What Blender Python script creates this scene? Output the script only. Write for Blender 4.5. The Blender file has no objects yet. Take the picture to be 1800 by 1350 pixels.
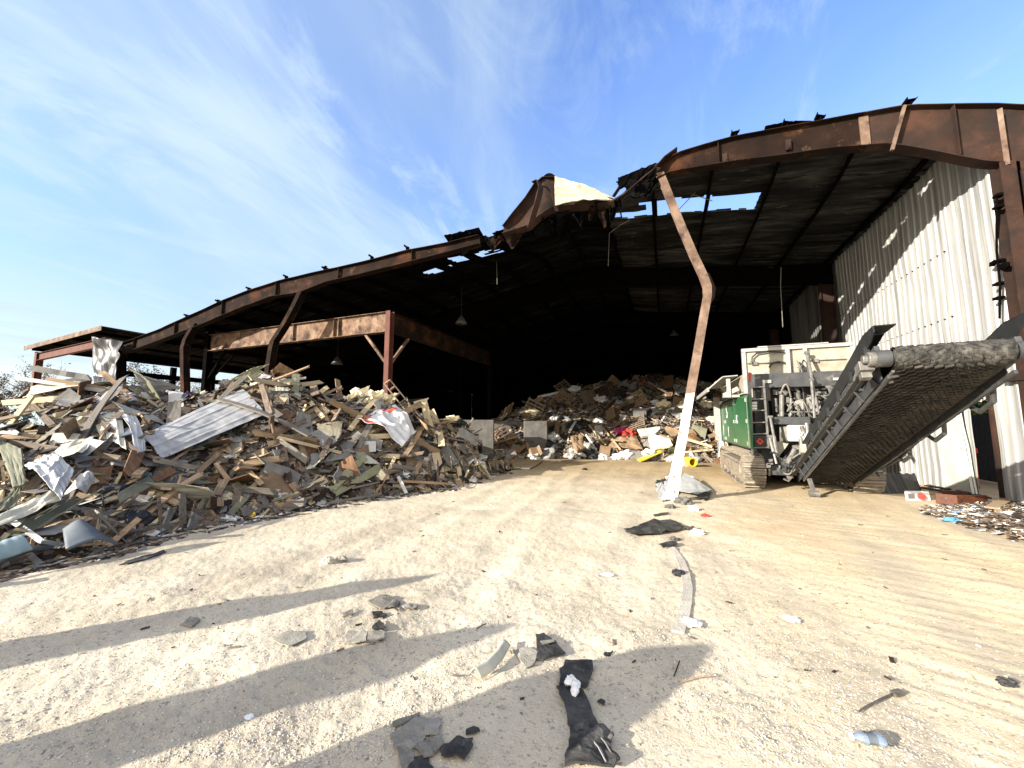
import bpy, bmesh, math, random
import numpy as np
from mathutils import Vector, Matrix, Euler, noise as mnoise

random.seed(7); NR = np.random.RandomState(11)
sc = bpy.context.scene
COL = sc.collection
V = Vector
PI = math.pi
FPX = 676.0
PITCH = math.atan(70/676.0); YAW = math.radians(21.6); CZ = 1.6
SY, CY = math.sin(YAW), math.cos(YAW)
SUN_EL = math.radians(18.0)
SUND = V((-.63, -.777, 0)).normalized()      # horizontal direction towards the sun

# ------------------------------------------------------------------ camera geometry
def ray(px, py):
    dx = (px-900)/FPX; dy = (675-py)/FPX
    f = math.cos(PITCH)-dy*math.sin(PITCH); u = math.sin(PITCH)+dy*math.cos(PITCH)
    return V((dx*CY-f*SY, f*CY+dx*SY, u))
def at(px, py, Y=None, X=None, Z=None, D=None):
    """world point seen at a photo pixel, on a plane of the place"""
    r = ray(px, py)
    if Y is not None: k = Y/r.y
    elif X is not None: k = X/r.x
    elif Z is not None: k = (Z-CZ)/r.z
    else: k = D/math.hypot(r.x, r.y)
    return V((r.x*k, r.y*k, CZ+r.z*k))
def az_el(px, py):
    r = ray(px, py); lat = r.x*CY+r.y*SY; f = -r.x*SY+r.y*CY
    return lat/f, r.z/f
def from_az(a, zc, z=0.0):
    lat = a*zc
    return V((lat*CY-zc*SY, zc*CY+lat*SY, z))

# ------------------------------------------------------------------ numpy value noise
def _h(ix, iy, seed):
    n = (ix*374761393 + iy*668265263 + seed*1274126177) & 0x7fffffff
    n = ((n ^ (n >> 13))*1274126177) & 0x7fffffff
    return ((n ^ (n >> 16)) & 0xffff)/32767.5-1.0
def vnoise(x, y, seed=0):
    x = np.asarray(x, float); y = np.asarray(y, float)
    ix = np.floor(x).astype(np.int64); iy = np.floor(y).astype(np.int64)
    fx = x-ix; fy = y-iy
    fx = fx*fx*(3-2*fx); fy = fy*fy*(3-2*fy)
    a = _h(ix, iy, seed); b = _h(ix+1, iy, seed); c = _h(ix, iy+1, seed); d = _h(ix+1, iy+1, seed)
    return (a*(1-fx)+b*fx)*(1-fy)+(c*(1-fx)+d*fx)*fy
def sstep(a, b, x):
    t = np.clip((x-a)/(b-a), 0, 1); return t*t*(3-2*t)

# ------------------------------------------------------------------ materials
def mk(name, cols, scale=4.0, rough=.8, metal=0.0, bump=0.0, bscale=None, stretch=(1,1,1), detail=6.0,
       rnd=0.0, spots=None, coord='Object', dist=0.0, spec=.3, streak=None):
    m = bpy.data.materials.new(name); m.use_nodes = True
    nt = m.node_tree; N = nt.nodes; L = nt.links
    b = N['Principled BSDF']
    b.inputs['Roughness'].default_value = rough; b.inputs['Metallic'].default_value = metal
    b.inputs['Specular IOR Level'].default_value = spec
    tc = N.new('ShaderNodeTexCoord'); mp = N.new('ShaderNodeMapping')
    oi = N.new('ShaderNodeObjectInfo')
    mul = N.new('ShaderNodeMath'); mul.operation = 'MULTIPLY'; mul.inputs[1].default_value = 37.0
    L.new(oi.outputs['Random'], mul.inputs[0])
    L.new(tc.outputs[coord], mp.inputs['Vector']); L.new(mul.outputs[0], mp.inputs['Location'])
    mp.inputs['Scale'].default_value = stretch
    nz = N.new('ShaderNodeTexNoise'); nz.inputs['Scale'].default_value = scale
    nz.inputs['Detail'].default_value = detail; nz.inputs['Roughness'].default_value = .62
    nz.inputs['Distortion'].default_value = dist
    L.new(mp.outputs['Vector'], nz.inputs['Vector'])
    rp = N.new('ShaderNodeValToRGB'); L.new(nz.outputs['Fac'], rp.inputs['Fac'])
    el = rp.color_ramp.elements
    for i, (p, c) in enumerate(cols):
        e = el[i] if i < 2 else el.new(p)
        e.position = p; e.color = (*c, 1)
    out = rp.outputs['Color']
    def mixc(fac, a, bcol, blend='MIX'):
        mx = N.new('ShaderNodeMix'); mx.data_type = 'RGBA'; mx.blend_type = blend
        if isinstance(fac, float): mx.inputs['Factor'].default_value = fac
        else: L.new(fac, mx.inputs['Factor'])
        L.new(a, mx.inputs[6])
        if isinstance(bcol, tuple): mx.inputs[7].default_value = (*bcol, 1)
        else: L.new(bcol, mx.inputs[7])
        return mx.outputs[2]
    for sp in ([spots] if spots and not isinstance(spots, list) else (spots or [])):
        c, s2, t0, t1 = sp[:4]
        n2 = N.new('ShaderNodeTexNoise'); n2.inputs['Scale'].default_value = s2; n2.inputs['Detail'].default_value = 5
        n2.inputs['Roughness'].default_value = .65
        if len(sp) > 4:
            m2 = N.new('ShaderNodeMapping'); m2.inputs['Scale'].default_value = sp[4]
            L.new(tc.outputs[coord], m2.inputs['Vector']); L.new(mul.outputs[0], m2.inputs['Location']); L.new(m2.outputs['Vector'], n2.inputs['Vector'])
        else:
            L.new(mp.outputs['Vector'], n2.inputs['Vector'])
        mr = N.new('ShaderNodeMapRange'); mr.inputs['From Min'].default_value = t0; mr.inputs['From Max'].default_value = t1
        L.new(n2.outputs['Fac'], mr.inputs['Value'])
        out = mixc(mr.outputs['Result'], out, c)
    if rnd:
        mr = N.new('ShaderNodeMapRange'); mr.inputs['To Min'].default_value = 1-rnd; mr.inputs['To Max'].default_value = 1+rnd
        L.new(oi.outputs['Random'], mr.inputs['Value'])
        hs = N.new('ShaderNodeHueSaturation'); L.new(mr.outputs['Result'], hs.inputs['Value']); L.new(out, hs.inputs['Color'])
        out = hs.outputs['Color']
    L.new(out, b.inputs['Base Color'])
    if bump:
        n3 = N.new('ShaderNodeTexNoise'); n3.inputs['Scale'].default_value = bscale or scale*4; n3.inputs['Detail'].default_value = 6
        L.new(mp.outputs['Vector'], n3.inputs['Vector'])
        bp = N.new('ShaderNodeBump'); bp.inputs['Strength'].default_value = bump; bp.inputs['Distance'].default_value = .02
        L.new(n3.outputs['Fac'], bp.inputs['Height']); L.new(bp.outputs['Normal'], b.inputs['Normal'])
    return m

M = {}
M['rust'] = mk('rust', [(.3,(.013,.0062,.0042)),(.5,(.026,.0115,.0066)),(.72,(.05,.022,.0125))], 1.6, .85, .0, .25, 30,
               spots=[((.012,.008,.007),.9,.48,.66),((.11,.066,.042),5,.68,.8),((.06,.023,.010),2.3,.58,.75)])
M['rust_bright'] = mk('rust_bright', [(.3,(.075,.04,.025)),(.5,(.155,.095,.06)),(.7,(.26,.18,.125))], 3.0, .85, 0, .2, 40,
               spots=[((.028,.015,.011),1.9,.50,.64),((.035,.018,.012),11,.60,.70),((.36,.28,.2),9,.68,.8)])
M['insulation'] = mk('insulation', [(.3,(.27,.24,.165)),(.55,(.40,.37,.28)),(.75,(.52,.49,.39))], 4, .9, 0, .3, 14, spots=((.14,.10,.06),3,.56,.72))
M['rust_pale'] = mk('rust_pale', [(.3,(.075,.045,.032)),(.5,(.13,.085,.06)),(.7,(.21,.15,.115))], 3.0, .85, 0, .2, 40, spots=[((.035,.02,.015),2.3,.54,.68)])
M['rust_char_shade'] = mk('rust_char_shade', [(.3,(.006,.0035,.0026)),(.55,(.014,.0072,.0048)),(.75,(.04,.019,.011))], 1.6, .9, 0, .25, 30, spots=[((.09,.05,.03),3.4,.62,.78),((.06,.024,.011),.8,.55,.72)], spec=.12)  # charred rust; on the right front rafter its darkness is painted-in shade
M['roof_scorched_lit'] = mk('roof_scorched_lit', [(.36,(.008,.008,.0078)),(.52,(.032,.032,.031)),(.72,(.085,.085,.08))], 1.1, .7, .0, .25, 10, stretch=(.5,2.6,1), spots=[((.004,.004,.004),.6,.46,.60),((.005,.005,.005),2.6,.50,.62,(.35,3.2,1)),((.10,.10,.097),5,.62,.74,(.5,2.2,1))], spec=.12)  # scorched sheets, lightened by bounced light put into the colour
M['galv_dark'] = mk('galv_dark', [(.36,(.022,.024,.027)),(.55,(.06,.062,.065)),(.72,(.20,.205,.21))], 4, .4, .35, .1, 14, stretch=(2,2,.4), spots=((.03,.03,.03),3,.52,.66,(3,3,.4)))
M['bag_grey'] = mk('bag_grey', [(.3,(.16,.16,.155)),(.7,(.30,.30,.29))], 4, .6, 0, .1, 14, rnd=.3)
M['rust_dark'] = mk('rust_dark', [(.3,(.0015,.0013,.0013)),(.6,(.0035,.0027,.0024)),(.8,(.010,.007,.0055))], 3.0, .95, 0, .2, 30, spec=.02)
M['red_oxide'] = mk('red_oxide', [(.3,(.06,.018,.012)),(.7,(.11,.036,.023))], 3, .75, 0, .1, 30, spots=((.06,.03,.025),2,.6,.75))
M['pole_white'] = mk('pole_white', [(.3,(.44,.41,.36)),(.6,(.60,.58,.54))], 5, .8, 0, .15, 40, spots=[((.20,.11,.07),6,.60,.68),((.16,.13,.10),1.5,.52,.7)])
M['soot'] = mk('soot', [(.38,(.002,.002,.0022)),(.56,(.006,.006,.0065)),(.78,(.03,.029,.027))], 1.1, .8, .0, .3, 8, stretch=(.6,2.5,1), spots=((.004,.004,.004),.5,.42,.62), spec=.03)
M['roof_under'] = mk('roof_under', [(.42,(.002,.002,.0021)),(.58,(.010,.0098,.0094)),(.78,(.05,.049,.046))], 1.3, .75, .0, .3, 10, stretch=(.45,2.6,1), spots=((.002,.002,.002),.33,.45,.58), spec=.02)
M['soot_shade_wall'] = mk('soot_shade_wall', [(.35,(.002,.002,.002)),(.7,(.005,.0048,.0045))], .8, .95, 0, .2, 10, spec=.02)  # soot, made near-black to put the darkness of the hall into the colour
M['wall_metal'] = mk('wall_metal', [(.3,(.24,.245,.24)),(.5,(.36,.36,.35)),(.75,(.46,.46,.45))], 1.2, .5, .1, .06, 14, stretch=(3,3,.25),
               spots=[((.36,.38,.30),1.1,.56,.75,(4,4,.2)),((.10,.105,.10),1.6,.50,.72,(7,7,.12)),((.30,.24,.18),7,.66,.8,(1,1,.4)),((.13,.085,.055),2.2,.62,.8,(5,5,.25))], spec=.35)  # dark grey streaks put rib shading into the colour; the rest are stains
M['wall_shaded'] = mk('wall_shaded', [(.3,(.07,.068,.065)),(.6,(.15,.148,.14)),(.8,(.22,.215,.205))], 1.4, .6, .1, .06, 14, stretch=(3,3,.25), spots=((.03,.03,.03),.7,.5,.7))  # darker copy of the wall metal, with the shade further back painted in
M['door_metal'] = mk('door_metal', [(.3,(.45,.46,.40)),(.6,(.58,.58,.52))], 2, .6, .1, .05, 20, spots=((.2,.14,.09),8,.64,.74))
M['galv'] = mk('galv', [(.3,(.21,.212,.208)),(.55,(.305,.305,.30)),(.75,(.40,.40,.39))], 3, .45, .25, .05, 20, stretch=(.6,2,1), rnd=.15, spots=((.22,.2,.17),4,.62,.74))
M['sheet_white'] = mk('sheet_white', [(.3,(.35,.355,.35)),(.7,(.47,.475,.465))], 3, .5, .05, .05, 20, rnd=.1, spots=((.28,.27,.24),5,.62,.72))
M['sheet_cream'] = mk('sheet_cream', [(.3,(.38,.37,.30)),(.7,(.50,.485,.40))], 3, .6, 0, .05, 20, rnd=.1, spots=((.3,.26,.2),4,.62,.74))
M['sage'] = mk('sage', [(.3,(.11,.115,.075)),(.7,(.19,.19,.13))], 3, .7, 0, .08, 25, rnd=.25, spots=((.12,.12,.09),3,.6,.72))
M['olive'] = mk('olive', [(.3,(.17,.165,.09)),(.7,(.27,.26,.15))], 3, .7, 0, .08, 25, rnd=.2, spots=((.14,.13,.08),3,.6,.72))
M['slate'] = mk('slate', [(.3,(.065,.08,.095)),(.7,(.11,.13,.15))], 3, .5, 0, .05, 25)
M['teal'] = mk('teal', [(.3,(.16,.23,.24)),(.7,(.28,.36,.36))], 3, .5, 0, .05, 25)
M['ply'] = mk('ply', [(.3,(.09,.045,.022)),(.55,(.155,.085,.042)),(.75,(.24,.145,.075))], 5, .8, 0, .1, 40, stretch=(.4,4,1), rnd=.3)
M['wood_brown'] = mk('wood_brown', [(.3,(.062,.046,.034)),(.5,(.125,.095,.07)),(.75,(.22,.172,.13))], 6, .85, 0, .25, 40, stretch=(.3,5,5), rnd=.45)
M['wood_tan'] = mk('wood_tan', [(.3,(.19,.125,.072)),(.5,(.29,.205,.125)),(.75,(.40,.30,.195))], 6, .8, 0, .2, 40, stretch=(.3,5,5), rnd=.3)
M['wood_pale'] = mk('wood_pale', [(.3,(.38,.30,.18)),(.7,(.52,.43,.28))], 6, .8, 0, .15, 40, stretch=(.3,5,5), rnd=.18)
M['wood_grey'] = mk('wood_grey', [(.3,(.075,.066,.056)),(.5,(.13,.117,.10)),(.75,(.20,.185,.16))], 6, .85, 0, .25, 40, stretch=(.3,5,5), rnd=.35)
M['wood_dark'] = mk('wood_dark', [(.3,(.018,.0115,.008)),(.7,(.045,.028,.02))], 6, .85, 0, .25, 40, stretch=(.3,5,5), rnd=.35)
M['board_grey'] = mk('board_grey', [(.3,(.14,.138,.13)),(.7,(.22,.215,.205))], 4, .8, 0, .1, 30, rnd=.3, spots=((.16,.14,.12),3,.58,.72))
M['board_white'] = mk('board_white', [(.3,(.40,.39,.37)),(.7,(.54,.53,.50))], 4, .7, 0, .06, 30, rnd=.12, spots=((.34,.30,.25),3,.6,.72))
M['cardboard'] = mk('cardboard', [(.3,(.135,.09,.054)),(.7,(.21,.145,.09))], 3, .9, 0, .05, 20, rnd=.25)
M['foam'] = mk('foam', [(.3,(.70,.60,.38)),(.7,(.80,.72,.52))], 5, .9, 0, .4, 18, rnd=.1)
M['plastic_white'] = mk('plastic_white', [(.3,(.46,.47,.48)),(.7,(.60,.61,.61))], 4, .4, 0, .1, 14, rnd=.1)
M['plastic_black'] = mk('plastic_black', [(.3,(.012,.012,.014)),(.7,(.03,.03,.034))], 4, .5, 0, .2, 14)
M['tarp'] = mk('tarp', [(.3,(.52,.54,.56)),(.7,(.70,.71,.73))], 3, .45, 0, .12, 12)
M['print_red'] = mk('print_red', [(.35,(.55,.05,.03)),(.7,(.62,.12,.08))], 8, .5)
M['yellow'] = mk('yellow', [(.3,(.62,.42,.03)),(.7,(.75,.55,.06))], 6, .5, 0, .1, 20)
M['blue'] = mk('blue', [(.3,(.06,.22,.42)),(.7,(.15,.40,.62))], 6, .5, 0, .1, 20)
M['navy'] = mk('navy', [(.3,(.02,.02,.07)),(.7,(.05,.05,.15))], 6, .6)
M['red'] = mk('red', [(.3,(.38,.03,.02)),(.7,(.5,.06,.04))], 6, .5)
M['magenta'] = mk('magenta', [(.3,(.3,.02,.12)),(.7,(.45,.05,.2))], 6, .5)
M['green_cloth'] = mk('green_cloth', [(.3,(.01,.08,.04)),(.7,(.02,.14,.07))], 6, .7)
M['concrete'] = mk('concrete', [(.3,(.065,.063,.057)),(.5,(.105,.10,.093)),(.75,(.16,.155,.145))], 3, .9, 0, .2, 25, spots=((.1,.095,.09),1.6,.52,.7))
M['kerb'] = mk('kerb', [(.3,(.34,.31,.26)),(.7,(.48,.45,.39))], 12, .95, 0, .5, 50)
M['mound'] = mk('mound', [(.3,(.014,.010,.008)),(.55,(.036,.026,.019)),(.78,(.09,.066,.047))], 5, .95, 0, .8, 18, coord='Object')
M['shingle'] = mk('shingle', [(.3,(.16,.15,.125)),(.7,(.28,.265,.225))], 14, .95, 0, .35, 90, rnd=.25)
M['rubber'] = mk('rubber', [(.3,(.018,.018,.017)),(.7,(.06,.058,.054))], 7, .6, 0, .3, 40, spots=((.18,.17,.15),5,.6,.75))
M['charcoal'] = mk('charcoal', [(.3,(.035,.037,.04)),(.7,(.075,.077,.08))], 5, .5, .1, .06, 30, spots=((.26,.23,.18),4,.6,.78))
M['black_paint'] = mk('black_paint', [(.3,(.012,.013,.014)),(.7,(.028,.029,.03))], 5, .42, .05, .04, 30, spots=((.14,.13,.11),5,.64,.8))
M['machine_cream'] = mk('machine_cream', [(.3,(.25,.232,.185)),(.7,(.35,.33,.27))], 3, .6, 0, .06, 25, spots=[((.22,.165,.11),2.6,.52,.72),((.10,.08,.06),8,.62,.74)])
M['machine_white'] = mk('machine_white', [(.3,(.28,.27,.25)),(.7,(.38,.37,.345))], 4, .5, 0, .05, 25, spots=((.17,.14,.105),4,.54,.74))
M['green_paint'] = mk('green_paint', [(.3,(.006,.07,.024)),(.7,(.013,.125,.042))], 2.5, .32, 0, .02, 20, spots=((.09,.18,.10),6,.64,.78), spec=.5)
M['steel'] = mk('steel', [(.3,(.10,.097,.09)),(.7,(.24,.235,.22))], 9, .45, .4, .1, 30, spots=((.16,.12,.09),8,.56,.7))
M['track'] = mk('track', [(.3,(.13,.11,.085)),(.5,(.24,.205,.16)),(.75,(.36,.32,.25))], 7, .75, .15, .3, 30, spots=((.05,.045,.04),3,.58,.7))
M['belt'] = mk('belt', [(.3,(.016,.0155,.015)),(.5,(.036,.034,.031)),(.75,(.085,.077,.065))], 5, .8, 0, .5, 26, spots=[((.115,.095,.07),2.2,.56,.76),((.3,.27,.22),26,.66,.76)])
M['belt_mud'] = mk('belt_mud', [(.38,(.014,.0135,.0125)),(.54,(.045,.043,.038)),(.68,(.10,.095,.083)),(.8,(.30,.28,.25))], 12, .8, 0, .7, 26)
M['hose'] = mk('hose', [(.3,(.012,.012,.012)),(.7,(.04,.04,.04))], 6, .5)
M['hose_grey'] = mk('hose_grey', [(.3,(.10,.095,.08)),(.7,(.22,.21,.18))], 6, .6)
M['bark'] = mk('bark', [(.3,(.06,.05,.042)),(.7,(.14,.12,.10))], 8, .9)
M['leaf_brown'] = mk('leaf_brown', [(.3,(.06,.045,.03)),(.7,(.12,.09,.055))], 3, .9, rnd=.3)
M['leaf_green'] = mk('leaf_green', [(.3,(.04,.08,.02)),(.7,(.10,.17,.04))], 3, .8, rnd=.3)
M['paper'] = mk('paper', [(.3,(.68,.68,.66)),(.7,(.80,.80,.78))], 5, .8, 0, .1, 20)
M['lamp_metal'] = mk('lamp_metal', [(.3,(.06,.06,.057)),(.7,(.11,.11,.105))], 6, .5, .3)
M['drawer'] = mk('drawer', [(.3,(.05,.016,.008)),(.7,(.12,.04,.018))], 5, .45, 0, .05, 40, stretch=(.4,4,4))
def glassy():
    m = bpy.data.materials.new('bottle_plastic'); m.use_nodes = True
    b = m.node_tree.nodes['Principled BSDF']; b.inputs['Base Color'].default_value = (.55,.66,.8,1)
    b.inputs['Roughness'].default_value = .08; b.inputs['Transmission Weight'].default_value = .75; b.inputs['IOR'].default_value = 1.3
    return m
M['bottle'] = glassy()

# ------------------------------------------------------------------ object helpers
ORG = {}
def tag(o, label=None, cat=None, group=None, kind=None):
    if label: o['label'] = label
    if cat: o['category'] = cat
    if group: o['group'] = group
    if kind: o['kind'] = kind
    return o
def thing(name, label, cat, loc=(0,0,0), group=None):
    o = bpy.data.objects.new(name, None); o.empty_display_size = .3
    o.location = loc; COL.objects.link(o); ORG[o.name] = V(loc)
    return tag(o, label, cat, group)

class MB:
    def __init__(s): s.v = []; s.f = []; s.m = []
    def add(s, vs, fs, mi=0):
        n = len(s.v); s.v.extend([tuple(p) for p in vs]); s.f.extend([tuple(i+n for i in f) for f in fs]); s.m.extend([mi]*len(fs)); return s
    def hexa(s, p, mi=0):      # p: 4 bottom + 4 top
        return s.add(p, [(3,2,1,0),(4,5,6,7),(0,1,5,4),(1,2,6,5),(2,3,7,6),(3,0,4,7)], mi)
    def box(s, a, b, mi=0):
        x0,x1 = sorted((a[0],b[0])); y0,y1 = sorted((a[1],b[1])); z0,z1 = sorted((a[2],b[2]))
        return s.hexa([(x0,y0,z0),(x1,y0,z0),(x1,y1,z0),(x0,y1,z0),(x0,y0,z1),(x1,y0,z1),(x1,y1,z1),(x0,y1,z1)], mi)
    def obox(s, c, ax, ay, az, mi=0):
        c, ax, ay, az = V(c), V(ax), V(ay), V(az)
        return s.hexa([c-ax-ay-az, c+ax-ay-az, c+ax+ay-az, c-ax+ay-az, c-ax-ay+az, c+ax-ay+az, c+ax+ay+az, c-ax+ay+az], mi)
    def bar(s, p, q, w, h, up=(0,0,1), mi=0):
        p, q = V(p), V(q); d = (q-p).normalized(); up = V(up)
        side = d.cross(up)
        if side.length < 1e-3: side = d.cross(V((0,1,0)))
        side.normalize(); u = side.cross(d).normalized()
        return s.obox((p+q)/2, (q-p)/2, side*w/2, u*h/2, mi)
    def ibeam(s, p, q, w, h, tf=.016, tw=.012, up=(0,0,1), mi=0):
        p, q = V(p), V(q); d = (q-p).normalized(); up = V(up)
        side = d.cross(up); side.normalize(); u = side.cross(d).normalized()
        s.obox((p+q)/2+u*(h/2-tf/2), (q-p)/2, side*w/2, u*tf/2, mi)
        s.obox((p+q)/2-u*(h/2-tf/2), (q-p)/2, side*w/2, u*tf/2, mi)
        return s.obox((p+q)/2, (q-p)/2*.9995, side*tw/2, u*(h/2-tf-.0005), mi)
    def tube(s, pts, r, n=8, mi=0, cap=True):
        pts = [V(p) for p in pts]; k = len(pts)
        rr = r if isinstance(r, (list, tuple)) else [r]*k
        base = len(s.v); vs = []; last = None
        for i, p in enumerate(pts):
            d = (pts[min(i+1,k-1)]-pts[max(i-1,0)]).normalized()
            if last is None:
                a = d.cross(V((0,0,1)))
                if a.length < 1e-2: a = d.cross(V((0,1,0)))
            else: a = last-d*last.dot(d)
            a.normalize(); last = a; b = d.cross(a)
            for j in range(n):
                t = 2*PI*j/n; vs.append(p+(a*math.cos(t)+b*math.sin(t))*rr[i])
        fs = []
        for i in range(k-1):
            for j in range(n):
                j2 = (j+1)%n; fs.append((i*n+j, i*n+j2, (i+1)*n+j2, (i+1)*n+j))
        if cap: fs.append(tuple(range(n-1,-1,-1))); fs.append(tuple((k-1)*n+j for j in range(n)))
        return s.add(vs, fs, mi)
    def ribbon(s, pts, sides, th=.02, mi=0):   # pts centre line, sides: half-width vectors
        pts = [V(p) for p in pts]; k = len(pts); vs = []
        for i, p in enumerate(pts):
            d = (pts[min(i+1,k-1)]-pts[max(i-1,0)]).normalized(); sd = V(sides[i]) if isinstance(sides, list) else V(sides)
            n = d.cross(sd).normalized()*th/2
            vs += [p-sd-n, p+sd-n, p+sd+n, p-sd+n]
        fs = [(3,2,1,0), tuple((k-1)*4+j for j in range(4))]
        for i in range(k-1):
            for j in range(4): fs.append((i*4+j, i*4+(j+1)%4, (i+1)*4+(j+1)%4, (i+1)*4+j))
        return s.add(vs, fs, mi)
    def surf(s, fn, nu, nv, th=.01, mi=0):     # closed slab round a surface fn(u,v)
        P = [[V(fn(i/nu, j/nv)) for j in range(nv+1)] for i in range(nu+1)]
        vs = []; W = nv+1
        nn = []
        for i in range(nu+1):
            for j in range(nv+1):
                a = P[min(i+1,nu)][j]-P[max(i-1,0)][j]; b = P[i][min(j+1,nv)]-P[i][max(j-1,0)]
                n = a.cross(b)
                n = n.normalized() if n.length > 1e-9 else V((0,0,1))
                nn.append(n)
        for sgn in (-1, 1):
            for i in range(nu+1):
                for j in range(nv+1): vs.append(P[i][j]+nn[i*W+j]*th/2*sgn)
        off = (nu+1)*W; fs = []
        for i in range(nu):
            for j in range(nv):
                a,b,c,d = i*W+j, (i+1)*W+j, (i+1)*W+j+1, i*W+j+1
                fs.append((d,c,b,a)); fs.append((a+off,b+off,c+off,d+off))
        for i in range(nu):
            a,b = i*W, (i+1)*W; fs.append((a,b,b+off,a+off))
            a,b = i*W+nv, (i+1)*W+nv; fs.append((b,a,a+off,b+off))
        for j in range(nv):
            a,b = j, j+1; fs.append((b,a,a+off,b+off))
            a,b = nu*W+j, nu*W+j+1; fs.append((a,b,b+off,a+off))
        return s.add(vs, fs, mi)
    def prism(s, poly, ext, mi=0):
        n = len(poly); e = V(ext); p = [V(q) for q in poly]
        fs = [tuple(range(n-1,-1,-1)), tuple(range(n,2*n))]+[(i,(i+1)%n,(i+1)%n+n,i+n) for i in range(n)]
        return s.add(p+[q+e for q in p], fs, mi)
    def blob(s, c, r, amp=.3, freq=2.0, sub=2, squash=1.0, mi=0, seed=0):
        bm = bmesh.new(); bmesh.ops.create_icosphere(bm, subdivisions=sub, radius=1)
        vs = []
        for v in bm.verts:
            k = 1+amp*mnoise.noise(v.co*freq+V((seed*3.1,seed*1.7,seed)))+amp*.5*mnoise.noise(v.co*freq*2.7+V((seed,0,seed)))
            rr = r if not isinstance(r, (tuple, list)) else None
            q = v.co*k
            q = V((q.x*r[0], q.y*r[1], q.z*r[2])) if rr is None else V((q.x*rr, q.y*rr, q.z*rr*squash))
            vs.append(V(c)+q)
        fs = [[v.index for v in f.verts] for f in bm.faces]; bm.free()
        return s.add(vs, fs, mi)
    def mesh(s, name, mats, org, smooth=False):
        me = bpy.data.meshes.new(name)
        me.from_pydata([(p[0]-org[0],p[1]-org[1],p[2]-org[2]) for p in s.v], [], s.f)
        for m in mats: me.materials.append(m)
        if len(mats) > 1: me.polygons.foreach_set('material_index', s.m)
        if smooth: me.polygons.foreach_set('use_smooth', [True]*len(s.f))
        me.update(); return me
    def build(s, name, mats, parent=None, smooth=False, bevel=0, origin=None):
        if not isinstance(mats, (list, tuple)): mats = [mats]
        if parent is not None: org = ORG[parent.name]
        elif origin is not None: org = V(origin)
        else:
            a = np.array(s.v); lo, hi = a.min(0), a.max(0); org = V(((lo[0]+hi[0])/2, (lo[1]+hi[1])/2, lo[2]))
        me = s.mesh(name, mats, org, smooth)
        o = bpy.data.objects.new(name, me); COL.objects.link(o)
        if parent is not None: o.parent = parent
        else: o.location = org
        ORG[o.name] = org
        if bevel:
            b = o.modifiers.new('bevel', 'BEVEL'); b.width = bevel; b.segments = 2; b.limit_method = 'ANGLE'; b.angle_limit = math.radians(40)
        return o
def np_obj(name, vs, fs, mats, mi=None, loc=(0,0,0), smooth=False):
    """fast mesh from arrays (quads or tris)"""
    me = bpy.data.meshes.new(name); nv, nf, k = len(vs), len(fs), fs.shape[1]
    me.vertices.add(nv); me.vertices.foreach_set('co', np.ascontiguousarray(vs, np.float32).ravel())
    me.loops.add(nf*k); me.loops.foreach_set('vertex_index', np.ascontiguousarray(fs, np.int32).ravel())
    me.polygons.add(nf); me.polygons.foreach_set('loop_start', np.arange(0, nf*k, k, dtype=np.int32))
    me.polygons.foreach_set('loop_total', np.full(nf, k, np.int32))
    for m in mats: me.materials.append(m)
    if mi is not None: me.polygons.foreach_set('material_index', np.ascontiguousarray(mi, np.int32))
    me.polygons.foreach_set('use_smooth', np.full(nf, smooth))
    me.update(calc_edges=True); me.validate()
    o = bpy.data.objects.new(name, me); COL.objects.link(o); o.location = loc; ORG[o.name] = V(loc)
    return o
BOXF = np.array([(3,2,1,0),(4,5,6,7),(0,1,5,4),(1,2,6,5),(2,3,7,6),(3,0,4,7)])
def many_boxes(C, AX, AY, AZ):
    sg = np.array([(-1,-1,-1),(1,-1,-1),(1,1,-1),(-1,1,-1),(-1,-1,1),(1,-1,1),(1,1,1),(-1,1,1)], float)
    vs = C[:,None,:]+sg[None,:,0:1]*AX[:,None,:]+sg[None,:,1:2]*AY[:,None,:]+sg[None,:,2:3]*AZ[:,None,:]
    vs = vs + (NR.rand(*vs.shape)-.5)*np.linalg.norm(AY,axis=1)[:,None,None]*.5
    n = len(C); fs = BOXF[None]+np.arange(n)[:,None,None]*8
    return vs.reshape(-1,3), fs.reshape(-1,4)

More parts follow.
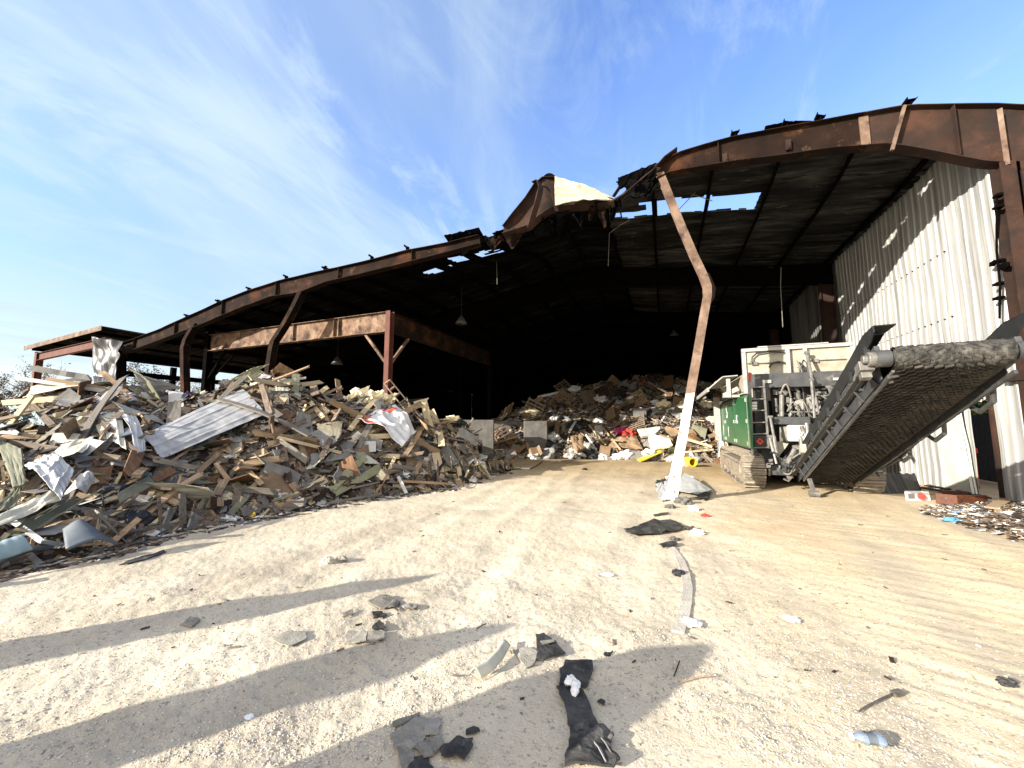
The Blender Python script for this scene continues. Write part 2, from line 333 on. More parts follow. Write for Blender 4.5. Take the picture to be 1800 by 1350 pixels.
# ------------------------------------------------------------------ heap height fields (real mounds in the yard and in the hall)
class Heap:
    def __init__(s, foot, top, depth, back, lump, seed):
        fa = sorted([az_el(*p) for p in foot]); ta = sorted([az_el(*p) for p in top])
        s.fa = np.array([a for a, e in fa]); s.fz = np.array([-CZ/e for a, e in fa])
        s.ta = np.array([a for a, e in ta]); s.te = np.array([e for a, e in ta])
        s.da = np.array([az_el(p, 745)[0] for p, d in depth]); s.dd = np.array([d for p, d in depth])
        s.back = back; s.lump = lump; s.seed = seed
        s.a0 = max(s.fa[0], s.ta[0]); s.a1 = min(s.fa[-1], s.ta[-1])
    def z(s, X, Y):
        X = np.asarray(X, float); Y = np.asarray(Y, float)
        zc = -X*SY+Y*CY; lat = X*CY+Y*SY
        zc = np.where(np.abs(zc) < 1e-3, 1e-3, zc); a = lat/zc
        zf = np.interp(a, s.fa, s.fz); zr = zf+np.interp(a, s.da, s.dd)
        hr = CZ+np.interp(a, s.ta, s.te)*zr
        t = (zc-zf)/(zr-zf)
        up = np.clip(t, 0, 1)
        h = hr*(.62*up**.8+.38*up*up*(3-2*up))
        h = np.where(t > 1, hr*(1-((zc-zr)/s.back)**2), h)
        l = s.lump*(vnoise(X*.9, Y*.9, s.seed)+.55*vnoise(X*2.3, Y*2.3, s.seed+1)+.3*vnoise(X*6, Y*6, s.seed+2))
        h = h+l*np.clip(t*3, 0, 1)*np.clip(hr, 0, 1)
        ok = (zc > 0) & (t > 0) & (a > s.a0) & (a < s.a1)
        return np.where(ok, np.maximum(h, -.3), -.3)
    def point(s, a, t):
        zf = np.interp(a, s.fa, s.fz); zr = zf+np.interp(a, s.da, s.dd)
        p = from_az(a, zf+(zr-zf)*t); p.z = float(s.z(p.x, p.y)); return p
    def normal(s, p, e=.12):
        dx = float(s.z(p.x+e, p.y)-s.z(p.x-e, p.y))/(2*e); dy = float(s.z(p.x, p.y+e)-s.z(p.x, p.y-e))/(2*e)
        return V((-dx, -dy, 1)).normalized()
    def hit(s, px, py):
        r = ray(px, py); f = -r.x*SY+r.y*CY; r = r/f
        ks = np.arange(1.5, 34, .06); z = CZ+r.z*ks
        h = s.z(r.x*ks, r.y*ks)
        a = az_el(px, py)[0]
        below = np.nonzero((z < np.maximum(h, 0)))[0]
        if len(below): k = ks[below[0]]
        else:
            zf = np.interp(a, s.fa, s.fz); k = zf+np.interp(a, s.da, s.dd)
        return V((r.x*k, r.y*k, CZ+r.z*k)), k
    def mound(s, name, na, nt, tmax, mat):
        A = np.linspace(s.a0, s.a1, na); T = np.linspace(0, tmax, nt)
        AA, TT = np.meshgrid(A, T, indexing='ij')
        zf = np.interp(AA, s.fa, s.fz); zr = zf+np.interp(AA, s.da, s.dd); zc = zf+(zr-zf)*TT
        X = AA*zc*CY-zc*SY; Y = zc*CY+AA*zc*SY
        Z = s.z(X, Y); Z[:, 0] = -.05
        vs = np.stack([X, Y, Z], -1).reshape(-1, 3)
        i, j = np.meshgrid(np.arange(na-1), np.arange(nt-1), indexing='ij')
        b = (i*nt+j).ravel(); fs = np.stack([b, b+nt, b+nt+1, b+1], 1)
        return np_obj(name, vs, fs, [mat])
H1 = Heap([(-420,1120),(-200,1065),(0,1003),(200,965),(440,908),(600,884),(830,848),(855,835),(900,825)],
          [(-420,715),(0,728),(60,702),(130,684),(200,684),(300,706),(370,700),(420,682),(480,668),(540,692),(600,704),(640,708),(700,718),(740,730),(790,752),(830,768),(850,815),(880,832),(900,830)],
          [(-420,6),(0,5),(300,4.4),(600,3.8),(830,3.2),(900,2)], 5.5, .10, 3)
H2 = Heap([(690,812),(860,810),(960,806),(1060,806),(1180,811),(1260,813),(1360,815)],
          [(690,790),(800,775),(870,742),(930,712),(1000,688),(1080,672),(1160,668),(1230,676),(1300,690),(1360,700)],
          [(690,6),(1360,7)], 9, .16, 21)
# ------------------------------------------------------------------ world, sun, camera
world = bpy.data.worlds.new('World'); sc.world = world; world.use_nodes = True
def build_world():
    nt = world.node_tree; N = nt.nodes; L = nt.links
    bg = N['Background']
    sky = N.new('ShaderNodeTexSky'); sky.sky_type = 'NISHITA'; sky.sun_disc = False
    sky.sun_elevation = SUN_EL; sky.sun_rotation = math.atan2(SUND.x, SUND.y)
    sky.air_density = 1.15; sky.dust_density = .15; sky.ozone_density = 2.6
    hs = N.new('ShaderNodeHueSaturation'); hs.inputs['Saturation'].default_value = SKY_SAT; hs.inputs['Value'].default_value = 1.0
    tn = N.new('ShaderNodeMix'); tn.data_type = 'RGBA'; tn.blend_type = 'MULTIPLY'; tn.inputs[0].default_value = 1.0; tn.inputs[7].default_value = (1.24, .985, 1.03, 1)
    L.new(sky.outputs['Color'], tn.inputs[6]); L.new(tn.outputs[2], hs.inputs['Color'])
    tc = N.new('ShaderNodeTexCoord'); sp = N.new('ShaderNodeSeparateXYZ'); L.new(tc.outputs['Generated'], sp.inputs[0])
    def math_(op, a, b=None, c=None):
        m = N.new('ShaderNodeMath'); m.operation = op
        for i, x in enumerate((a, b, c)):
            if x is None: continue
            if isinstance(x, (int, float)): m.inputs[i].default_value = x
            else: L.new(x, m.inputs[i])
        return m.outputs[0]
    zz = math_('ADD', math_('MAXIMUM', sp.outputs['Z'], 0.0), .12)
    cx = math_('DIVIDE', sp.outputs['X'], zz); cy = math_('DIVIDE', sp.outputs['Y'], zz)
    cb = N.new('ShaderNodeCombineXYZ'); L.new(cx, cb.inputs[0]); L.new(cy, cb.inputs[1])
    def layer(rot, scl, nscale, detail, rough, dist, lo, hi, seed):
        mp = N.new('ShaderNodeMapping'); mp.inputs['Rotation'].default_value = (0,0,rot); mp.inputs['Scale'].default_value = (*scl, 1)
        mp.inputs['Location'].default_value = (seed, seed*.7, seed*.3)
        L.new(cb.outputs[0], mp.inputs['Vector'])
        nz = N.new('ShaderNodeTexNoise'); nz.inputs['Scale'].default_value = nscale; nz.inputs['Detail'].default_value = detail
        nz.inputs['Roughness'].default_value = rough; nz.inputs['Distortion'].default_value = dist
        L.new(mp.outputs[0], nz.inputs['Vector'])
        mr = N.new('ShaderNodeMapRange'); mr.interpolation_type = 'SMOOTHSTEP'
        mr.inputs['From Min'].default_value = lo; mr.inputs['From Max'].default_value = hi
        L.new(nz.outputs['Fac'], mr.inputs['Value']); return mr.outputs[0]
    veil = layer(.5, (1.0, .6), .6, 6, .52, .9, .32, .76, 2.3)
    wisp = layer(.75, (1.15, .42), 1.25, 9, .60, 1.9, .45, .76, 5.1)
    fine = layer(.2, (1.3, .55), 2.0, 10, .64, 2.4, .48, .78, 9.4)
    patch = layer(.4, (1, .6), .75, 4, .55, .5, .36, .64, 4.0)
    # more cirrus towards the north-west, clearer to the right
    lf = N.new('ShaderNodeMapRange'); lf.inputs['From Min'].default_value = .35; lf.inputs['From Max'].default_value = -.75
    lf.inputs['To Min'].default_value = .55; lf.inputs['To Max'].default_value = 1.35
    L.new(sp.outputs['X'], lf.inputs['Value'])
    w = math_('ADD', math_('MULTIPLY', veil, .40), math_('MULTIPLY', math_('ADD', math_('MULTIPLY', wisp, .95), math_('MULTIPLY', fine, .65)), math_('ADD', math_('MULTIPLY', patch, .7), .3)))
    w = math_('MULTIPLY', w, lf.outputs[0])
    # bright warm fill added to the unseen sky behind the camera, lifting shadows
    bk = N.new('ShaderNodeMapRange'); bk.inputs['From Min'].default_value = .05; bk.inputs['From Max'].default_value = -.6; bk.inputs['To Min'].default_value = 0; bk.inputs['To Max'].default_value = .8
    L.new(sp.outputs['Y'], bk.inputs['Value'])
    hz = N.new('ShaderNodeMapRange'); hz.inputs['From Min'].default_value = .34; hz.inputs['From Max'].default_value = .0
    hz.inputs['To Min'].default_value = 0; hz.inputs['To Max'].default_value = .22; L.new(sp.outputs['Z'], hz.inputs['Value'])
    w = math_('ADD', w, math_('MULTIPLY', hz.outputs[0], lf.outputs[0]))
    w = math_('SUBTRACT', 1.0, math_('POWER', 2.718, math_('MULTIPLY', w, -1.75)))
    mx = N.new('ShaderNodeMix'); mx.data_type = 'RGBA'; L.new(w, mx.inputs['Factor'])
    gr = N.new('ShaderNodeMapRange'); gr.inputs['From Min'].default_value = 0; gr.inputs['From Max'].default_value = .42; gr.inputs['To Min'].default_value = .52; gr.inputs['To Max'].default_value = 1.04; L.new(sp.outputs['Z'], gr.inputs['Value'])
    gm = N.new('ShaderNodeVectorMath'); gm.operation = 'SCALE'; L.new(hs.outputs['Color'], gm.inputs[0]); L.new(gr.outputs[0], gm.inputs['Scale'])
    L.new(gm.outputs[0], mx.inputs[6]); mx.inputs[7].default_value = CLOUD
    m2 = N.new('ShaderNodeMix'); m2.data_type = 'RGBA'; L.new(bk.outputs[0], m2.inputs['Factor']); L.new(mx.outputs[2], m2.inputs[6]); m2.inputs[7].default_value = (6.2, 5.6, 4.7, 1)
    L.new(m2.outputs[2], bg.inputs['Color']); bg.inputs['Strength'].default_value = SKY_STR
SKY_STR = .15; SKY_SAT = 1.27; CLOUD = (1.85, 2.3, 2.6, 1)
build_world()
sun = bpy.data.lights.new('sun', 'SUN'); sun.energy = 5.0; sun.angle = math.radians(.5); sun.color = (1, .92, .80)
so = bpy.data.objects.new('sun', sun); COL.objects.link(so)
sdir = V((SUND.x*math.cos(SUN_EL), SUND.y*math.cos(SUN_EL), math.sin(SUN_EL)))
so.rotation_euler = sdir.to_track_quat('Z', 'Y').to_euler(); so.location = (-20, -25, 20)
cam = bpy.data.cameras.new('camera'); cam.sensor_width = 36; cam.lens = 36*FPX/1800; cam.clip_end = 3000; cam.clip_start = .05
co = bpy.data.objects.new('camera', cam); COL.objects.link(co); co.location = (0, 0, CZ)
co.rotation_euler = (PI/2+PITCH, 0, YAW); sc.camera = co
vs_ = sc.view_settings; vs_.view_transform = 'Standard'; vs_.look = 'None'; vs_.exposure = 1.4; vs_.gamma = 1; vs_.use_curve_mapping = False
sc.cycles.max_bounces = 6; sc.cycles.diffuse_bounces = 2; sc.cycles.glossy_bounces = 2; sc.cycles.transmission_bounces = 4
sc.cycles.use_denoising = True
sc.cycles.sample_clamp_indirect = 4

# ------------------------------------------------------------------ ground
def gz(X, Y):
    X = np.asarray(X, float); Y = np.asarray(Y, float)
    r = np.hypot(X, Y)
    fade = 1/(1+(r/14)**2)
    right = sstep(.1, 1.6, X-.12*Y)                          # dusty wheel-worn lane on the right
    slab = sstep(1.25, .75, np.hypot((X+.35)/.85, (Y-1.75)/.75))  # bare compacted patch
    rough = (1-.62*right)*(1-.85*slab)
    z = .035*vnoise(X*.5, Y*.5, 1)*np.clip(r/3, 0, 1)
    z = z+fade*rough*(.012*vnoise(X*3.1, Y*3.1, 2)+.005*vnoise(X*8, Y*8, 3)+.0045*vnoise(X*21, Y*21, 4)+.004*np.abs(vnoise(X*47, Y*47, 5)))
    # tread and scrape ridges
    c, s_ = .94, -.34
    U = X*c+Y*s_; W = -X*s_+Y*c
    tr = .008*vnoise(U*1.1, W*13, 7)+.006*vnoise(U*2.3, W*27, 8)
    z = z+fade*right*tr*(.45+.8*np.clip(vnoise(X*.8, Y*.8, 9)+.35, 0, 1))
    # lanes running into the hall on the left of the lane
    # wheel ruts running from the foreground into the hall
    for x0, k in ((-1.9,.10),(-3.3,.10),(-.55,-.02),(3.1,-.12)):
        dd = np.abs(X-x0+k*(Y-3)+.15*vnoise(Y*.35, Y*0+x0, 15)); z = z-fade*.022*np.exp(-(dd/.2)**2)*(.6+.5*vnoise(X*2, Y*.8, 16))+fade*.012*np.exp(-((dd-.33)/.13)**2)
    lane = sstep(-1, -2.5, X)*sstep(2.2, 3.5, Y)
    z = z+fade*lane*.009*vnoise((X*.5+Y*.86)*.9, (X*.86-Y*.5)*6, 12)
    return z
def ground():
    na_f = 900; a0, a1 = math.radians(-82), math.radians(78)
    # angles measured from +Y towards +X (camera looks left of +Y)
    fwd = -YAW
    ang = np.concatenate([fwd+np.linspace(-1.35, 1.35, na_f), fwd+np.linspace(1.35, 2*PI-1.35, 60)[1:-1]])
    rs = [.25]
    while rs[-1] < 15: rs.append(rs[-1]*1.0078)
    while rs[-1] < 900: rs.append(rs[-1]*1.07)
    R = np.array(rs); AA, RR = np.meshgrid(ang, R, indexing='ij')
    X = RR*np.sin(AA); Y = RR*np.cos(AA); Z = gz(X, Y)
    na, nr = AA.shape
    vs = np.stack([X, Y, Z], -1).reshape(-1, 3)
    i, j = np.meshgrid(np.arange(na), np.arange(nr-1), indexing='ij'); i2 = (i+1)%na
    fs = np.stack([(i*nr+j).ravel(), (i*nr+j+1).ravel(), (i2*nr+j+1).ravel(), (i2*nr+j).ravel()], 1)
    c = np.array([[0, 0, 0]]); n = len(vs); vs = np.concatenate([vs, c])
    m = bpy.data.materials.new('limestone_ground'); m.use_nodes = True
    nt = m.node_tree; N = nt.nodes; L = nt.links; b = N['Principled BSDF']; b.inputs['Roughness'].default_value = .95
    b.inputs['Specular IOR Level'].default_value = .1
    tc = N.new('ShaderNodeTexCoord')
    def nz(scale, detail=6, rough=.6, mp=None):
        x = N.new('ShaderNodeTexNoise'); x.inputs['Scale'].default_value = scale; x.inputs['Detail'].default_value = detail; x.inputs['Roughness'].default_value = rough
        if mp:
            q = N.new('ShaderNodeMapping'); q.inputs['Scale'].default_value = mp[0]; q.inputs['Rotation'].default_value = (0,0,mp[1])
            L.new(tc.outputs['Object'], q.inputs[0]); L.new(q.outputs[0], x.inputs['Vector'])
        else: L.new(tc.outputs['Object'], x.inputs['Vector'])
        return x.outputs['Fac']
    def ramp(f, pts):
        r = N.new('ShaderNodeValToRGB'); L.new(f, r.inputs[0]); e = r.color_ramp.elements
        for i, (p, c) in enumerate(pts):
            q = e[i] if i < 2 else e.new(p); q.position = p; q.color = (*c, 1)
        return r.outputs[0]
    def mix(f, a, c2, bl='MIX'):
        x = N.new('ShaderNodeMix'); x.data_type = 'RGBA'; x.blend_type = bl
        if isinstance(f, float): x.inputs[0].default_value = f
        else: L.new(f, x.inputs[0])
        L.new(a, x.inputs[6])
        if isinstance(c2, tuple): x.inputs[7].default_value = (*c2, 1)
        else: L.new(c2, x.inputs[7])
        return x.outputs[2]
    def rng(f, lo, hi, a=0., z=1.):
        x = N.new('ShaderNodeMapRange'); x.inputs[1].default_value = lo; x.inputs[2].default_value = hi; x.inputs[3].default_value = a; x.inputs[4].default_value = z
        x.interpolation_type = 'SMOOTHSTEP'; L.new(f, x.inputs[0]); return x.outputs[0]
    base = ramp(nz(.9, 8), [(.3, (.47,.405,.295)), (.5, (.56,.495,.375)), (.72, (.63,.57,.45))])
    base = mix(rng(nz(26, 4, .7), .54, .68), base, (.25,.22,.17))
    base = mix(rng(nz(60, 3, .7), .60, .70), base, (.64,.61,.56))
    base = mix(rng(nz(11, 6, .7, ((1,5,1), -.35)), .60, .72), base, (.27,.23,.18))
    sx = N.new('ShaderNodeSeparateXYZ'); L.new(tc.outputs['Object'], sx.inputs[0])
    # warmer clay dust on the right-hand lane
    rt = rng(sx.outputs['X'], -.6, 2.4)
    base = mix(rt, base, mix(1.0, base, (1.02,.955,.84), 'MULTIPLY'))
    # orange clay stain near the machine
    vm = N.new('ShaderNodeVectorMath'); vm.operation = 'DISTANCE'; L.new(tc.outputs['Object'], vm.inputs[0]); vm.inputs[1].default_value = (1.35, 7.2, 0)
    st = N.new('ShaderNodeMath'); st.operation = 'MULTIPLY'; L.new(rng(vm.outputs['Value'], 2.3, .2), st.inputs[0]); L.new(rng(nz(1.7, 5), .36, .62), st.inputs[1])
    s2 = N.new('ShaderNodeMath'); s2.operation = 'MULTIPLY'; s2.inputs[1].default_value = .5; L.new(st.outputs[0], s2.inputs[0])
    base = mix(s2.outputs[0], base, (.52,.36,.22))
    # packed lanes and damp, dirtier patches
    base = mix(rng(nz(1.3, 6, .6, ((1,.16,1), -.5)), .47, .66, 0, .65), base, (.37,.325,.25))
    base = mix(rng(nz(.55, 6, .65), .50, .68, 0, .45), base, (.36,.315,.245))
    base = mix(rng(nz(95, 3, .75), .60, .68, 0, .8), base, (.20,.175,.135))
    base = mix(rng(nz(9, 7, .75), .62, .72, 0, .6), base, (.22,.19,.14))
    # brown earth under the hall
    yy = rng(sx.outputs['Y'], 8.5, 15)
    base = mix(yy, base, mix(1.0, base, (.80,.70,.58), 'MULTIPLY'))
    L.new(base, b.inputs['Base Color'])
    bp = N.new('ShaderNodeBump'); bp.inputs['Strength'].default_value = .55; bp.inputs['Distance'].default_value = .012
    ad = N.new('ShaderNodeMath'); ad.operation = 'ADD'; L.new(nz(70, 5, .7), ad.inputs[0]); L.new(nz(24, 4, .6), ad.inputs[1])
    L.new(ad.outputs[0], bp.inputs['Height']); L.new(bp.outputs[0], b.inputs['Normal'])
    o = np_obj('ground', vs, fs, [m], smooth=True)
    # close the hole under the camera
    tri = np.stack([np.full(na, n), (np.arange(na)*nr), ((np.arange(na)+1)%na)*nr], 1)
    bm = bmesh.new(); bm.from_mesh(o.data); bm.verts.ensure_lookup_table()
    for a, q, r_ in tri:
        try: bm.faces.new((bm.verts[a], bm.verts[q], bm.verts[r_]))
        except ValueError: pass
    bm.to_mesh(o.data); bm.free()
    tag(o, kind='structure')
ground()

def chips(name, pts, smin, smax, mats, flat=.45, zf=None):
    """loose angular stones, one stuff object"""
    n = len(pts); s = smin+(smax-smin)*NR.rand(n)**2.5
    octa = np.array([(1,0,0),(-1,0,0),(0,1,0),(0,-1,0),(0,0,1),(0,0,-1)], float)
    of = np.array([(0,2,4),(2,1,4),(1,3,4),(3,0,4),(2,0,5),(1,2,5),(3,1,5),(0,3,5)])
    v = np.repeat(octa[None], n, 0)*(.55+.9*NR.rand(n,6,1))
    v = v*np.array([1,1,flat])*(.7+.6*NR.rand(n,1,3)); v = v*s[:,None,None]
    t = NR.rand(n)*2*PI; c, sn = np.cos(t)[:,None], np.sin(t)[:,None]
    x = v[...,0]*c-v[...,1]*sn; y = v[...,0]*sn+v[...,1]*c; v[...,0] = x; v[...,1] = y
    z = (zf or gz)(pts[:,0], pts[:,1])+s*flat*.25
    v = v+np.stack([pts[:,0], pts[:,1], z], 1)[:,None,:]
    fs = of[None]+np.arange(n)[:,None,None]*6
    mi = np.repeat(NR.choice(len(mats), n), 8)
    return np_obj(name, v.reshape(-1,3), fs.reshape(-1,3), mats, mi)
M['stone_a'] = mk('stone_a', [(.3,(.44,.39,.30)),(.7,(.57,.51,.41))], 9, .95)
M['stone_b'] = mk('stone_b', [(.3,(.47,.42,.335)),(.7,(.57,.515,.42))], 9, .95)
M['stone_c'] = mk('stone_c', [(.3,(.20,.18,.15)),(.7,(.32,.29,.25))], 9, .95)
def gravel():
    P = []
    while len(P) < 44000:
        px, py = NR.rand()*2000-100, 850+500*NR.rand()**.8
        q = at(px, py, Z=0)
        right = float(sstep(.1, 1.6, q.x-.12*q.y)); slab = float(sstep(1.25, .75, np.hypot((q.x+.35)/.85, (q.y-1.75)/.75)))
        if NR.rand() < .07+.93*(1-right*.93)*(1-.93*slab)*(.35+.65*(vnoise(q.x*1.1, q.y*1.1, 31) > -.15)): P.append((q.x, q.y))
    o = chips('gravel', np.array(P), .002, .009, [M['stone_a'], M['stone_a'], M['stone_b'], M['stone_b'], M['stone_c']])
    tag(o, 'crushed limestone gravel scattered over the yard', 'gravel', kind='stuff')
gravel()
# ------------------------------------------------------------------ the burnt warehouse
YF = 10.0; WX = 6.2; LX = -24.0; YB = 46.0
def sect(pts, Y=YF):
    q = [at(x, y, Y=Y) for x, y in pts]; return sorted([(p.x, p.z) for p in q])
TOP = sect([(1850,193),(1800,193),(1755,190),(1680,190),(1590,192),(1500,208),(1400,226),(1290,246),(1190,273),(1130,306),(1078,352),(1030,362),(980,372),(930,395),(885,404),(850,415),(790,430),(715,443),(640,463),(575,477),(500,494),(440,513),(400,528),(335,558),(280,582),(208,608)])
BOT = sect([(1850,285),(1800,288),(1745,291),(1700,282),(1640,270),(1560,257),(1480,262),(1400,273),(1290,288),(1180,303),(1130,330),(1078,360),(1030,372),(980,382),(930,405),(885,415),(850,428),(800,442),(715,463),(650,480),(575,497),(530,515),(480,522),(430,540),(350,574),(280,600),(213,624)])
TX, TZ = np.array(TOP).T; BX, BZ = np.array(BOT).T
def ztop(x): return np.interp(x, TX, TZ)
def zbot(x): return np.interp(x, BX, BZ)
ZEL = float(ztop(LX)); ZER = 7.68
def zgable(X):
    X = np.asarray(X, float); return np.minimum(ZEL+.02+(X-LX)*.163, ZER+(WX-X)*.125)
def zroof(X, Y):
    w = 1-sstep(YF, YF+np.where(np.asarray(X) > -3.2, 2.6, 6.0), np.asarray(Y, float))
    sag = .12*np.sin((np.asarray(Y)-YF)*.35)*vnoise(np.asarray(X)*.25, np.asarray(Y)*.2, 41)
    zg = zgable(X)+sag*.6*(1-w)
    return w*(ztop(X)+.02)+(1-w)*zg
wh = thing('burned_warehouse', 'large fire-gutted steel warehouse with a sagging rusty front frame and open black hall', 'warehouse', (-8, YF, 0))

def web_strip(xs, zt, zb, y, th, mb, wave=0.0, seed=0):
    fr = []
    def fn(u, v):
        x = xs[0]+(xs[-1]-xs[0])*u; a, b_ = float(zt(x)), float(zb(x))
        return (x, y+wave*mnoise.noise(V((x*.8, v*1.5, seed))), b_+(a-b_)*v)
    mb.surf(fn, max(4, int(abs(xs[-1]-xs[0])/.18)), 5, th)
def rafter_piece(x0, x1, name, wave, label=None, mat=None):
    mb = MB(); web_strip((x0, x1), ztop, zbot, YF, .014, mb, wave, x0)
    xs = np.linspace(x0, x1, max(5, int((x1-x0)/.25)))
    wv = lambda x, v: wave*mnoise.noise(V((x*.8, v*1.5, x0)))
    for f, off, v in ((ztop, .009, 1.0), (zbot, -.009, 0.0)):
        mb.ribbon([(x, YF+wv(x, v), float(f(x))+off) for x in xs], (0, .13, 0), .016)
    # stiffeners
    for x in np.arange(x0+1.4, x1-.5, 3.1):
        for s_ in (-1, 1):
            mb.box((x-.006, YF+s_*.008, float(zbot(x))+.01), (x+.006, YF+s_*.12, float(ztop(x))-.01))
    o = mb.build(name, mat or (M['rust'] if x0 > -1 else M['rust_char_shade']), wh)
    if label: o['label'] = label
rafter_piece(.05, 4.25, 'front_rafter', .05, 'slimmer rafter, its shade put into a darker colour, between the buckled post and the deep right end', M['rust_char_shade'])  # the shade on this web is put into the darker rust
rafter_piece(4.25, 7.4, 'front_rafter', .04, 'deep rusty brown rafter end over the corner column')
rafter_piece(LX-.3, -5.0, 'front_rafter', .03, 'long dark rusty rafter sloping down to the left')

# the twisted middle of the front rafter
tw = MB()
def P3(px, py, dy=0.0): return at(px, py, Y=YF+dy)
topc = [P3(885,398), P3(905,372,-.05), P3(925,348,-.1), P3(940,325,-.05), P3(955,312,.0), P3(975,312,.15), P3(1000,322,.3), P3(1040,338,.3), P3(1078,350,.1)]
botc = [P3(885,414), P3(905,408,.05), P3(930,400,.1), P3(948,384,.1), P3(965,372,.15), P3(985,365,.25), P3(1010,366,.35), P3(1045,364,.35), P3(1080,358,.12)]
def lof(A, B):
    def fn(u, v):
        k = u*(len(A)-1); i = min(int(k), len(A)-2); t = k-i
        t = t*t*(3-2*t)*.5+t*.5
        a = A[i].lerp(A[i+1], t); b = B[i].lerp(B[i+1], t)
        q = a.lerp(b, v); return q+V((0, .10*math.sin(v*PI)*math.sin(u*9), 0))
    return fn
tw.surf(lof(topc, botc), 34, 7, .014)
tw.ribbon(topc, [V((0,.12,.05))]*9, .016); tw.ribbon(botc, [V((0,.12,-.03))]*9, .016)
tw.ribbon([P3(938,322,-.15), P3(946,318,-.25), P3(951,330,-.3), P3(946,352,-.3), P3(938,378,-.28), P3(931,402,-.2)], [V((.04,.09,0))]*6, .015)
tw.ribbon([P3(962,316,-.1), P3(969,330,-.12), P3(974,350,-.1), P3(979,371,-.05)], V((.04,.03,0)), .014)
tw.ribbon([P3(1076,352,-.1), P3(1100,338,-.2), P3(1125,316,-.25), P3(1150,296,-.2), P3(1170,276,-.1), P3(1190,264,0)], [V((.05,.12,.10)), V((.05,.11,.11)), V((.06,.10,.11)), V((.05,.1,.1)), V((.03,.12,.05)), V((0,.13,.0))], .018)
tw.ribbon([P3(1078,346,.15), P3(1092,325,.2), P3(1110,312,.25), P3(1135,302,.2), P3(1165,285,.1)], V((.02,.12,.05)), .016)
o = tw.build('front_rafter', M['rust'], wh); o['label'] = 'buckled and twisted rusty middle of the front rafter'
ins = MB()
ins.surf(lambda u, v: P3(975+102*u, 310+(38*u**1.3)+v*(46*(1-u)+4), -.18+.25*u)+V((0, .07*mnoise.noise(V((u*2.2, v*1.5, 0)))+.03*mnoise.noise(V((u*3, v*11, 0))), .025*mnoise.noise(V((u*9, v*7, 4))))), 26, 10, .03)
o = ins.build('insulation_sheet', M['insulation'], wh); o['label'] = 'torn cream insulation sheet hanging over the twisted rafter'
rg = MB(); rg.surf(lambda u, v: P3(1086+68*u, 312-26*u+v*14, -.1+.1*u)+V((0, .2*v, .05*mnoise.noise(V((u*9, v*5, 1))))), 18, 5, .012); rg.build('torn_flashing', M['soot'], wh)
rg = MB(); rg.surf(lambda u, v: P3(1100+50*u, 326-14*u+v*(24*math.sin(u*2.6+.3)), .12)+V((0, .12*v+.06*mnoise.noise(V((u*8, v*8, 3))), .04*mnoise.noise(V((u*12, v*9, 2))))), 18, 8, .01); rg.build('torn_flashing', M['soot'], wh)
rg = MB(); rg.surf(lambda u, v: P3(780+62*u, 414-14*u+v*7, .0)+V((0, .35*v, .05*mnoise.noise(V((u*10, v*6, 5))))), 18, 5, .012); rg.build('torn_flashing', M['soot'], wh)
rg = MB(); rg.surf(lambda u, v: P3(948+34*u, 318-14*math.sin(u*3)+v*16, .18)+V((0, .15*v, .04*mnoise.noise(V((u*10, v*6, 8))))), 10, 5, .012); rg.build('torn_flashing', M['soot'], wh)
rg = MB(); rg.surf(lambda u, v: P3(1345+85*u, 222-9*u-4*math.sin(u*3.1)+v*6, .1)+V((0, .4*v, .03*mnoise.noise(V((u*10, v*6, 5))))), 16, 4, .012); rg.build('torn_flashing', M['soot'], wh)
for (px, py) in [(440,500),(505,484),(573,470),(717,438),(386,524),(331,548),(655,452),(1291,241),(1440,212),(1597,188),(1382,222)]:
    c = P3(px, py); c.z = float(ztop(c.x))+.10; mb = MB(); a = random.uniform(-.5, .5)
    mb.box((c.x-.012, c.y-.1, c.z-.085), (c.x+.012, c.y+.1, c.z+.01))
    ax = V((math.cos(a), 0, math.sin(a)))
    mb.obox(c+V((0,-.02,.02)), ax*.07, (0,.12,0), V((-ax.z,0,ax.x))*.008)
    mb.obox(c+V((0,-.02,.02))-ax*.065+V((0,0,.03)), ax*.008, (0,.11,0), (0,0,.035))
    mb.obox(c+ax*.06+V((.01,-.08,.03)), ax*.03+V((0,0,.02)), (0,.05,0), (0,0,.008))
    mb.build('purlin_clip', M['rust_dark'], wh)
# brackets lit on the right rafter web
for px, py in ((1274,280),(1385,256)):
    c = P3(px, py, -.02); mb = MB(); mb.box((c.x-.05, c.y-.05, c.z-.12), (c.x+.05, c.y, c.z+.12)); mb.box((c.x-.02, c.y-.08, c.z-.1), (c.x+.02, c.y-.052, c.z-.02))
    mb.build('bracket', M['rust'], wh)
for q in ((P3(1590,186,-.12), P3(1568,264,-.14), .06, .05), (P3(1757,192,-.12), P3(1771,290,-.14), .07, .05), (V((4.25,YF-.03,float(ztop(4.25))-.02)), V((4.25,YF-.03,float(zbot(4.25))+.02)), .16, .03)):  # last bar is added to cover the colour seam of the rafter
    mb = MB(); mb.bar(*q); mb.build('stiffener', M['rust_pale'], wh)

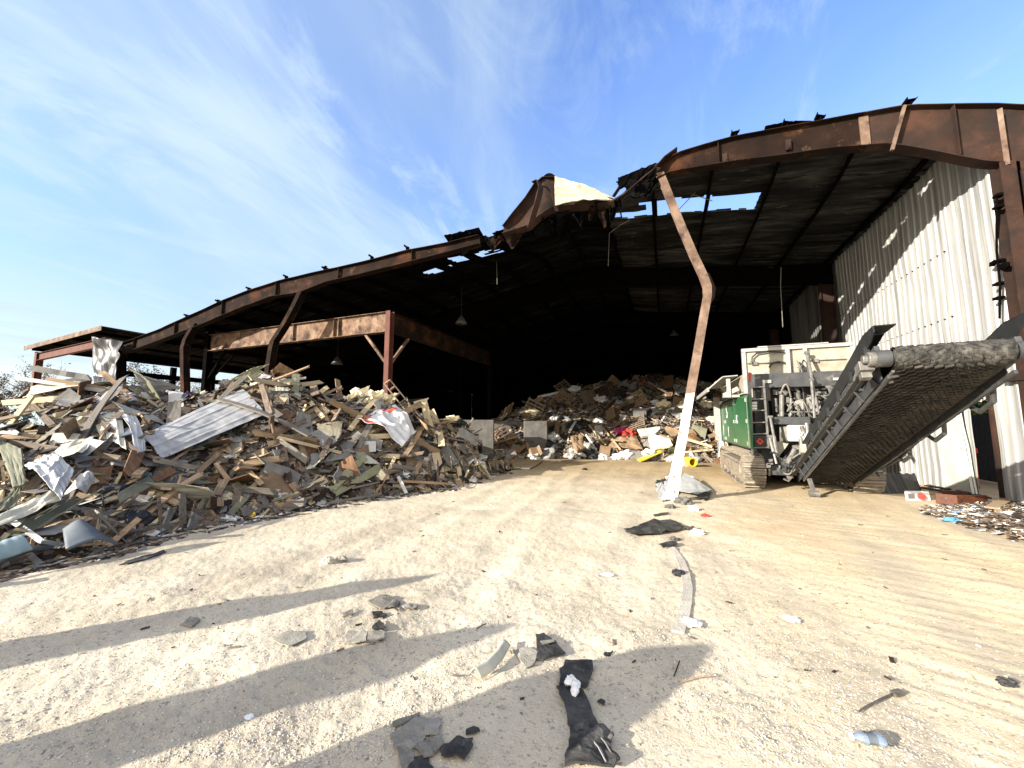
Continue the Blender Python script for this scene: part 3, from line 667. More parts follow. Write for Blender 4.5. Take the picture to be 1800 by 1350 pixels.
# roof sheets: ribbed, torn open in places
def roof():
    nx = 150; xs = np.linspace(LX-.4, WX+.35, nx)
    ys = []; dz = []
    y = YF+.13
    while y < YB:
        for o_, d in ((0,0),(.20,0),(.235,.035),(.275,.035)): ys.append(y+o_); dz.append(d)
        y += .31
    ys = np.array(ys); dz = np.array(dz)
    X, Y = np.meshgrid(xs, ys, indexing='ij'); crum = .03*vnoise(X*1.3, Y*1.3, 51)+.02*vnoise(X*3, Y*3, 52)
    Z = zroof(X, Y)+.08+dz[None]+crum
    nyy = len(ys); vs = np.stack([X, Y, Z], -1).reshape(-1, 3)
    i, j = np.meshgrid(np.arange(nx-1), np.arange(nyy-1), indexing='ij')
    cx = (X[:-1,:-1]+X[1:,1:])/2; cy = (Y[:-1,:-1]+Y[1:,1:])/2
    n = vnoise(cx*3.3, cy*3.3, 61)*.18+vnoise(cx*9, cy*9, 62)*.08
    hole = np.zeros_like(cx, bool)
    def rect(x0, x1, y0, y1): hole[(cx > x0+n) & (cx < x1+n*2) & (cy > y0+n*.4) & (cy < y1+n*.4)] = True
    rect(-.3, 2.7, 12.3, 13.2); rect(-1.4, -.2, 12.85, 13.2)          # lost rooflight
    rect(2.3, 5.3, 9.5, 10.5)
    rect(-6.4, -5.0, 10.3, 10.7); rect(-6.95, -5.35, 11.35, 12.05); rect(-8.7, -7.4, 12.15, 12.75)
    rect(-3.5, -.6, 9, 10.35)
    rect(-5.2, -3.3, 9, 10.2)
    right = (cx > -1.52) & (cy < 25)  # split follows painted-in bounce light: paler sheets on the right, blacker elsewhere
    for sel, mt, lb in ((right, 'roof_scorched_lit', 'scorched roof sheets on the right, greyed by painted-in bounce light, with a long torn opening'), (~right, 'roof_under', 'sooty black ribbed roof sheets')):
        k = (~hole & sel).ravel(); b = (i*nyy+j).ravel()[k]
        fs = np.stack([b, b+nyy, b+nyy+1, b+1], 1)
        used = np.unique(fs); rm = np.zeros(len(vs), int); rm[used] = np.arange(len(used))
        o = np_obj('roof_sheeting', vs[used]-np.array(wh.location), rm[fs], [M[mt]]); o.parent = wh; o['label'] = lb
        sd = o.modifiers.new('thickness', 'SOLIDIFY'); sd.thickness = .004
roof()
# purlins running into the depth of the hall
px_ = [WX-.25-1.5*k for k in range(21)]
for x in px_:
    if x < LX: continue
    mb = MB(); pts = np.arange(YF+.15, 34, 1.6)
    L_ = [V((x, y, float(zroof(x, y))+.005)) for y in pts]
    lit = x > -2
    for a, b in zip(L_[:-1], L_[1:]):
        mb.bar(a, b+(b-a)*.0, .012, .2); 
        mb.bar(a+V((.04,0,.10)), b+V((.04,0,.10)), .08, .01); mb.bar(a+V((-.04,0,-.10)), b+V((-.04,0,-.10)), .08, .01)
    mb.build('purlin', M['rust_dark'] if not lit else M['rust_dark'], wh)
# inner frames
for y in (17.5, 25, 33):
    mb = MB(); xs = np.linspace(LX, WX-.1, 30)
    dep = .75
    def fn(u, v, y=y): 
        x = LX+(WX-.1-LX)*u; z = float(zroof(x, y))-.12; d = dep-.25*math.sin(PI*abs(u-.5)*1.6)
        return (x, y, z-dep*v)
    mb.surf(fn, 40, 2, .014)
    mb.ribbon([V(fn(u, 0)) for u in np.linspace(0,1,30)], (0,.12,0), .016); mb.ribbon([V(fn(u, 1)) for u in np.linspace(0,1,30)], (0,.12,0), .016)
    mb.build('inner_rafter', M['rust_dark'], wh)
    for x in (LX+.2, WX-.35, -14.0):
        if x == -14.0 and y < 20: continue
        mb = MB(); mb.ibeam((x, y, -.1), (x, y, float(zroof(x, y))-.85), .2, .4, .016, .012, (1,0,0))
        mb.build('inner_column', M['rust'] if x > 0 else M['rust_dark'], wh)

# torn sheets and strips hanging from the broken middle
for k, (px, py, w_, h_, dy) in enumerate(((905,405,34,30,.15),(950,388,40,34,.35),(1000,374,46,30,.5),(1050,364,30,34,.4),(1105,318,40,30,.1),(1138,306,34,46,.25),(870,418,30,20,.2),(822,432,40,14,.1),(1082,352,20,44,.2))):
    mb = MB()
    mb.surf(lambda u, v: P3(px-w_/2+w_*u+5*mnoise.noise(V((v*3, k, 0))), py+h_*v*(.55+.45*math.sin(u*5+k)), dy)+V((0, .25*mnoise.noise(V((u*3, v*3, k*3.1)))+.1*v, .06*mnoise.noise(V((u*6, v*5, k))))), 16, 10, .008)
    mb.build('hanging_sheet', M['soot'] if k % 3 else M['rust_char_shade'], wh)
# right-hand corner column and the door wall
cx0 = at(1752, 300, X=WX+.05)
mb = MB(); mb.ibeam((WX+.06, YF-.02, -.1), (WX+.06, YF-.02, float(zbot(WX))-.02), .22, .26, .018, .012, (0,1,0))
mb.ibeam((WX+.44, YF-.06, -.1), (WX+.44, YF-.06, float(zbot(WX+.4))-.02), .5, .3, .016, .012, (0,1,0))
o = mb.build('corner_column', M['rust'], wh); o['label'] = 'rusty brown corner column at the right edge'
def wall(y0, y1, z0, z1f, mat, name, x=WX+.05, label=None, lean=0.0):
    ys = []; dx = []; y = y0
    while y < y1-.001:
        for o_, d in ((0,0),(.11,0),(.135,.024),(.195,.024),(.22,0)):
            if y+o_ < y1: ys.append(y+o_); dx.append(d)
        y += .25
    ys.append(y1); dx.append(0)
    ys = np.array(ys); dx = np.array(dx); nz_ = 30
    vs = []; T = np.linspace(0, 1, nz_)
    Y, TT = np.meshgrid(ys, T, indexing='ij'); ZT = np.array([z1f(q) for q in ys])[:,None]
    Z = z0+(ZT-z0)*TT
    X = x-dx[:,None]+.022*vnoise(Y*.9, Z*.8, 71)+.010*vnoise(Y*2.3, Z*2, 72)+lean*(Z-z0)
    X = X - .006*(Z > z0+(ZT-z0)*.42)*1.0
    vs = np.stack([X, Y, Z], -1).reshape(-1,3); n = len(ys)
    i, j = np.meshgrid(np.arange(n-1), np.arange(nz_-1), indexing='ij'); b = (i*nz_+j).ravel()
    fs = np.stack([b, b+1, b+nz_+1, b+nz_], 1)
    o = np_obj(name, vs-np.array(wh.location), fs, [mat]); o.parent = wh
    sd = o.modifiers.new('thickness', 'SOLIDIFY'); sd.thickness = .003; sd.offset = 1
    if label: o['label'] = label
zr_ = lambda y: float(zroof(WX, y))+.14
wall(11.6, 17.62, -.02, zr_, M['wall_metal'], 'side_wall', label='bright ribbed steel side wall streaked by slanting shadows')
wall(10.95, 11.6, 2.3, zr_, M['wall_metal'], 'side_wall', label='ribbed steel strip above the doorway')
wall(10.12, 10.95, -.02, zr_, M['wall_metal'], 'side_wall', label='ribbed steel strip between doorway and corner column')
wall(17.622, 23.5, -.02, zr_, M['wall_shaded'], 'side_wall', label='ribbed wall further back, its shade put into a duller colour')
wall(23.5, YB, -.02, zr_, M['soot_shade_wall'], 'side_wall')
mb = MB()
mb.box((LX, YB, -.1), (WX+.1, YB+.1, 9)); mb.build('back_wall', M['soot_shade_wall'], wh)
mb = MB(); mb.box((LX-.1, 16.6, -.1), (LX, YB-.003, ZEL+.1)); mb.build('left_wall', M['soot_shade_wall'], wh)
for zz in (2.55, 4.05, 5.6):
    mb = MB()
    for y in np.arange(11.72, 17.5, .25): mb.box((WX+.05-.052, y-.011, zz-.011), (WX+.05-.018, y+.011, zz+.011))
    mb.build('screw_row', M['rust'], wh)
# door jamb, lintel, leaning door leaf
mb = MB(); mb.box((WX+.0, 10.93, 0), (WX+.13, 10.99, 2.3)); mb.box((WX-.03, 10.85, 2.3), (WX+.13, 11.9, 2.36)); mb.bar((WX-.03, 10.5, 2.92), (WX-.03, 12.0, 2.9), .05, .05)
mb.build('door_frame', M['rust'], wh)
mb = MB()
mb.surf(lambda u, v: (WX-.02-.10*v+.02*mnoise.noise(V((u*3, v*3, 0))), 11.55+.95*u+.06*v, .02+2.15*v), 8, 10, .03)
mb.bar((WX-.07,11.56,.02),(WX-.17,11.62,2.17),.05,.04); mb.bar((WX-.06,11.60,1.1),(WX-.10,11.75,1.1),.06,.05)
o = mb.build('door', M['door_metal'], wh); o['label'] = 'battered pale steel door leaf standing ajar'
# pipe and conduit bits on the corner column
mb = MB()
mb.tube([at(1752,345,X=WX-.1), at(1752,440,X=WX-.1), at(1758,500,X=WX-.12), at(1757,560,X=WX-.12)], .018)
for py in (345, 365, 460, 500, 525):
    c = at(1752, py, X=WX-.1); mb.box((c.x-.03, c.y-.08, c.z-.02), (c.x+.08, c.y+.06, c.z+.03))
for c, s_ in ((at(1748,462,X=WX-.06), .10), (at(1765,468,X=WX-.06), .13), (at(1753,500,X=WX-.08), .07)):
    mb.blob(c, (.05, s_, s_*.6), .5, 2.2, 1, seed=int(s_*100))
mb.build('conduit', M['rust_dark'], wh)
mb = MB(); c = at(1772, 665, X=WX-.08); mb.box((c.x-.02, c.y-.2, c.z-.06), (c.x+.1, c.y+.12, c.z+.05)); mb.build('hinge_bracket', M['rust'], wh)

# left eave beam and front posts of the left bays
def bent(name, pts, w, h, mat, label, up=(0,1,0), parent=None):
    mb = MB()
    P = [V(p) for p in pts]
    for s_ in (-1, 1):
        mb.ribbon([p+V((0, s_*h/2, 0)) for p in P], V((w/2, 0, 0)), .014)
    mb.ribbon(P, V((0, h/2-.008, 0)), .010)
    o = mb.build(name, mat, parent or wh); o['label'] = label; return o
def pl(*pp, Y=YF): return [at(x, y, Y=Y) for x, y in pp]
bent('front_column', pl((531,515),(519,540),(505,566),(490,590),(483,600),(480,612),(474,650))+[at(474,650,Y=YF)*1+V((-.1,0,-3.2))], .22, .24, M['rust_char_shade'], 'bent rusty post hanging down into the debris heap')
bent('front_column', pl((346,569),(338,582),(329,598),(325,612),(325,640),(326,690))+[at(326,690,Y=YF)+V((0,0,-3))], .24, .24, M['rust_char_shade'], 'kinked rusty post left of the inner steel beam')
bent('front_column', pl((213,616),(212,660),(211,700))+[at(211,700,Y=YF)+V((0,0,-3))], .26, .3, M['rust_char_shade'], 'upright rusty post at the left end of the sloping rafter')
pole = bent('front_column', [at(1160,306,Y=YF), at(1176,345,Y=YF), at(1196,395,Y=YF), at(1218,447,Y=YF), at(1236,485,Y=YF-.05), at(1243,505,Y=YF-.1), at(1243,522,Y=YF-.13), at(1237,555,Y=YF-.2), at(1226,620,Y=YF-.4), at(1213,692,Y=YF-.7)], .185, .15, M['rust_pale'], 'tall buckled rusty post with a sharp elbow')
mb = MB()
P = [at(1213,692,Y=YF-.7), at(1201,760,Y=YF-1.0), at(1190,815,Y=YF-1.25), at(1178,882,Z=-.03)]
for s_ in (-1, 1): mb.ribbon([p+V((0, s_*.085, 0)) for p in P], V((.085, 0, 0)), .014)
mb.ribbon(P, V((0, .077, 0)), .01)
mb.ribbon([p+V((0,-.10,0)) for p in P], [V((.088,0,.01)), V((.092,0,0)), V((.10,0,0)), V((.13,0,0))], .012)
o = mb.build('post_foot', M['pole_white'], wh); o['label'] = 'white painted lower end of the buckled post'
# crumpled plate bits around elbow
mb = MB(); mb.ribbon([at(1243,480,Y=YF+.1), at(1254,505,Y=YF+.12), at(1252,522,Y=YF+.1), at(1240,545,Y=YF+.05)], V((.05,.04,0)), .014)
mb.blob(at(1237,520,Y=YF-.1), (.03,.05,.09), .5, 3, 1); mb.build('torn_plate', M['rust'], wh)
mb = MB(); mb.ibeam((LX, YF+.2, ZEL-.55), (LX, 30, ZEL-.55), .2, .4); mb.ibeam((LX, YF+.2, ZEL-1.4), (LX, 30, ZEL-1.4), .15, .25)
mb.build('eave_beam', M['rust_dark'], wh)
for y in (14.0, 16.4):
    mb = MB(); mb.ibeam((LX, y, -.1), (LX, y, ZEL-.3), .2, .3, up=(1,0,0)); mb.build('side_column', M['rust_dark'], wh)

# ------------------------------------------------------------------ inner steel frame with the long beam
fr = thing('steel_gantry', 'rust-mottled inner steel frame with a long deep beam on a red-brown post', 'steel frame', (-9, 11.0, 0))
GY = 11.0
a, b = at(372, 588, Y=GY), at(681, 549, Y=GY); a2, b2 = at(372, 609, Y=GY), at(681, 584, Y=GY)
ztb = b.z; zbb = b2.z
mb = MB(); mb.ibeam((a.x, GY, (ztb+zbb)/2), (b.x, GY, (ztb+zbb)/2), .24, ztb-zbb)
for x in (b.x-2.2, b.x-2.45, b.x-4.6):
    mb.box((x-.006, GY-.11, zbb+.02), (x+.006, GY-.007, ztb-.02))
o = mb.build('long_beam', M['rust_bright'], fr)
mb = MB()
for r_ in range(5):
    for c_ in (0, 1): mb.tube([(b.x-2.29-.1*c_, GY-.03, zbb+.14+r_*.1), (b.x-2.29-.1*c_, GY-.007, zbb+.14+r_*.1)], .014, 6)
mb.build('bolt_row', M['rust_dark'], fr)
mb = MB(); mb.ibeam((b.x+.12, GY, -.1), (b.x+.12, GY, ztb+.02), .2, .24, .016, .012, (0,1,0)); mb.build('post', M['red_oxide'], fr)
mb = MB(); mb.ibeam((a.x-.12, GY, -.1), (a.x-.12, GY, ztb+.3), .24, .26, .016, .012, (0,1,0)); mb.build('post', M['rust_dark'], fr)
mb = MB(); mb.ibeam((b.x+.12, GY+.125, (ztb+zbb)/2), (b.x+.12, 19.5, (ztb+zbb)/2), .22, ztb-zbb-.02); mb.build('cross_beam', M['rust_char_shade'], fr)
mb = MB(); mb.ibeam((b.x+.12, 19.6, -.1), (b.x+.12, 19.6, ztb), .2, .24, .016, .012, (0,1,0)); mb.build('post', M['rust_dark'], fr)
mb = MB(); mb.bar((b.x-.95, GY, zbb-.02), (b.x+.04, GY, zbb-1.15), .09, .09); mb.build('brace', M['rust_bright'], fr)
mb = MB(); mb.bar((b.x+.12, GY+1.1, zbb-.02), (b.x+.12, GY+.14, zbb-1.1), .09, .09); mb.build('brace', M['rust_bright'], fr)
mb = MB(); mb.bar((a.x+1.1, GY, zbb-.02), (a.x+.0, GY, zbb-1.3), .09, .09); mb.bar((a.x+.9, GY+.5, zbb-.1), (a.x-.05, GY+.13, zbb-1.3), .07, .07); mb.build('brace', M['rust_dark'], fr)
# concrete bay walls
def blk(px0, px1, ytop, zc, name, label):
    r0, r1 = az_el(px0, 745)[0], az_el(px1, 745)[0]
    p, q = from_az(r0, zc), from_az(r1, zc-.0)
    h = CZ+az_el((px0+px1)/2, ytop)[1]*zc
    d = (q-p); dn = V((-d.y, d.x, 0)).normalized()
    mb = MB(); mb.obox((p+q)/2+dn*.3+V((0,0,h/2-.05)), d/2, dn*.3, (0,0,h/2+.05))
    o = mb.build(name, M['concrete'], bevel=.03); tag(o, label, 'concrete block', 'concrete bay walls in the hall'); return o
blk(745, 868, 738, 17.0, 'concrete_block', 'grey concrete bay wall rising behind the right end of the heap')
blk(869, 921, 741, 20.5, 'concrete_block', 'dark concrete bay wall set back between two lighter ones')
blk(921, 962, 740, 18.8, 'concrete_block', 'grey concrete block with pale spots beside the far pile')

# ------------------------------------------------------------------ lean-to shed at the far left
sh = thing('open_shed', 'low open-sided lean-to shed with rusty red steel roof edge at the far left', 'shed', (-30, YF, 0))
e0 = at(45, 612, Y=YF); e1 = at(181, 576, Y=YF)
e0b = V((e0.x, 24, e0.z)); e1b = V((e1.x, 24, e1.z))
mb = MB(); nn = V((-(e1.z-e0.z), 0, e1.x-e0.x)).normalized()
mb.surf(lambda u, v: e0.lerp(e1, u)+V((0, 13.4*v, 0))+nn*(.05+.03*math.sin(u*90)), 90, 4, .006); mb.build('roof_sheet', M['roof_under'], sh)
mb = MB(); mb.bar(e0+V((0,-.05,-.02)), e1+V((0,-.05,-.02)), .03, .24); mb.build('fascia', M['rust_pale'], sh)
mb = MB(); mb.ibeam(e0+V((.6,.35,-.50)), e1+V((-.3,.35,-.62)), .2, .42); mb.build('rafter', M['red_oxide'], sh)
mb = MB(); mb.ibeam((e0.x+.5, YF+.4, -.1), (e0.x+.5, YF+.4, e0.z-.2), .26, .3, up=(0,1,0)); mb.build('post', M['red_oxide'], sh)
mb = MB(); mb.ibeam((e0.x+.5, 17, -.1), (e0.x+.5, 17, e0.z-.2), .26, .3, up=(0,1,0)); mb.build('post', M['rust_dark'], sh)
for t in (.08, .35, .62, .9):
    p = e0.lerp(e1, t); mb = MB(); mb.bar(p+V((0,.05,-.12)), p+V((0,13.3,-.12)), .07, .18); mb.build('purlin', M['rust_dark'], sh)
mb = MB(); mb.surf(lambda u, v: e1.lerp(at(300,598,Y=YF+1.2), u)+V((0, 8*v, .05)), 12, 3, .02); mb.build('link_roof', M['soot'], sh)
# crumpled sheet standing at the corner of the two roofs
mb = MB()
def crs(u, v):
    p = at(163+44*v, 662-70*u+6*v, Y=YF-.55)
    k = .12*math.sin(v*24)*(1-.5*u)
    f = .22*max(0, u-.72)/.28*math.sin(v*5)
    return p+V((.25*math.exp(-((u-.62)/.12)**2)*v, k*.4-f+.12*mnoise.noise(V((u*4, v*4, 3))), .06*mnoise.noise(V((u*5, v*5, 1)))))
mb.surf(crs, 26, 40, .006)
mb.surf(lambda u, v: crs(0, v)+V((0,.2*u,-2.2*u)), 2, 40, .006)
o = mb.build('crumpled_sheet', M['galv_dark'], smooth=True); tag(o, 'crumpled shiny corrugated steel sheet standing upright at the corner between shed and warehouse', 'metal sheet')

# hanging lamps in the hall
for px, py, zc, lab in ((811,562,17,'dull bell lamp hanging beside the inner steel frame'), (1185,585,24,'bell lamp hanging in the dark behind the buckled post'), (593,633,19,'faint bell lamp hanging low behind the long beam')):
    r = ray(px, py); f = -r.x*SY+r.y*CY; p = V((r.x/f*zc, r.y/f*zc, CZ+r.z/f*zc))
    t = thing('pendant_lamp', lab, 'lamp', p, 'bell lamps hanging in the burnt hall')
    mb = MB(); mb.tube([p+V((0,0,.18)), p+V((0,0,.12)), p+V((0,0,-.05)), p+V((0,0,-.2))], [.05,.09,.2,.28], 14); mb.build('shade', M['lamp_metal'], t, True)
    mb = MB(); mb.tube([p+V((0,0,.18)), V((p.x, p.y, float(zroof(p.x, p.y))))], .012, 5); mb.build('cord', M['hose'], t)
def wire(pts, lab, r=.012, mat='hose_grey'):
    mb = MB(); mb.tube(pts, r, 5); o = mb.build('dangling_wire', M[mat]); tag(o, lab, 'wire', 'wires dangling from the burnt roof')
wire([at(1107,386,Y=13), at(1090,396,Y=13), at(1071,410,Y=13), at(1070,440,Y=13), at(1069,468,Y=13)], 'bent pale wire dangling left of the top of the buckled post')
wire([at(1190,372,Y=12), at(1224,336,Y=12)], 'straight thin rod slanting across the open rooflight'); wire([at(1212,340,Y=12.1), at(1252,353,Y=12.1)], 'thin rod sagging to the right in the open rooflight')
wire([at(1373,470,Y=15), at(1372,500,Y=15), at(1376,575,Y=15)], 'thin upright conduit hanging near the dark end of the side wall')
wire([at(873,460,Y=13), at(874,500,Y=13)], 'short wire hanging under the left roof')
mb = MB(); mb.bar(at(1345,466,Y=17.5), at(1425,486,Y=17.6), .05, .12); o = mb.build('loose_girt', M['rust']); tag(o, 'loose brown steel angle hanging at the top of the dull side wall', 'steel angle')
# ------------------------------------------------------------------ mobile shredder with its discharge conveyor
ms = thing('mobile_shredder', 'green and cream tracked waste shredder with its black discharge conveyor raised to the front', 'shredder', (3.1, 11.2, 0))
RY = 11.35
def R(px, py, Y=RY): return at(px, py, Y=Y)
def pbox(mb, x0, y0, x1, y1, Y, dep, mi=0):     # box behind a rectangle of the rear face
    a, b = at(x0, y0, Y=Y), at(x1, y1, Y=Y); mb.box((a.x, Y, a.z), (b.x, Y+dep, b.z), mi); return mb
XL = 2.0; XR = 4.42
# tracks
def track(x0, x1, nm):
    prof = []
    y0, y1, r = 11.12, 15.6, .38
    path = []
    for t in np.linspace(-PI/2, PI/2, 9): path.append((y1-r+r*math.cos(t), .40+r*math.sin(t)))
    for t in np.linspace(PI/2, 3*PI/2, 9): path.append((y0+r+r*math.cos(t), .42+r*math.sin(t)*.98))
    path.append(path[0])
    # resample into shoes
    pts = []; seg = [math.hypot(path[i+1][0]-path[i][0], path[i+1][1]-path[i][1]) for i in range(len(path)-1)]
    tot = sum(seg); n = 58; xc = (x0+x1)/2
    def pos(s_):
        s_ %= tot
        for i, g in enumerate(seg):
            if s_ <= g or i == len(seg)-1:
                k = s_/g if g else 0; return (path[i][0]+(path[i+1][0]-path[i][0])*k, path[i][1]+(path[i+1][1]-path[i][1])*k)
            s_ -= g
    mb = MB()
    for i in range(n):
        a = pos(tot*i/n); b = pos(tot*(i+.88)/n)
        A, B = V((xc, a[0], a[1])), V((xc, b[0], b[1])); d = (B-A).normalized(); nrm = V((1,0,0)).cross(d)
        if nrm.dot(V((0, (a[0]-(y0+y1)/2)*.15, a[1]-.4))) < 0: nrm = -nrm
        mb.obox((A+B)/2, V(((x1-x0)/2,0,0)), (B-A)/2, nrm*.018)
        mb.obox(A.lerp(B, .12)+nrm*.035, V(((x1-x0)/2*.98,0,0)), d*.012, nrm*.022)
        mb.obox(A.lerp(B, .6)+nrm*.03, V(((x1-x0)/2*.98,0,0)), d*.01, nrm*.014)
    o = mb.build('track_belt', M['track'], ms)
    mb = MB()
    mb.box((x0+.06, y0+.42, .2), (x1-.06, y1-.42, .62)); mb.box((x0-.012, y0+.5, .3), (x0+.055, y1-.5, .55))
    for y in (y0+.4, y1-.4): mb.tube([(x0+.02, y, .41), (x1-.02, y, .41)], .30, 20)
    for k in range(5): mb.tube([(x0+.03, y0+.75+.75*k, .16), (x1-.03, y0+.75+.75*k, .16)], .11, 12)
    mb.build('track_frame', M['track'], ms, bevel=.008)
track(1.76, 2.24, 'l'); track(3.98, 4.5, 'r')
# chassis
mb = MB()
mb.box((2.28, 11.7, .5), (3.95, 16.5, .95)); mb.box((2.02, 11.62, .95), (4.38, 17.2, 1.08)); mb.box((2.3, 12.2, .25), (3.9, 15, .5))
pbox(mb, 1322, 795, 1337, 833, RY, .35); pbox(mb, 1322, 818, 1385, 836, RY-.05, .3); 
mb.build('chassis', M['charcoal'], ms, bevel=.012)
mb = MB(); mb.tube([R(1330,826,RY-.12), R(1341,826,RY-.12)], .06, 12); mb.tube([R(1352,822,RY-.1), R(1352,836,RY-.1)], .03, 8); mb.tube([R(1378,842,RY-.2), R(1386,846,RY-.3), R(1392,838,RY-.25)], .025, 8)
mb.obox(R(1388,838,RY-.2), (.06,0,.02), (0,.05,0), (-.01,0,.04)); mb.obox(R(1340,812,RY-.05), (.05,0,0), (0,.04,0), (0,0,.07)); mb.build('hitch', M['steel'], ms, bevel=.006)
# green side
p0 = at(1318, 693, X=XL); p1 = at(1262, 711, X=XL); zt, zb = 2.36, .98
mb = MB()
yy = [p0.y+.02, 13.4, 15.4, 17.35]
for a, b in zip(yy[:-1], yy[1:]): mb.box((XL-.03, a+.012, zb), (XL+.02, b-.012, zt-.02))
mb.build('side_panel', M['green_paint'], ms, bevel=.015)
mb = MB(); mb.box((XL+.021, RY+.5, .95), (XL+.5, 17.3, 2.3)); mb.build('body', M['black_paint'], ms)
mb = MB()
for y in (11.55, 13.25, 13.55, 15.25, 15.55, 17.2):
    for z in (zb+.12, (zb+zt)/2, zt-.14): mb.box((XL-.05, y-.03, z-.05), (XL-.031, y+.03, z+.05))
mb.box((XL-.034, 11.41, zb+.02), (XL-.031, 11.44, zt-.05))
mb.build('panel_hinge', M['machine_white'], ms)
def text(body, p, size, xdir, updir, mat, parent, name='lettering'):
    cu = bpy.data.curves.new('t', 'FONT'); cu.body = body; cu.size = size; cu.extrude = .002; cu.align_x = 'CENTER'; cu.align_y = 'CENTER'
    tmp = bpy.data.objects.new('t', cu); COL.objects.link(tmp)
    dg = bpy.context.evaluated_depsgraph_get(); me = bpy.data.meshes.new_from_object(tmp.evaluated_get(dg)); bpy.data.objects.remove(tmp)
    x = V(xdir).normalized(); u = V(updir).normalized(); n = x.cross(u)
    mt = Matrix(((x.x,u.x,n.x,0),(x.y,u.y,n.y,0),(x.z,u.z,n.z,0),(0,0,0,1)))
    me.transform(mt); me.transform(Matrix.Translation(V(p)-ORG[parent.name])); me.materials.clear(); me.materials.append(mat)
    o = bpy.data.objects.new(name, me); COL.objects.link(o); o.parent = parent; ORG[o.name] = ORG[parent.name]; return o
text('K', (XL-.034, 13.0, 1.72), .36, (0,-1,0), (0,0,1), M['paper'], ms)
text('S', (XL-.034, 14.9, 1.98), .62, (0,-1,0), (0,0,1), M['paper'], ms)
text('I', (XL-.034, 14.75, 1.32), .5, (0,-1,0), (0,0,1), M['paper'], ms); text('I', (XL-.034, 15.9, 1.36), .5, (0,-1,0), (0,0,1), M['paper'], ms)
# hopper and its folded wings
HY = 12.15
a, b = at(1305, 612, Y=HY), at(1497, 604, Y=HY); zc_ = at(1400, 690, Y=HY).z; ht = (a.z+b.z)/2
mb = MB(); mb.box((a.x+.06, HY, zc_-.2), (b.x-.04, HY+.05, ht-.07))
mb.hexa([(a.x, HY+.06, 2.5), (a.x+.05, HY+.06, 2.5), (a.x+.05, HY+4.6, 2.5), (a.x, HY+4.6, 2.5), (a.x-.0, HY+.06, 2.98), (a.x+.05, HY+.06, 2.98), (a.x+.05, HY+4.6, 2.98), (a.x-.0, HY+4.6, 2.98)])
mb.hexa([(b.x-.05, HY+.06, 2.5), (b.x, HY+.06, 2.5), (b.x, HY+4.6, 2.5), (b.x-.05, HY+4.6, 2.5), (b.x-.05, HY+.06, 2.98), (b.x, HY+.06, 2.98), (b.x, HY+4.6, 2.98), (b.x-.05, HY+4.6, 2.98)])
mb.box((a.x, HY+4.61, 2.4), (b.x, HY+4.66, 2.9))
mb.build('hopper', M['machine_cream'], ms)
mb = MB()
mb.box((a.x-.03, HY-.07, ht-.09), (b.x+.03, HY+.055, ht)); mb.box((a.x-.03, HY-.05, zc_), (a.x+.06, HY+.054, ht-.092)); mb.box((b.x-.05, HY-.05, zc_), (b.x+.03, HY+.054, ht-.092))
mb.box((a.x+.35, HY-.09, ht+.002), (b.x-.5, HY+.02, ht+.035))
for px in (1387, 1418): pbox(mb, px-6, 612, px+5, 668, HY-.11, .105)
mb.build('hopper_rim', M['machine_white'], ms, bevel=.006)
for x0_, y0_, x1_, y1_ in ((1314,639,1380,637),(1421,634,1488,631)):
    mb = MB(); mb.tube([at(x0_,y0_,Y=HY-.03), at(x1_,y1_,Y=HY-.03)], .014, 6); mb.box(at(x0_+8,y0_-3,Y=HY-.06), at(x0_+17,y0_+3,Y=HY-.004)); mb.build('rail_pipe', M['steel'], ms)
# folded feed wing on the left
mb = MB()
w0, w1, w2 = V((1.25, 0, 2.62)), V((1.62, 0, 2.95)), V((2.0, 0, 2.97))
for (p, q) in ((w0, w1), (w1, w2)):
    n = V((-(q.z-p.z), 0, q.x-p.x)).normalized()*.03
    mb.prism([p+V((0,12.6,0)), q+V((0,12.6,0)), q+n+V((0,12.6,0)), p+n+V((0,12.6,0))], (0, 4.2, 0))
mb.bar((1.22,12.62,2.6),(1.22,16.8,2.6),.05,.12)
mb.build('feed_wing', M['machine_white'], ms, bevel=.006)
for q in (((1.62,12.7,2.42),(2.0,12.7,2.62),.06,.12),((1.5,13.5,2.9),(2.0,13.5,2.4),.06,.08),((1.75,12.65,2.36),(1.75,12.65,2.9),.1,.06),((1.62,12.8,2.40),(2.02,12.8,2.40),.3,.07),((1.85,16.5,1.0),(1.85,16.5,2.6),.2,.2)):
    mb = MB(); mb.bar(*q); mb.build('wing_strut', M['machine_white'], ms)
# dark cross beam and posts
mb = MB(); pbox(mb, 1316, 658, 1500, 677, RY+.25, .2); pbox(mb, 1346, 678, 1354, 760, RY+.2, .16); pbox(mb, 1478, 678, 1492, 730, RY+.2, .16); pbox(mb, 1362, 733, 1425, 746, RY+.05, .2); pbox(mb, 1318, 678, 1323, 795, RY+.05, .1)
mb.build('rear_frame', M['charcoal'], ms, bevel=.008)
mb = MB(); pbox(mb, 1354, 678, 1492, 740, RY+.75, .05); pbox(mb, 1323, 678, 1346, 800, RY+.4, .05); pbox(mb, 1346, 740, 1500, 830, RY+.9, .05); mb.box((2.1, RY+1.0, 1.0), (4.35, 17, 2.45)); mb.build('engine_bay', M['black_paint'], ms)
mb = MB(); pbox(mb, 1344, 668, 1356, 673, RY+.2, .04); pbox(mb, 1465, 664, 1478, 668, RY+.2, .04); mb.build('work_light', M['machine_white'], ms)
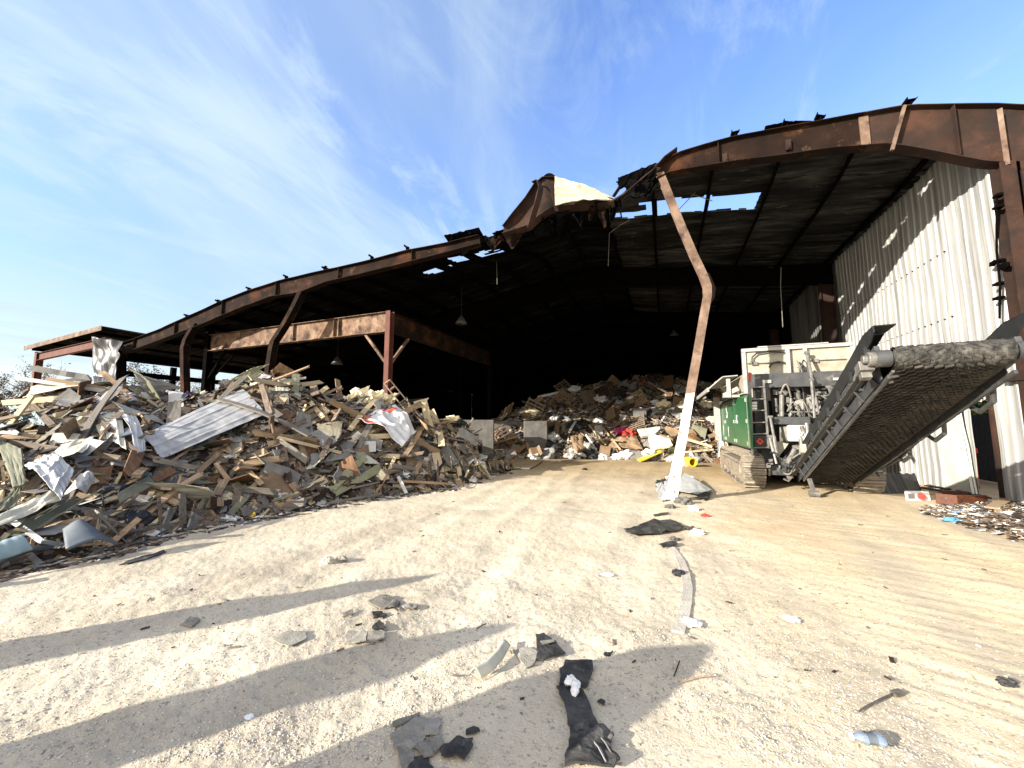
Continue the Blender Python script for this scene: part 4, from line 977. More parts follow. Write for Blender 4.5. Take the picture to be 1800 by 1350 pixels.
# engine
rs = random.Random(4)
mb = MB()
for k in range(34):
    px, py = rs.uniform(1364, 1446), rs.uniform(688, 734); c = at(px, py, Y=RY+.42+rs.random()*.2)
    t = rs.random()
    if t < .45: mb.tube([c, c+V((rs.uniform(-.18,.18), rs.uniform(-.06,.06), rs.uniform(-.18,.18)))], rs.uniform(.02,.07), 10)
    elif t < .8: mb.obox(c, (rs.uniform(.03,.1),0,0), (0,.06,0), (0,0,rs.uniform(.03,.09)))
    else: mb.blob(c, rs.uniform(.04,.09), .2, 2, 1)
mb.tube([at(1425,712,Y=RY+.6), at(1425,712,Y=RY+.3)], .2, 18); mb.tube([at(1408,712,Y=RY+.5), at(1408,712,Y=RY+.32)], .15, 16); mb.tube([at(1374,694,Y=RY+.35), at(1374,732,Y=RY+.35)], .055, 12); mb.tube([at(1390,700,Y=RY+.38), at(1390,730,Y=RY+.38)], .04, 10); pbox(mb, 1362, 700, 1368, 724, RY+.4, .08)
mb.build('engine', M['steel'], ms, smooth=False)
def bez(a, b, sag, n=9, out=.0):
    return [V(a).lerp(V(b), t)+V((0, -out*math.sin(t*PI), sag*math.sin(t*PI))) for t in np.linspace(0,1,n)]
hose_pts = []
for k in range(13):
    a_ = at(rs.uniform(1366,1440), rs.uniform(685,730), Y=RY+.3); b_ = at(rs.uniform(1370,1470), rs.uniform(690,745), Y=RY+.25)
    mb = MB(); mb.tube(bez(a_, b_, rs.uniform(-.25,.3), 9, .1), rs.uniform(.012,.022), 6); mb.build('hose', M['hose_grey'] if k%2 else M['hose'], ms)
for k in range(9):
    a_ = at(rs.uniform(1400,1416), rs.uniform(630,650), Y=HY-.1); b_ = at(rs.uniform(1396,1425), rs.uniform(655,690), Y=HY-.2)
    mb = MB(); mb.tube(bez(a_, b_, rs.uniform(-.1,.15), 8, .15), .016, 6); mb.build('hose', M['hose'] if k%3 else M['hose_grey'], ms)
for (q, w_) in (([(1321,640),(1322,628),(1330,621),(1350,618),(1379,619)],'hose'),([(1352,646),(1358,638),(1368,636),(1378,637)],'hose'),([(1421,660),(1432,652),(1440,660),(1436,670),(1426,668)],'hose'),([(1407,672),(1412,690),(1430,700)],'hose_grey'),([(1388,683),(1400,688),(1418,698)],'hose_grey')):
    mb = MB(); mb.tube([at(x, y, Y=HY-.08) for x, y in q], .022, 7); mb.build('hose', M[w_], ms)
for k in range(12):      # hose bundle on the right of the engine
    y0_ = 684+rs.uniform(0,50); mb = MB()
    mb.tube([at(1432+rs.uniform(0,8), y0_, Y=RY+.4), at(1452, y0_+rs.uniform(-3,4), Y=RY+.25), at(1476, y0_+rs.uniform(-10,6), Y=RY+.3)], .026, 7); mb.build('hose', M['hose'] if k%3 else M['hose_grey'], ms)
# ladder
ld = MB(); LY = RY-.08
p = lambda x, y: at(x, y, Y=LY)
ld.bar(p(1318,655), p(1323,798), .045, .03, (0,1,0)); ld.bar(p(1342,668), p(1351,788), .045, .03, (0,1,0))
for y, x0, x1 in ((681,1318.5,1343),(702,1319,1344.5),(722,1320,1346),(743,1321,1348),(763,1322,1350),(787,1323,1351)):
    ld.bar(p(x0,y), p(x1,y-1), .07, .025)
ladder = ld.build('ladder', M['steel'], ms)
mb = MB(); pbox(mb, 1325, 766, 1349, 786, LY-.02, .25); pb = mb.build('battery_box', M['black_paint'], ms, bevel=.006)
c = at(1336, 776, Y=LY-.024); mb = MB(); s_ = .085
mb.prism([c+V((-s_,0,0)), c+V((0,0,-s_)), c+V((s_,0,0)), c+V((0,0,s_))], (0,-.003,0)); mb.build('hazard_diamond', M['red'], pb)
mb = MB(); cc = c+V((0,-.005,.005)); mb.prism([cc+V((x*.1,0,z*.1)) for x, z in ((-.25,-.25),(.25,-.25),(.3,.0),(.15,.2),(.12,.1),(0,.48),(-.12,.12),(-.2,.25),(-.3,.0))], (0,-.002,0)); mb.build('flame_mark', M['black_paint'], pb)
mb = MB()
for k in range(3): a_ = at(1322, 707+5*k, Y=LY+.1); mb.box((a_.x, a_.y, a_.z-.045), (a_.x+.11, a_.y+.004, a_.z+.01))
mb.build('sticker', M['paper'], ms)
mb = MB(); mb.prism([p(1315,655), p(1321,656), p(1320,666), p(1318,670), p(1316,664)], (0,-.05,0)); mb.build('red_flag', M['red'], ms)
# tanks and plates
mb = MB(); pbox(mb, 1384, 744, 1424, 777, RY+.1, .35); mb.build('plastic_tank', M['plastic_white'], ms, bevel=.05)
mb = MB(); mb.tube([at(1379,747,Y=RY+.3), at(1379,779,Y=RY+.3)], .11, 14); mb.tube([at(1384,779,Y=RY+.2), at(1374,768,Y=RY+.15), at(1374,760,Y=RY+.2)], .014, 6); mb.build('canister', M['hose_grey'], ms, smooth=True)
mb = MB(); mb.prism([at(1366,776,Y=RY), at(1386,780,Y=RY), at(1370,803,Y=RY), at(1367,803,Y=RY)], (0,.03,0)); mb.build('guard_plate', M['machine_cream'], ms)
mb = MB(); mb.prism([at(1391,777,Y=RY-.05), at(1402,777,Y=RY-.05), at(1376,806,Y=RY-.05), at(1369,803,Y=RY-.05)], (0,.03,0)); mb.build('guard_plate', M['rust_dark'], ms)
def ram(a_, b_, r1, r2, k=.55):
    mb = MB(); a_, b_ = V(a_), V(b_); m_ = a_.lerp(b_, k); mb.tube([a_, m_], r1, 10); mb.tube([m_, b_], r2, 8); mb.tube([a_+V((-.05,0,0)), a_+V((.05,0,0))], r1*1.2, 8); mb.build('hydraulic_ram', M['steel'], ms)
ram(at(1418,620,Y=HY-.2), at(1441,735,Y=RY-.4), .035, .022, .5); ram(at(1426,668,Y=RY), at(1432,735,Y=RY-.3), .03, .03)
ram(at(1456,680,Y=RY-.1), at(1469,716,Y=RY-.9), .026, .026); ram(at(1460,682,Y=RY-.12), at(1474,714,Y=RY-.9), .02, .02)
ram(at(1354,733,Y=RY-.15), at(1366,800,Y=RY-.25), .03, .04, .5); ram(at(1353,768,Y=RY-.2), at(1365,815,Y=RY-.3), .04, .028); ram(at(1398,787,Y=RY-.3), at(1384,815,Y=RY-.35), .05, .05)
for k in range(12):
    a_ = at(rs.uniform(1366,1395), rs.uniform(806,836), Y=RY-.3); mb = MB(); mb.tube(bez(a_, a_+V((rs.uniform(-.25,.3),0,rs.uniform(-.1,.3))), rs.uniform(-.1,.12), 7, .08), .018, 6); mb.build('hose', M['hose_grey'] if k%2 else M['hose'], ms)
for k in range(8):
    mb = MB(); c = at(rs.uniform(1400,1432), rs.uniform(757,790), Y=RY-.35); mb.tube([c, c+V((rs.uniform(-.05,.05),0,rs.uniform(.08,.2)))], rs.uniform(.02,.05), 8); mb.build('valve', M['steel'], ms)
for k in range(7):
    mb = MB(); c = at(rs.uniform(1345,1392), rs.uniform(808,838), Y=RY-.2); mb.obox(c, (rs.uniform(.02,.07),0,.01), (0,.05,0), (0,0,rs.uniform(.02,.05))); mb.build('valve_block', M['steel'], ms, bevel=.005)
mb = MB(); mb.bar((2.95,10.6,.38),(2.99,10.5,.08),.06,.07); mb.tube([(2.9,10.5,.07),(3.08,10.5,.07)],.07,12); mb.build('jockey_leg', M['steel'], ms)

# discharge conveyor: runs down from the head drum in front to the chassis
T0 = V((3.47, 11.35, .36)); T1 = V((2.95, 5.69, 2.36)); HW = .47
dl = (T1-T0).normalized(); sx = V((1, -.092, 0)).normalized(); nu = sx.cross(dl).normalized()
if nu.z < 0: nu = -nu
LEN = (T1-T0).length
cv = MB()
def cp(s_, x, h): return T0+dl*s_+sx*x+nu*h
for sd in (-1, 1):
    cv.bar(cp(-.1, sd*(HW+.10), .10), cp(LEN-.02, sd*(HW+.10), .10), .05, .17, nu)
    cv.bar(cp(-.1, sd*(HW+.13), .035), cp(LEN-.15, sd*(HW+.13), .035), .11, .02, nu)
    cv.bar(cp(.5, sd*(HW+.03), -.19), cp(LEN-.1, sd*(HW+.03), -.19), .03, .045, nu)
    for s_ in np.arange(.6, LEN-.3, .55):
        cv.bar(cp(s_, sd*(HW+.10), .02), cp(s_+.1, sd*(HW+.05), -.17), .04, .02, nu)
for sd in (-1, 1): cv.bar(cp(-.1, sd*(HW+.045), -.03), cp(LEN-.25, sd*(HW+.045), -.03), .012, .24, nu)
for s_ in np.arange(.3, LEN-.2, .8): cv.tube([cp(s_, -HW-.08, .02), cp(s_, HW+.08, .02)], .035, 8)
conv = cv.build('conveyor_frame', M['charcoal'], ms, bevel=.004)
for sd in (-1, 1):
    mb = MB()
    s0 = 1.5 if sd < 0 else 2.6
    prof = [(s0, .19), (LEN-.42, .19), (LEN-.05, .24), (LEN+.12, .30), (LEN+.12, .38), (LEN-.22, .45), (LEN-.75, .43), (s0, .36)]
    mb.prism([cp(s_, sd*(HW+.13), h) for s_, h in prof], sx*.014*sd)
    mb.prism([cp(LEN-.75, sd*(HW+.13), .432), cp(LEN-.22, sd*(HW+.13), .452), cp(LEN-.22, sd*(HW+.13)+.2, .452), cp(LEN-.75, sd*(HW+.13)+.2, .432)], nu*.014)
    mb.prism([cp(LEN-.20, sd*(HW+.13), .452), cp(LEN-.20, sd*(HW+.13)+.2, .452), cp(LEN+.13, sd*(HW+.13)+.2, .37), cp(LEN+.13, sd*(HW+.13), .37)], nu*.014)
    for k in range(7):
        s_ = s0+.3+k*(LEN-s0-.5)/6; mb.obox(cp(s_, sd*(HW+.15), .17), dl*.03, sx*.03, nu*.08)
    o = mb.build('side_guard', M['black_paint'], ms)
    mb = MB()
    for k in range(6):
        s_ = s0+.2+k*(LEN-s0-.4)/6; mb.tube([cp(s_, sd*(HW+.125), .10), cp(s_, sd*(HW+.17), .10)], .035, 8); mb.tube([cp(s_+.12, sd*(HW+.125), .075), cp(s_+.12, sd*(HW+.16), .075)], .025, 8)
    mb.build('bolt', M['steel'], ms)
# belt loop with raised cleats
belt = MB()
RD = .105
def loop(q):      # q in metres along the loop: underside up to the head, round, top back down
    a_ = LEN; b_ = PI*RD
    if q < a_: return T0+dl*q-nu*RD, -nu, dl
    q -= a_
    if q < b_:
        t = q/RD; return T1+dl*RD*math.sin(t)-nu*RD*math.cos(t), dl*math.sin(t)-nu*math.cos(t), dl*math.cos(t)+nu*math.sin(t)
    q -= b_
    if q < a_: return T1-dl*q+nu*RD, nu, -dl
    q -= a_; t = q/RD
    return T0-dl*RD*math.sin(t)+nu*RD*math.cos(t), -dl*math.sin(t)+nu*math.cos(t), -dl*math.cos(t)-nu*math.sin(t)
TOT = 2*LEN+2*PI*RD; n = 150; vs = []; fs = []; nw = 12
for i in range(n):
    p_, nn_, dd_ = loop(TOT*i/n)
    sag = .06 if nn_.dot(nu) < -.9 else 0
    for j in range(nw+1):
        x = (j/nw-.5)*2*HW; q = p_+sx*x-nu*sag*(.6+.4*math.sin(i*.8))*(1-(x/HW)**2)*.4+nn_*(.008*mnoise.noise(V((x*6, i*.6, 0))))
        vs += [q]
for i in range(n):
    for j in range(nw): a_ = i*(nw+1)+j; b_ = ((i+1)%n)*(nw+1)+j; fs.append((a_, a_+1, b_+1, b_))
belt.add(vs, fs)
for i in range(int(TOT/.085)):
    q = i*.085; 
    p_, nn_, dd_ = loop(q); und = nn_.dot(nu) < -.9
    for j in range(10):
        x = -HW+.05+(j+.5*(i%2))*(2*HW-.12)/10
        if rs.random() < .05: continue
        sag = .4*.06*(1-(x/HW)**2) if und else 0
        belt.obox(p_+sx*(x+.02)+nn_*.010-nu*sag, sx*.029+dd_*.017*(1 if x < 0 else -1), dd_*.012, nn_*.021, 0)
bo = belt.build('belt', [M['belt']], ms)
mb = MB()     # mud-caked belt over the drum
def mud(u, v):
    q = LEN-.12+(PI*RD+.22)*u; p_, nn_, dd_ = loop(q); x = (v-.5)*2*(HW-.01)
    k = .016+.022*abs(mnoise.noise(V((u*5, v*9, 0))))+.018*mnoise.noise(V((u*14, v*26, 2)))
    return p_+sx*x+nn_*k*min(1, 6*u, 6*(1-u))
mb.surf(mud, 26, 70, .006); mb.build('mud_crust', M['belt_mud'], bo)
mb = MB(); mb.tube([T1-sx*(HW+.12), T1+sx*(HW+.16)], .08, 20); mb.tube([T1-sx*(HW+.15), T1-sx*(HW+.02)], .10, 24); mb.tube([T1+sx*(HW+.02), T1+sx*(HW+.15)], .10, 24); mb.build('head_drum', M['charcoal'], ms, smooth=False)
mb = MB(); c = T1-sx*(HW+.22); mb.tube([c, c+sx*.1], .085, 16); mb.tube([c-sx*.05, c], .05, 12); mb.obox(c-dl*.14-nu*.05, dl*.09, sx*.07, nu*.06); mb.obox(c-dl*.16-nu*.13, dl*.05, sx*.05, nu*.05); mb.tube(bez(c-dl*.2, c-dl*.55-nu*.02, .06), .016, 6); mb.build('drum_motor', M['steel'], ms, bevel=.006)
mb = MB(); mb.tube([cp(.4, -HW-.02, -.22), cp(LEN, -HW-.02, -.17)], .016, 6); mb.build('edge_pipe', M['steel'], ms)
mb = MB()
for s0 in (1.2, 2.4, 3.6, 4.8):
    mb.tube([cp(s0, HW+.1, -.12), cp(s0+.15, HW+.12, -.27), cp(s0+.5, HW+.1, -.27), cp(s0+.6, HW+.08, -.16)], .028, 8)
mb.tube(bez(cp(.8, HW+.14, -.05), cp(3.6, HW+.14, -.05), -.12, 12), .02, 6)
mb.build('return_roller_bracket', M['charcoal'], ms)
mb = MB(); mb.obox(cp(1.75, -HW-.2, .13), dl*.10, sx*.05, nu*.09); mb.build('belt_scraper', M['machine_cream'], ms)
# ------------------------------------------------------------------ debris heaps
o = H1.mound('debris_mound', 300, 110, 2.2, M['mound']); tag(o, 'dark crushed fines filling the body of the near debris heap', 'debris', kind='stuff')
o = H2.mound('debris_mound', 220, 90, 2.0, M['mound']); tag(o, 'dark crushed fines under the refuse pile inside the hall', 'debris', kind='stuff')

def splinters(H, name, n, a0, a1, t0, t1, lmin, lmax, mats, w, label, tp=1.0):
    C = []; AX = []; AY = []; AZ = []
    for k in range(n):
        a = a0+(a1-a0)*NR.rand(); t = t0+(t1-t0)*NR.rand()**tp
        if H is H1 and 900+676*a < 330 and NR.rand() < .6: a = a+.55
        p = H.point(a, t); nrm = H.normal(p)
        d = V(NR.randn(3))
        if H is H1 and NR.rand() < .6: d = V((-.55,.7,.2))+d*.38
        d = (d-nrm*d.dot(nrm)*.86).normalized()
        L_ = lmin+(lmax-lmin)*NR.rand()**1.7; wd = L_*(.035+.15*NR.rand()**2.5)+.010; th = .006+.016*NR.rand()
        s_ = d.cross(nrm).normalized(); up = s_.cross(d); r = (NR.rand()-.5)*1.4
        s2 = s_*math.cos(r)+up*math.sin(r); u2 = up*math.cos(r)-s_*math.sin(r)
        C.append(p+nrm*(.0+.06*NR.rand())); AX.append(d*L_/2); AY.append(s2*wd/2); AZ.append(u2*th/2)
    vs, fs = many_boxes(np.array(C), np.array(AX), np.array(AY), np.array(AZ))
    mi = np.repeat(NR.choice(len(mats), n, p=w), 6)
    o = np_obj(name, vs, fs, mats, mi); tag(o, label, 'debris', kind='stuff'); return o
WM = [M[k] for k in ('wood_brown','wood_dark','wood_grey','wood_tan','wood_pale','board_grey','board_white','sage','rubber')]
splinters(H1, 'wood_splinters', 17000, H1.a0, H1.a1, .0, 1.1, .08, 1.15, WM, [.24,.17,.22,.14,.09,.06,.03,.03,.02], 'broken wood splinters and scraps covering the near debris heap')
WI = WM+[M['plastic_white'], M['cardboard'], M['blue'], M['red']]
splinters(H2, 'refuse_scraps', 13000, H2.a0, H2.a1, .0, 1.1, .08, 1.1, WI, [.27,.24,.15,.09,.03,.05,.02,.03,.05,.02,.04,.005,.005], 'mixed wood and refuse scraps covering the pile inside the hall')

# ---- piece makers
def plank_mesh(L, w, t, seed, end=.5):
    r = random.Random(seed); n = 7; vs = []; bend = r.uniform(-.05,.05)*L; tw_ = r.uniform(-.3,.3)
    for i in range(n):
        x = -L/2+L*i/(n-1); y0 = bend*math.sin(PI*i/(n-1)); a = tw_*(i/(n-1)-.5)
        for sy, sz in ((-1,-1),(1,-1),(1,1),(-1,1)):
            y = sy*w/2*(1+r.uniform(-.04,.04)); z = sz*t/2; xx = x
            if i == 0: xx += r.uniform(0, end*w)
            if i == n-1: xx -= r.uniform(0, end*w*2)
            vs.append((xx, y*math.cos(a)-z*math.sin(a)+y0*.3, y*math.sin(a)+z*math.cos(a)+y0))
    fs = [(3,2,1,0), tuple((n-1)*4+j for j in range(4))]
    for i in range(n-1):
        for j in range(4): fs.append((i*4+j, i*4+(j+1)%4, (i+1)*4+(j+1)%4, (i+1)*4+j))
    mb = MB(); mb.add(vs, fs); return mb.mesh('plank', [M['wood_brown']], (0,0,0))
PL_L = [(plank_mesh(random.uniform(1.2,2.1), random.uniform(.07,.15), random.uniform(.025,.05), k)) for k in range(14)]
PL_S = [(plank_mesh(random.uniform(.45,1.1), random.uniform(.06,.15), random.uniform(.02,.045), 50+k)) for k in range(18)]
def board_mesh(w, h, t, seed, bend):
    r = random.Random(seed); mb = MB(); cut = r.uniform(0, .45); cut2 = r.uniform(0,.35)
    k = r.uniform(-1,1)*bend; tw_ = r.uniform(-1,1)*bend*.6
    def fn(u, v):
        x = (u-.5)*w; y = (v-.5)*h
        y = y*(1-cut*max(0, u-.55)/.45) if v > .5 else y*(1-cut2*max(0, .4-u)/.4)
        x = x+.03*mnoise.noise(V((u*6, v*6, seed)))*w
        return (x, y, k*x*x/w*2+tw_*x*y*2+.012*mnoise.noise(V((u*4, v*4, seed+9))))
    mb.surf(fn, 8, 6, t); return mb.mesh('board', [M['board_grey']], (0,0,0))
BO_L = [board_mesh(random.uniform(.6,1.1), random.uniform(.35,.7), random.uniform(.01,.022), k, .35) for k in range(14)]
BO_S = [board_mesh(random.uniform(.2,.5), random.uniform(.14,.34), random.uniform(.01,.03), 40+k, .2) for k in range(14)]
def sheet_mesh(w, h, seed):
    r = random.Random(seed); mb = MB(); ph = r.random()*9
    def fn(u, v):
        x = (u-.5)*w*(1+.04*mnoise.noise(V((v*5, seed, 0)))); y = (v-.5)*h
        rib = .018*max(0, math.sin(v*h*PI*2/.22)-.55)*2
        return (x, y, rib+r0*math.sin(u*3+ph)*.25*w+.05*mnoise.noise(V((u*2.5, v*2.5, seed)))+c0*y*y)
    r0 = r.uniform(-.3,.3); c0 = r.uniform(-.6,.6)
    mb.surf(fn, 14, 24, .004); return mb.mesh('sheet', [M['galv']], (0,0,0))
SH = [sheet_mesh(random.uniform(.8,1.6), random.uniform(.4,.75), k) for k in range(8)]
def bag_mesh(seed):
    mb = MB(); mb.blob((0,0,0), 1, .55, 1.9, 3, .55, seed=seed); return mb.mesh('bag', [M['plastic_white']], (0,0,0), False)
BG = [bag_mesh(k) for k in range(6)]
def box_mesh(seed):
    r = random.Random(seed); mb = MB(); w, d, h = r.uniform(.3,.6), r.uniform(.25,.45), r.uniform(.2,.4); t = .012
    mb.box((-w/2,-d/2,0),(w/2,-d/2+t,h)); mb.box((-w/2,d/2-t,0),(w/2,d/2,h)); mb.box((-w/2,-d/2+t,0),(-w/2+t,d/2-t,h)); mb.box((w/2-t,-d/2+t,0),(w/2,d/2-t,h)); mb.box((-w/2+t,-d/2+t,0),(w/2-t,d/2-t,t))
    mb.prism([(-w/2,-d/2,h),(w/2,-d/2,h),(w/2,-d/2-.14,h+.05),(-w/2,-d/2-.14,h+.05)],(0,0,.008)); mb.prism([(-w/2,d/2,h),(w/2,d/2,h),(w/2,d/2+.1,h+.1),(-w/2,d/2+.1,h+.1)],(0,0,.008))
    return mb.mesh('carton', [M['cardboard']], (0,0,0))
BX_ = [box_mesh(k) for k in range(4)]
def pallet_mesh():
    mb = MB()
    for k in range(7): mb.box((-.6+.19*k-.045,-.5,.1),(-.6+.19*k+.045,.5,.12))
    for y in (-.45,0,.45): mb.box((-.65,y-.03,.022),(.65,y+.03,.098))
    for k in (0,3,6): mb.box((-.6+.19*k-.045,-.5,0),(-.6+.19*k+.045,.5,.02))
    return mb.mesh('pallet', [M['wood_tan']], (0,0,0))
PAL = pallet_mesh()
def basis(d, nrm, roll=0.0):
    d = V(d).normalized(); s_ = V(nrm).cross(d).normalized(); u = d.cross(s_).normalized()
    s2 = s_*math.cos(roll)+u*math.sin(roll); u2 = u*math.cos(roll)-s_*math.sin(roll)
    return Matrix(((d.x,s2.x,u2.x,0),(d.y,s2.y,u2.y,0),(d.z,s2.z,u2.z,0),(0,0,0,1)))
def put(name, me, mat, mtx, p, scale=1.0):
    o = bpy.data.objects.new(name, me); COL.objects.link(o)
    o.matrix_world = Matrix.Translation(p) @ mtx @ Matrix.Scale(scale, 4)
    o.material_slots[0].link = 'OBJECT'; o.material_slots[0].material = mat
    return o
COLN = {'wood_brown':'brown','wood_dark':'dark brown','wood_grey':'weathered grey','wood_tan':'tan','wood_pale':'pale yellow','board_grey':'grey','board_white':'white','sage':'sage green','olive':'olive','ply':'brown plywood','cardboard':'cardboard','galv':'silver','sheet_white':'white','sheet_cream':'cream','teal':'teal','foam':'cream foam','slate':'slate','plastic_white':'white','bag_grey':'grey','plastic_black':'black','blue':'blue','red':'red','concrete':'grey'}
def zone1(a, t):
    px = 900+676*a
    zs = [(80,'at the left edge of the heap'),(200,'below the crumpled upright sheet'),(300,'by the big ribbed sheet'),(420,'under the big ribbed sheet'),(500,'below the bent post'),(600,'left of the printed tarp'),(720,'around the printed tarp'),(800,'beside the wooden truss'),(2000,'by the concrete walls')]
    z = next(s_ for x, s_ in zs if px < x)
    return ('low down ' if t < .33 else 'midway up ' if t < .7 else 'near the crest ')+z
def zone2(a, t):
    px = 900+676*a
    z = 'beside the concrete block' if px < 960 else 'in the hall pile' if px < 1100 else 'behind the buckled post' if px < 1200 else 'beside the shredder'
    return ('low ' if t < .33 else 'halfway up ' if t < .7 else 'high ')+z
ZC = {}
def scatter(H, n, kind, meshes, mats, wts, a0, a1, t0, t1, zone, lift=(.0,.1), tilt=.35, scale=(1,1), size='', grp='', along=None):
    for k in range(n):
        a = a0+(a1-a0)*NR.rand(); t = t0+(t1-t0)*NR.rand()
        if H is H1 and 900+676*a < 330 and NR.rand() < .6: a = a+.55
        p = H.point(a, t)
        if p.z < -.05: continue
        nrm = H.normal(p); d = V(NR.randn(3)); d = d-nrm*d.dot(nrm)
        if along is not None and NR.rand() < .65: d = along+V(NR.randn(3))*.35; d = d-nrm*d.dot(nrm)
        d = (d.normalized()+nrm*float(NR.randn())*tilt).normalized()
        mk_ = mats[NR.choice(len(mats), p=wts)]
        o = put(kind, meshes[NR.randint(len(meshes))], M[mk_], basis(d, nrm, float(NR.randn())*.5), p+nrm*(lift[0]+(lift[1]-lift[0])*NR.rand()), scale[0]+(scale[1]-scale[0])*NR.rand())
        lab = ' '.join(x for x in (size, COLN[mk_], kind.replace('_',' '), zone(a, t)) if x)
        tag(o, lab, kind.replace('_',' '), grp)
AL = V((-.55,.7,.25))
g = 'timber planks strewn over the near debris heap'
WK = ['wood_brown','wood_dark','wood_grey','wood_tan','wood_pale']
A0, A1 = H1.a0+.15, az_el(845,745)[0]
PL_X = [(plank_mesh(random.uniform(2.2,3.3), random.uniform(.12,.24), random.uniform(.02,.035), 90+k)) for k in range(8)]
scatter(H1, 20, 'plank', PL_X, ['wood_pale','wood_tan','wood_grey','wood_brown'], [.3,.25,.3,.15], A0, A1, .35, 1.0, zone1, (.12,.26), .10, (.9,1.1), 'very long', g, AL)
scatter(H1, 68, 'plank', PL_L, WK, [.22,.10,.28,.22,.18], A0, A1, .06, 1.0, zone1, (.06,.2), .18, (.8,1.1), 'long', g, AL)
scatter(H1, 118, 'plank', PL_S, WK, [.22,.11,.28,.22,.17], A0, A1, .02, 1.02, zone1, (.05,.2), .4, (.8,1.1), 'short', g, AL)
g = 'broken boards strewn over the near debris heap'
BK = ['board_grey','board_white','sage','ply','cardboard','olive','slate']
scatter(H1, 62, 'board', BO_L, BK, [.38,.12,.18,.16,.09,.05,.02], A0, A1, .05, 1.0, zone1, (.05,.2), .32, (.6,1.0), 'large', g)
scatter(H1, 110, 'board', BO_S, BK, [.34,.15,.14,.18,.13,.04,.02], A0, A1, .0, 1.0, zone1, (.02,.14), .5, (.7,1.1), 'small', g)
scatter(H1, 18, 'metal_sheet', SH, ['galv','sheet_white','sheet_cream','sage'], [.35,.25,.25,.15], A0, az_el(420,745)[0], .1, 1.0, zone1, (.05,.2), .25, (.6,1.0), 'bent', 'bent metal sheets on the near heap')
scatter(H1, 20, 'plastic_bag', BG, ['plastic_white','plastic_black','foam'], [.5,.3,.2], A0, A1, .05, 1.0, zone1, (.02,.08), .3, (.08,.2), 'crumpled', 'crumpled bags on the near heap')
scatter(H1, 26, 'plastic_bag', BG, ['plastic_white','plastic_black','foam'], [.5,.38,.12], az_el(690,745)[0], az_el(860,745)[0], .02, .9, zone1, (.02,.08), .3, (.08,.24), 'crumpled', 'crumpled bags on the near heap')
g = 'planks in the hall pile'
B0, B1 = az_el(860,745)[0], az_el(1310,745)[0]
scatter(H2, 36, 'plank', PL_L, WK, [.34,.2,.18,.18,.10], B0, B1, .05, 1.05, zone2, (.05,.2), .35, (.8,1.2), 'long', g)
scatter(H2, 60, 'board', BO_L, ['board_grey','board_white','sage','ply','cardboard'], [.25,.06,.1,.34,.25], B0, B1, .0, 1.0, zone2, (.05,.2), .5, (.8,1.2), 'large', 'boards in the hall pile')
scatter(H2, 70, 'plastic_bag', BG, ['bag_grey','plastic_black','foam','cardboard','blue','red'], [.44,.34,.05,.17,.0,.0], B0, B1, .0, 1.0, zone2, (.05,.15), .3, (.15,.42), 'bulging', 'bags in the hall pile')
scatter(H2, 16, 'pallet', [PAL], ['wood_tan','wood_brown','wood_dark'], [.4,.4,.2], B0, B1, .15, 1.0, zone2, (.1,.3), .6, (.9,1.1), 'broken', 'pallets in the hall pile')
scatter(H2, 8, 'carton', BX_, ['cardboard'], [1.], B0, B1, .0, .8, zone2, (.05,.15), .4, (1.,1.6), 'open', 'cartons in the hall pile')

rw = random.Random(31)
for k in range(26):
    a = A0+(A1-A0)*rw.random(); t = rw.uniform(.1, .95); p = H1.point(a, t); pts = []
    d = V((rw.gauss(0,1), rw.gauss(0,1), 0)).normalized()
    for i in range(9):
        d = (d+V((rw.gauss(0,.5), rw.gauss(0,.5), 0))).normalized(); p = p+d*rw.uniform(.08,.17); z = float(H1.z(p.x, p.y)); pts.append(V((p.x, p.y, max(z, 0)+.07+.09*rw.random())))
    mb = MB(); mb.tube(pts, rw.uniform(.006,.014), 5); o = mb.build('cable', M[rw.choice(('hose','hose','hose_grey','rust_pale'))], smooth=True)
    tag(o, 'tangled cable '+zone1(a, t), 'cable', 'cables tangled in the near heap')
# ---- individual pieces seen on the near heap
def hp(H, px, py, lift=.06):
    p, k = H.hit(px, py); r = ray(px, py); f = -r.x*SY+r.y*CY
    return p-(r/f)*lift, k
def hplank(px0, py0, px1, py1, w, mat, label, H=H1, lift=.12, t=None, name='plank', cat='plank', z0=0, z1=0, grp=None):
    a, ka = hp(H, px0, py0, lift+z0); b, kb = hp(H, px1, py1, lift+z1)
    # keep long pieces straight: limit the depth difference
    wd = w*(ka+kb)/2/676; mb = MB(); t = t or max(.02, wd*.4)
    d = (b-a).normalized(); c = (a+b)/2; r = (c-V((0,0,CZ))).normalized()
    up = (-r+d*r.dot(d)).normalized()
    n = 9; vs = []; s_ = d.cross(up).normalized(); rr = random.Random(int(px0*7+py0))
    for i in range(n):
        q = a.lerp(b, i/(n-1))+up*.02*math.sin(PI*i/(n-1)*rr.choice((1,2)))
        for sy, sz in ((-1,-1),(1,-1),(1,1),(-1,1)):
            x = q+s_*sy*wd/2*(1+rr.uniform(-.05,.05))+up*sz*t/2
            if i in (0, n-1): x += d*rr.uniform(-.6,.6)*wd
            vs.append(x)
    fs = [(3,2,1,0), tuple((n-1)*4+j for j in range(4))]
    for i in range(n-1):
        for j in range(4): fs.append((i*4+j, i*4+(j+1)%4, (i+1)*4+(j+1)%4, (i+1)*4+j))
    mb.add(vs, fs)
    # local axis along the plank so that the grain follows it
    m3 = basis(d, up); inv = m3.inverted()
    me = bpy.data.meshes.new(name); me.from_pydata([tuple(inv @ (V(q)-c)) for q in mb.v], [], mb.f); me.materials.append(M[mat]); me.update()
    o = bpy.data.objects.new(name, me); COL.objects.link(o); o.matrix_world = Matrix.Translation(c) @ m3
    return tag(o, label, cat, grp)
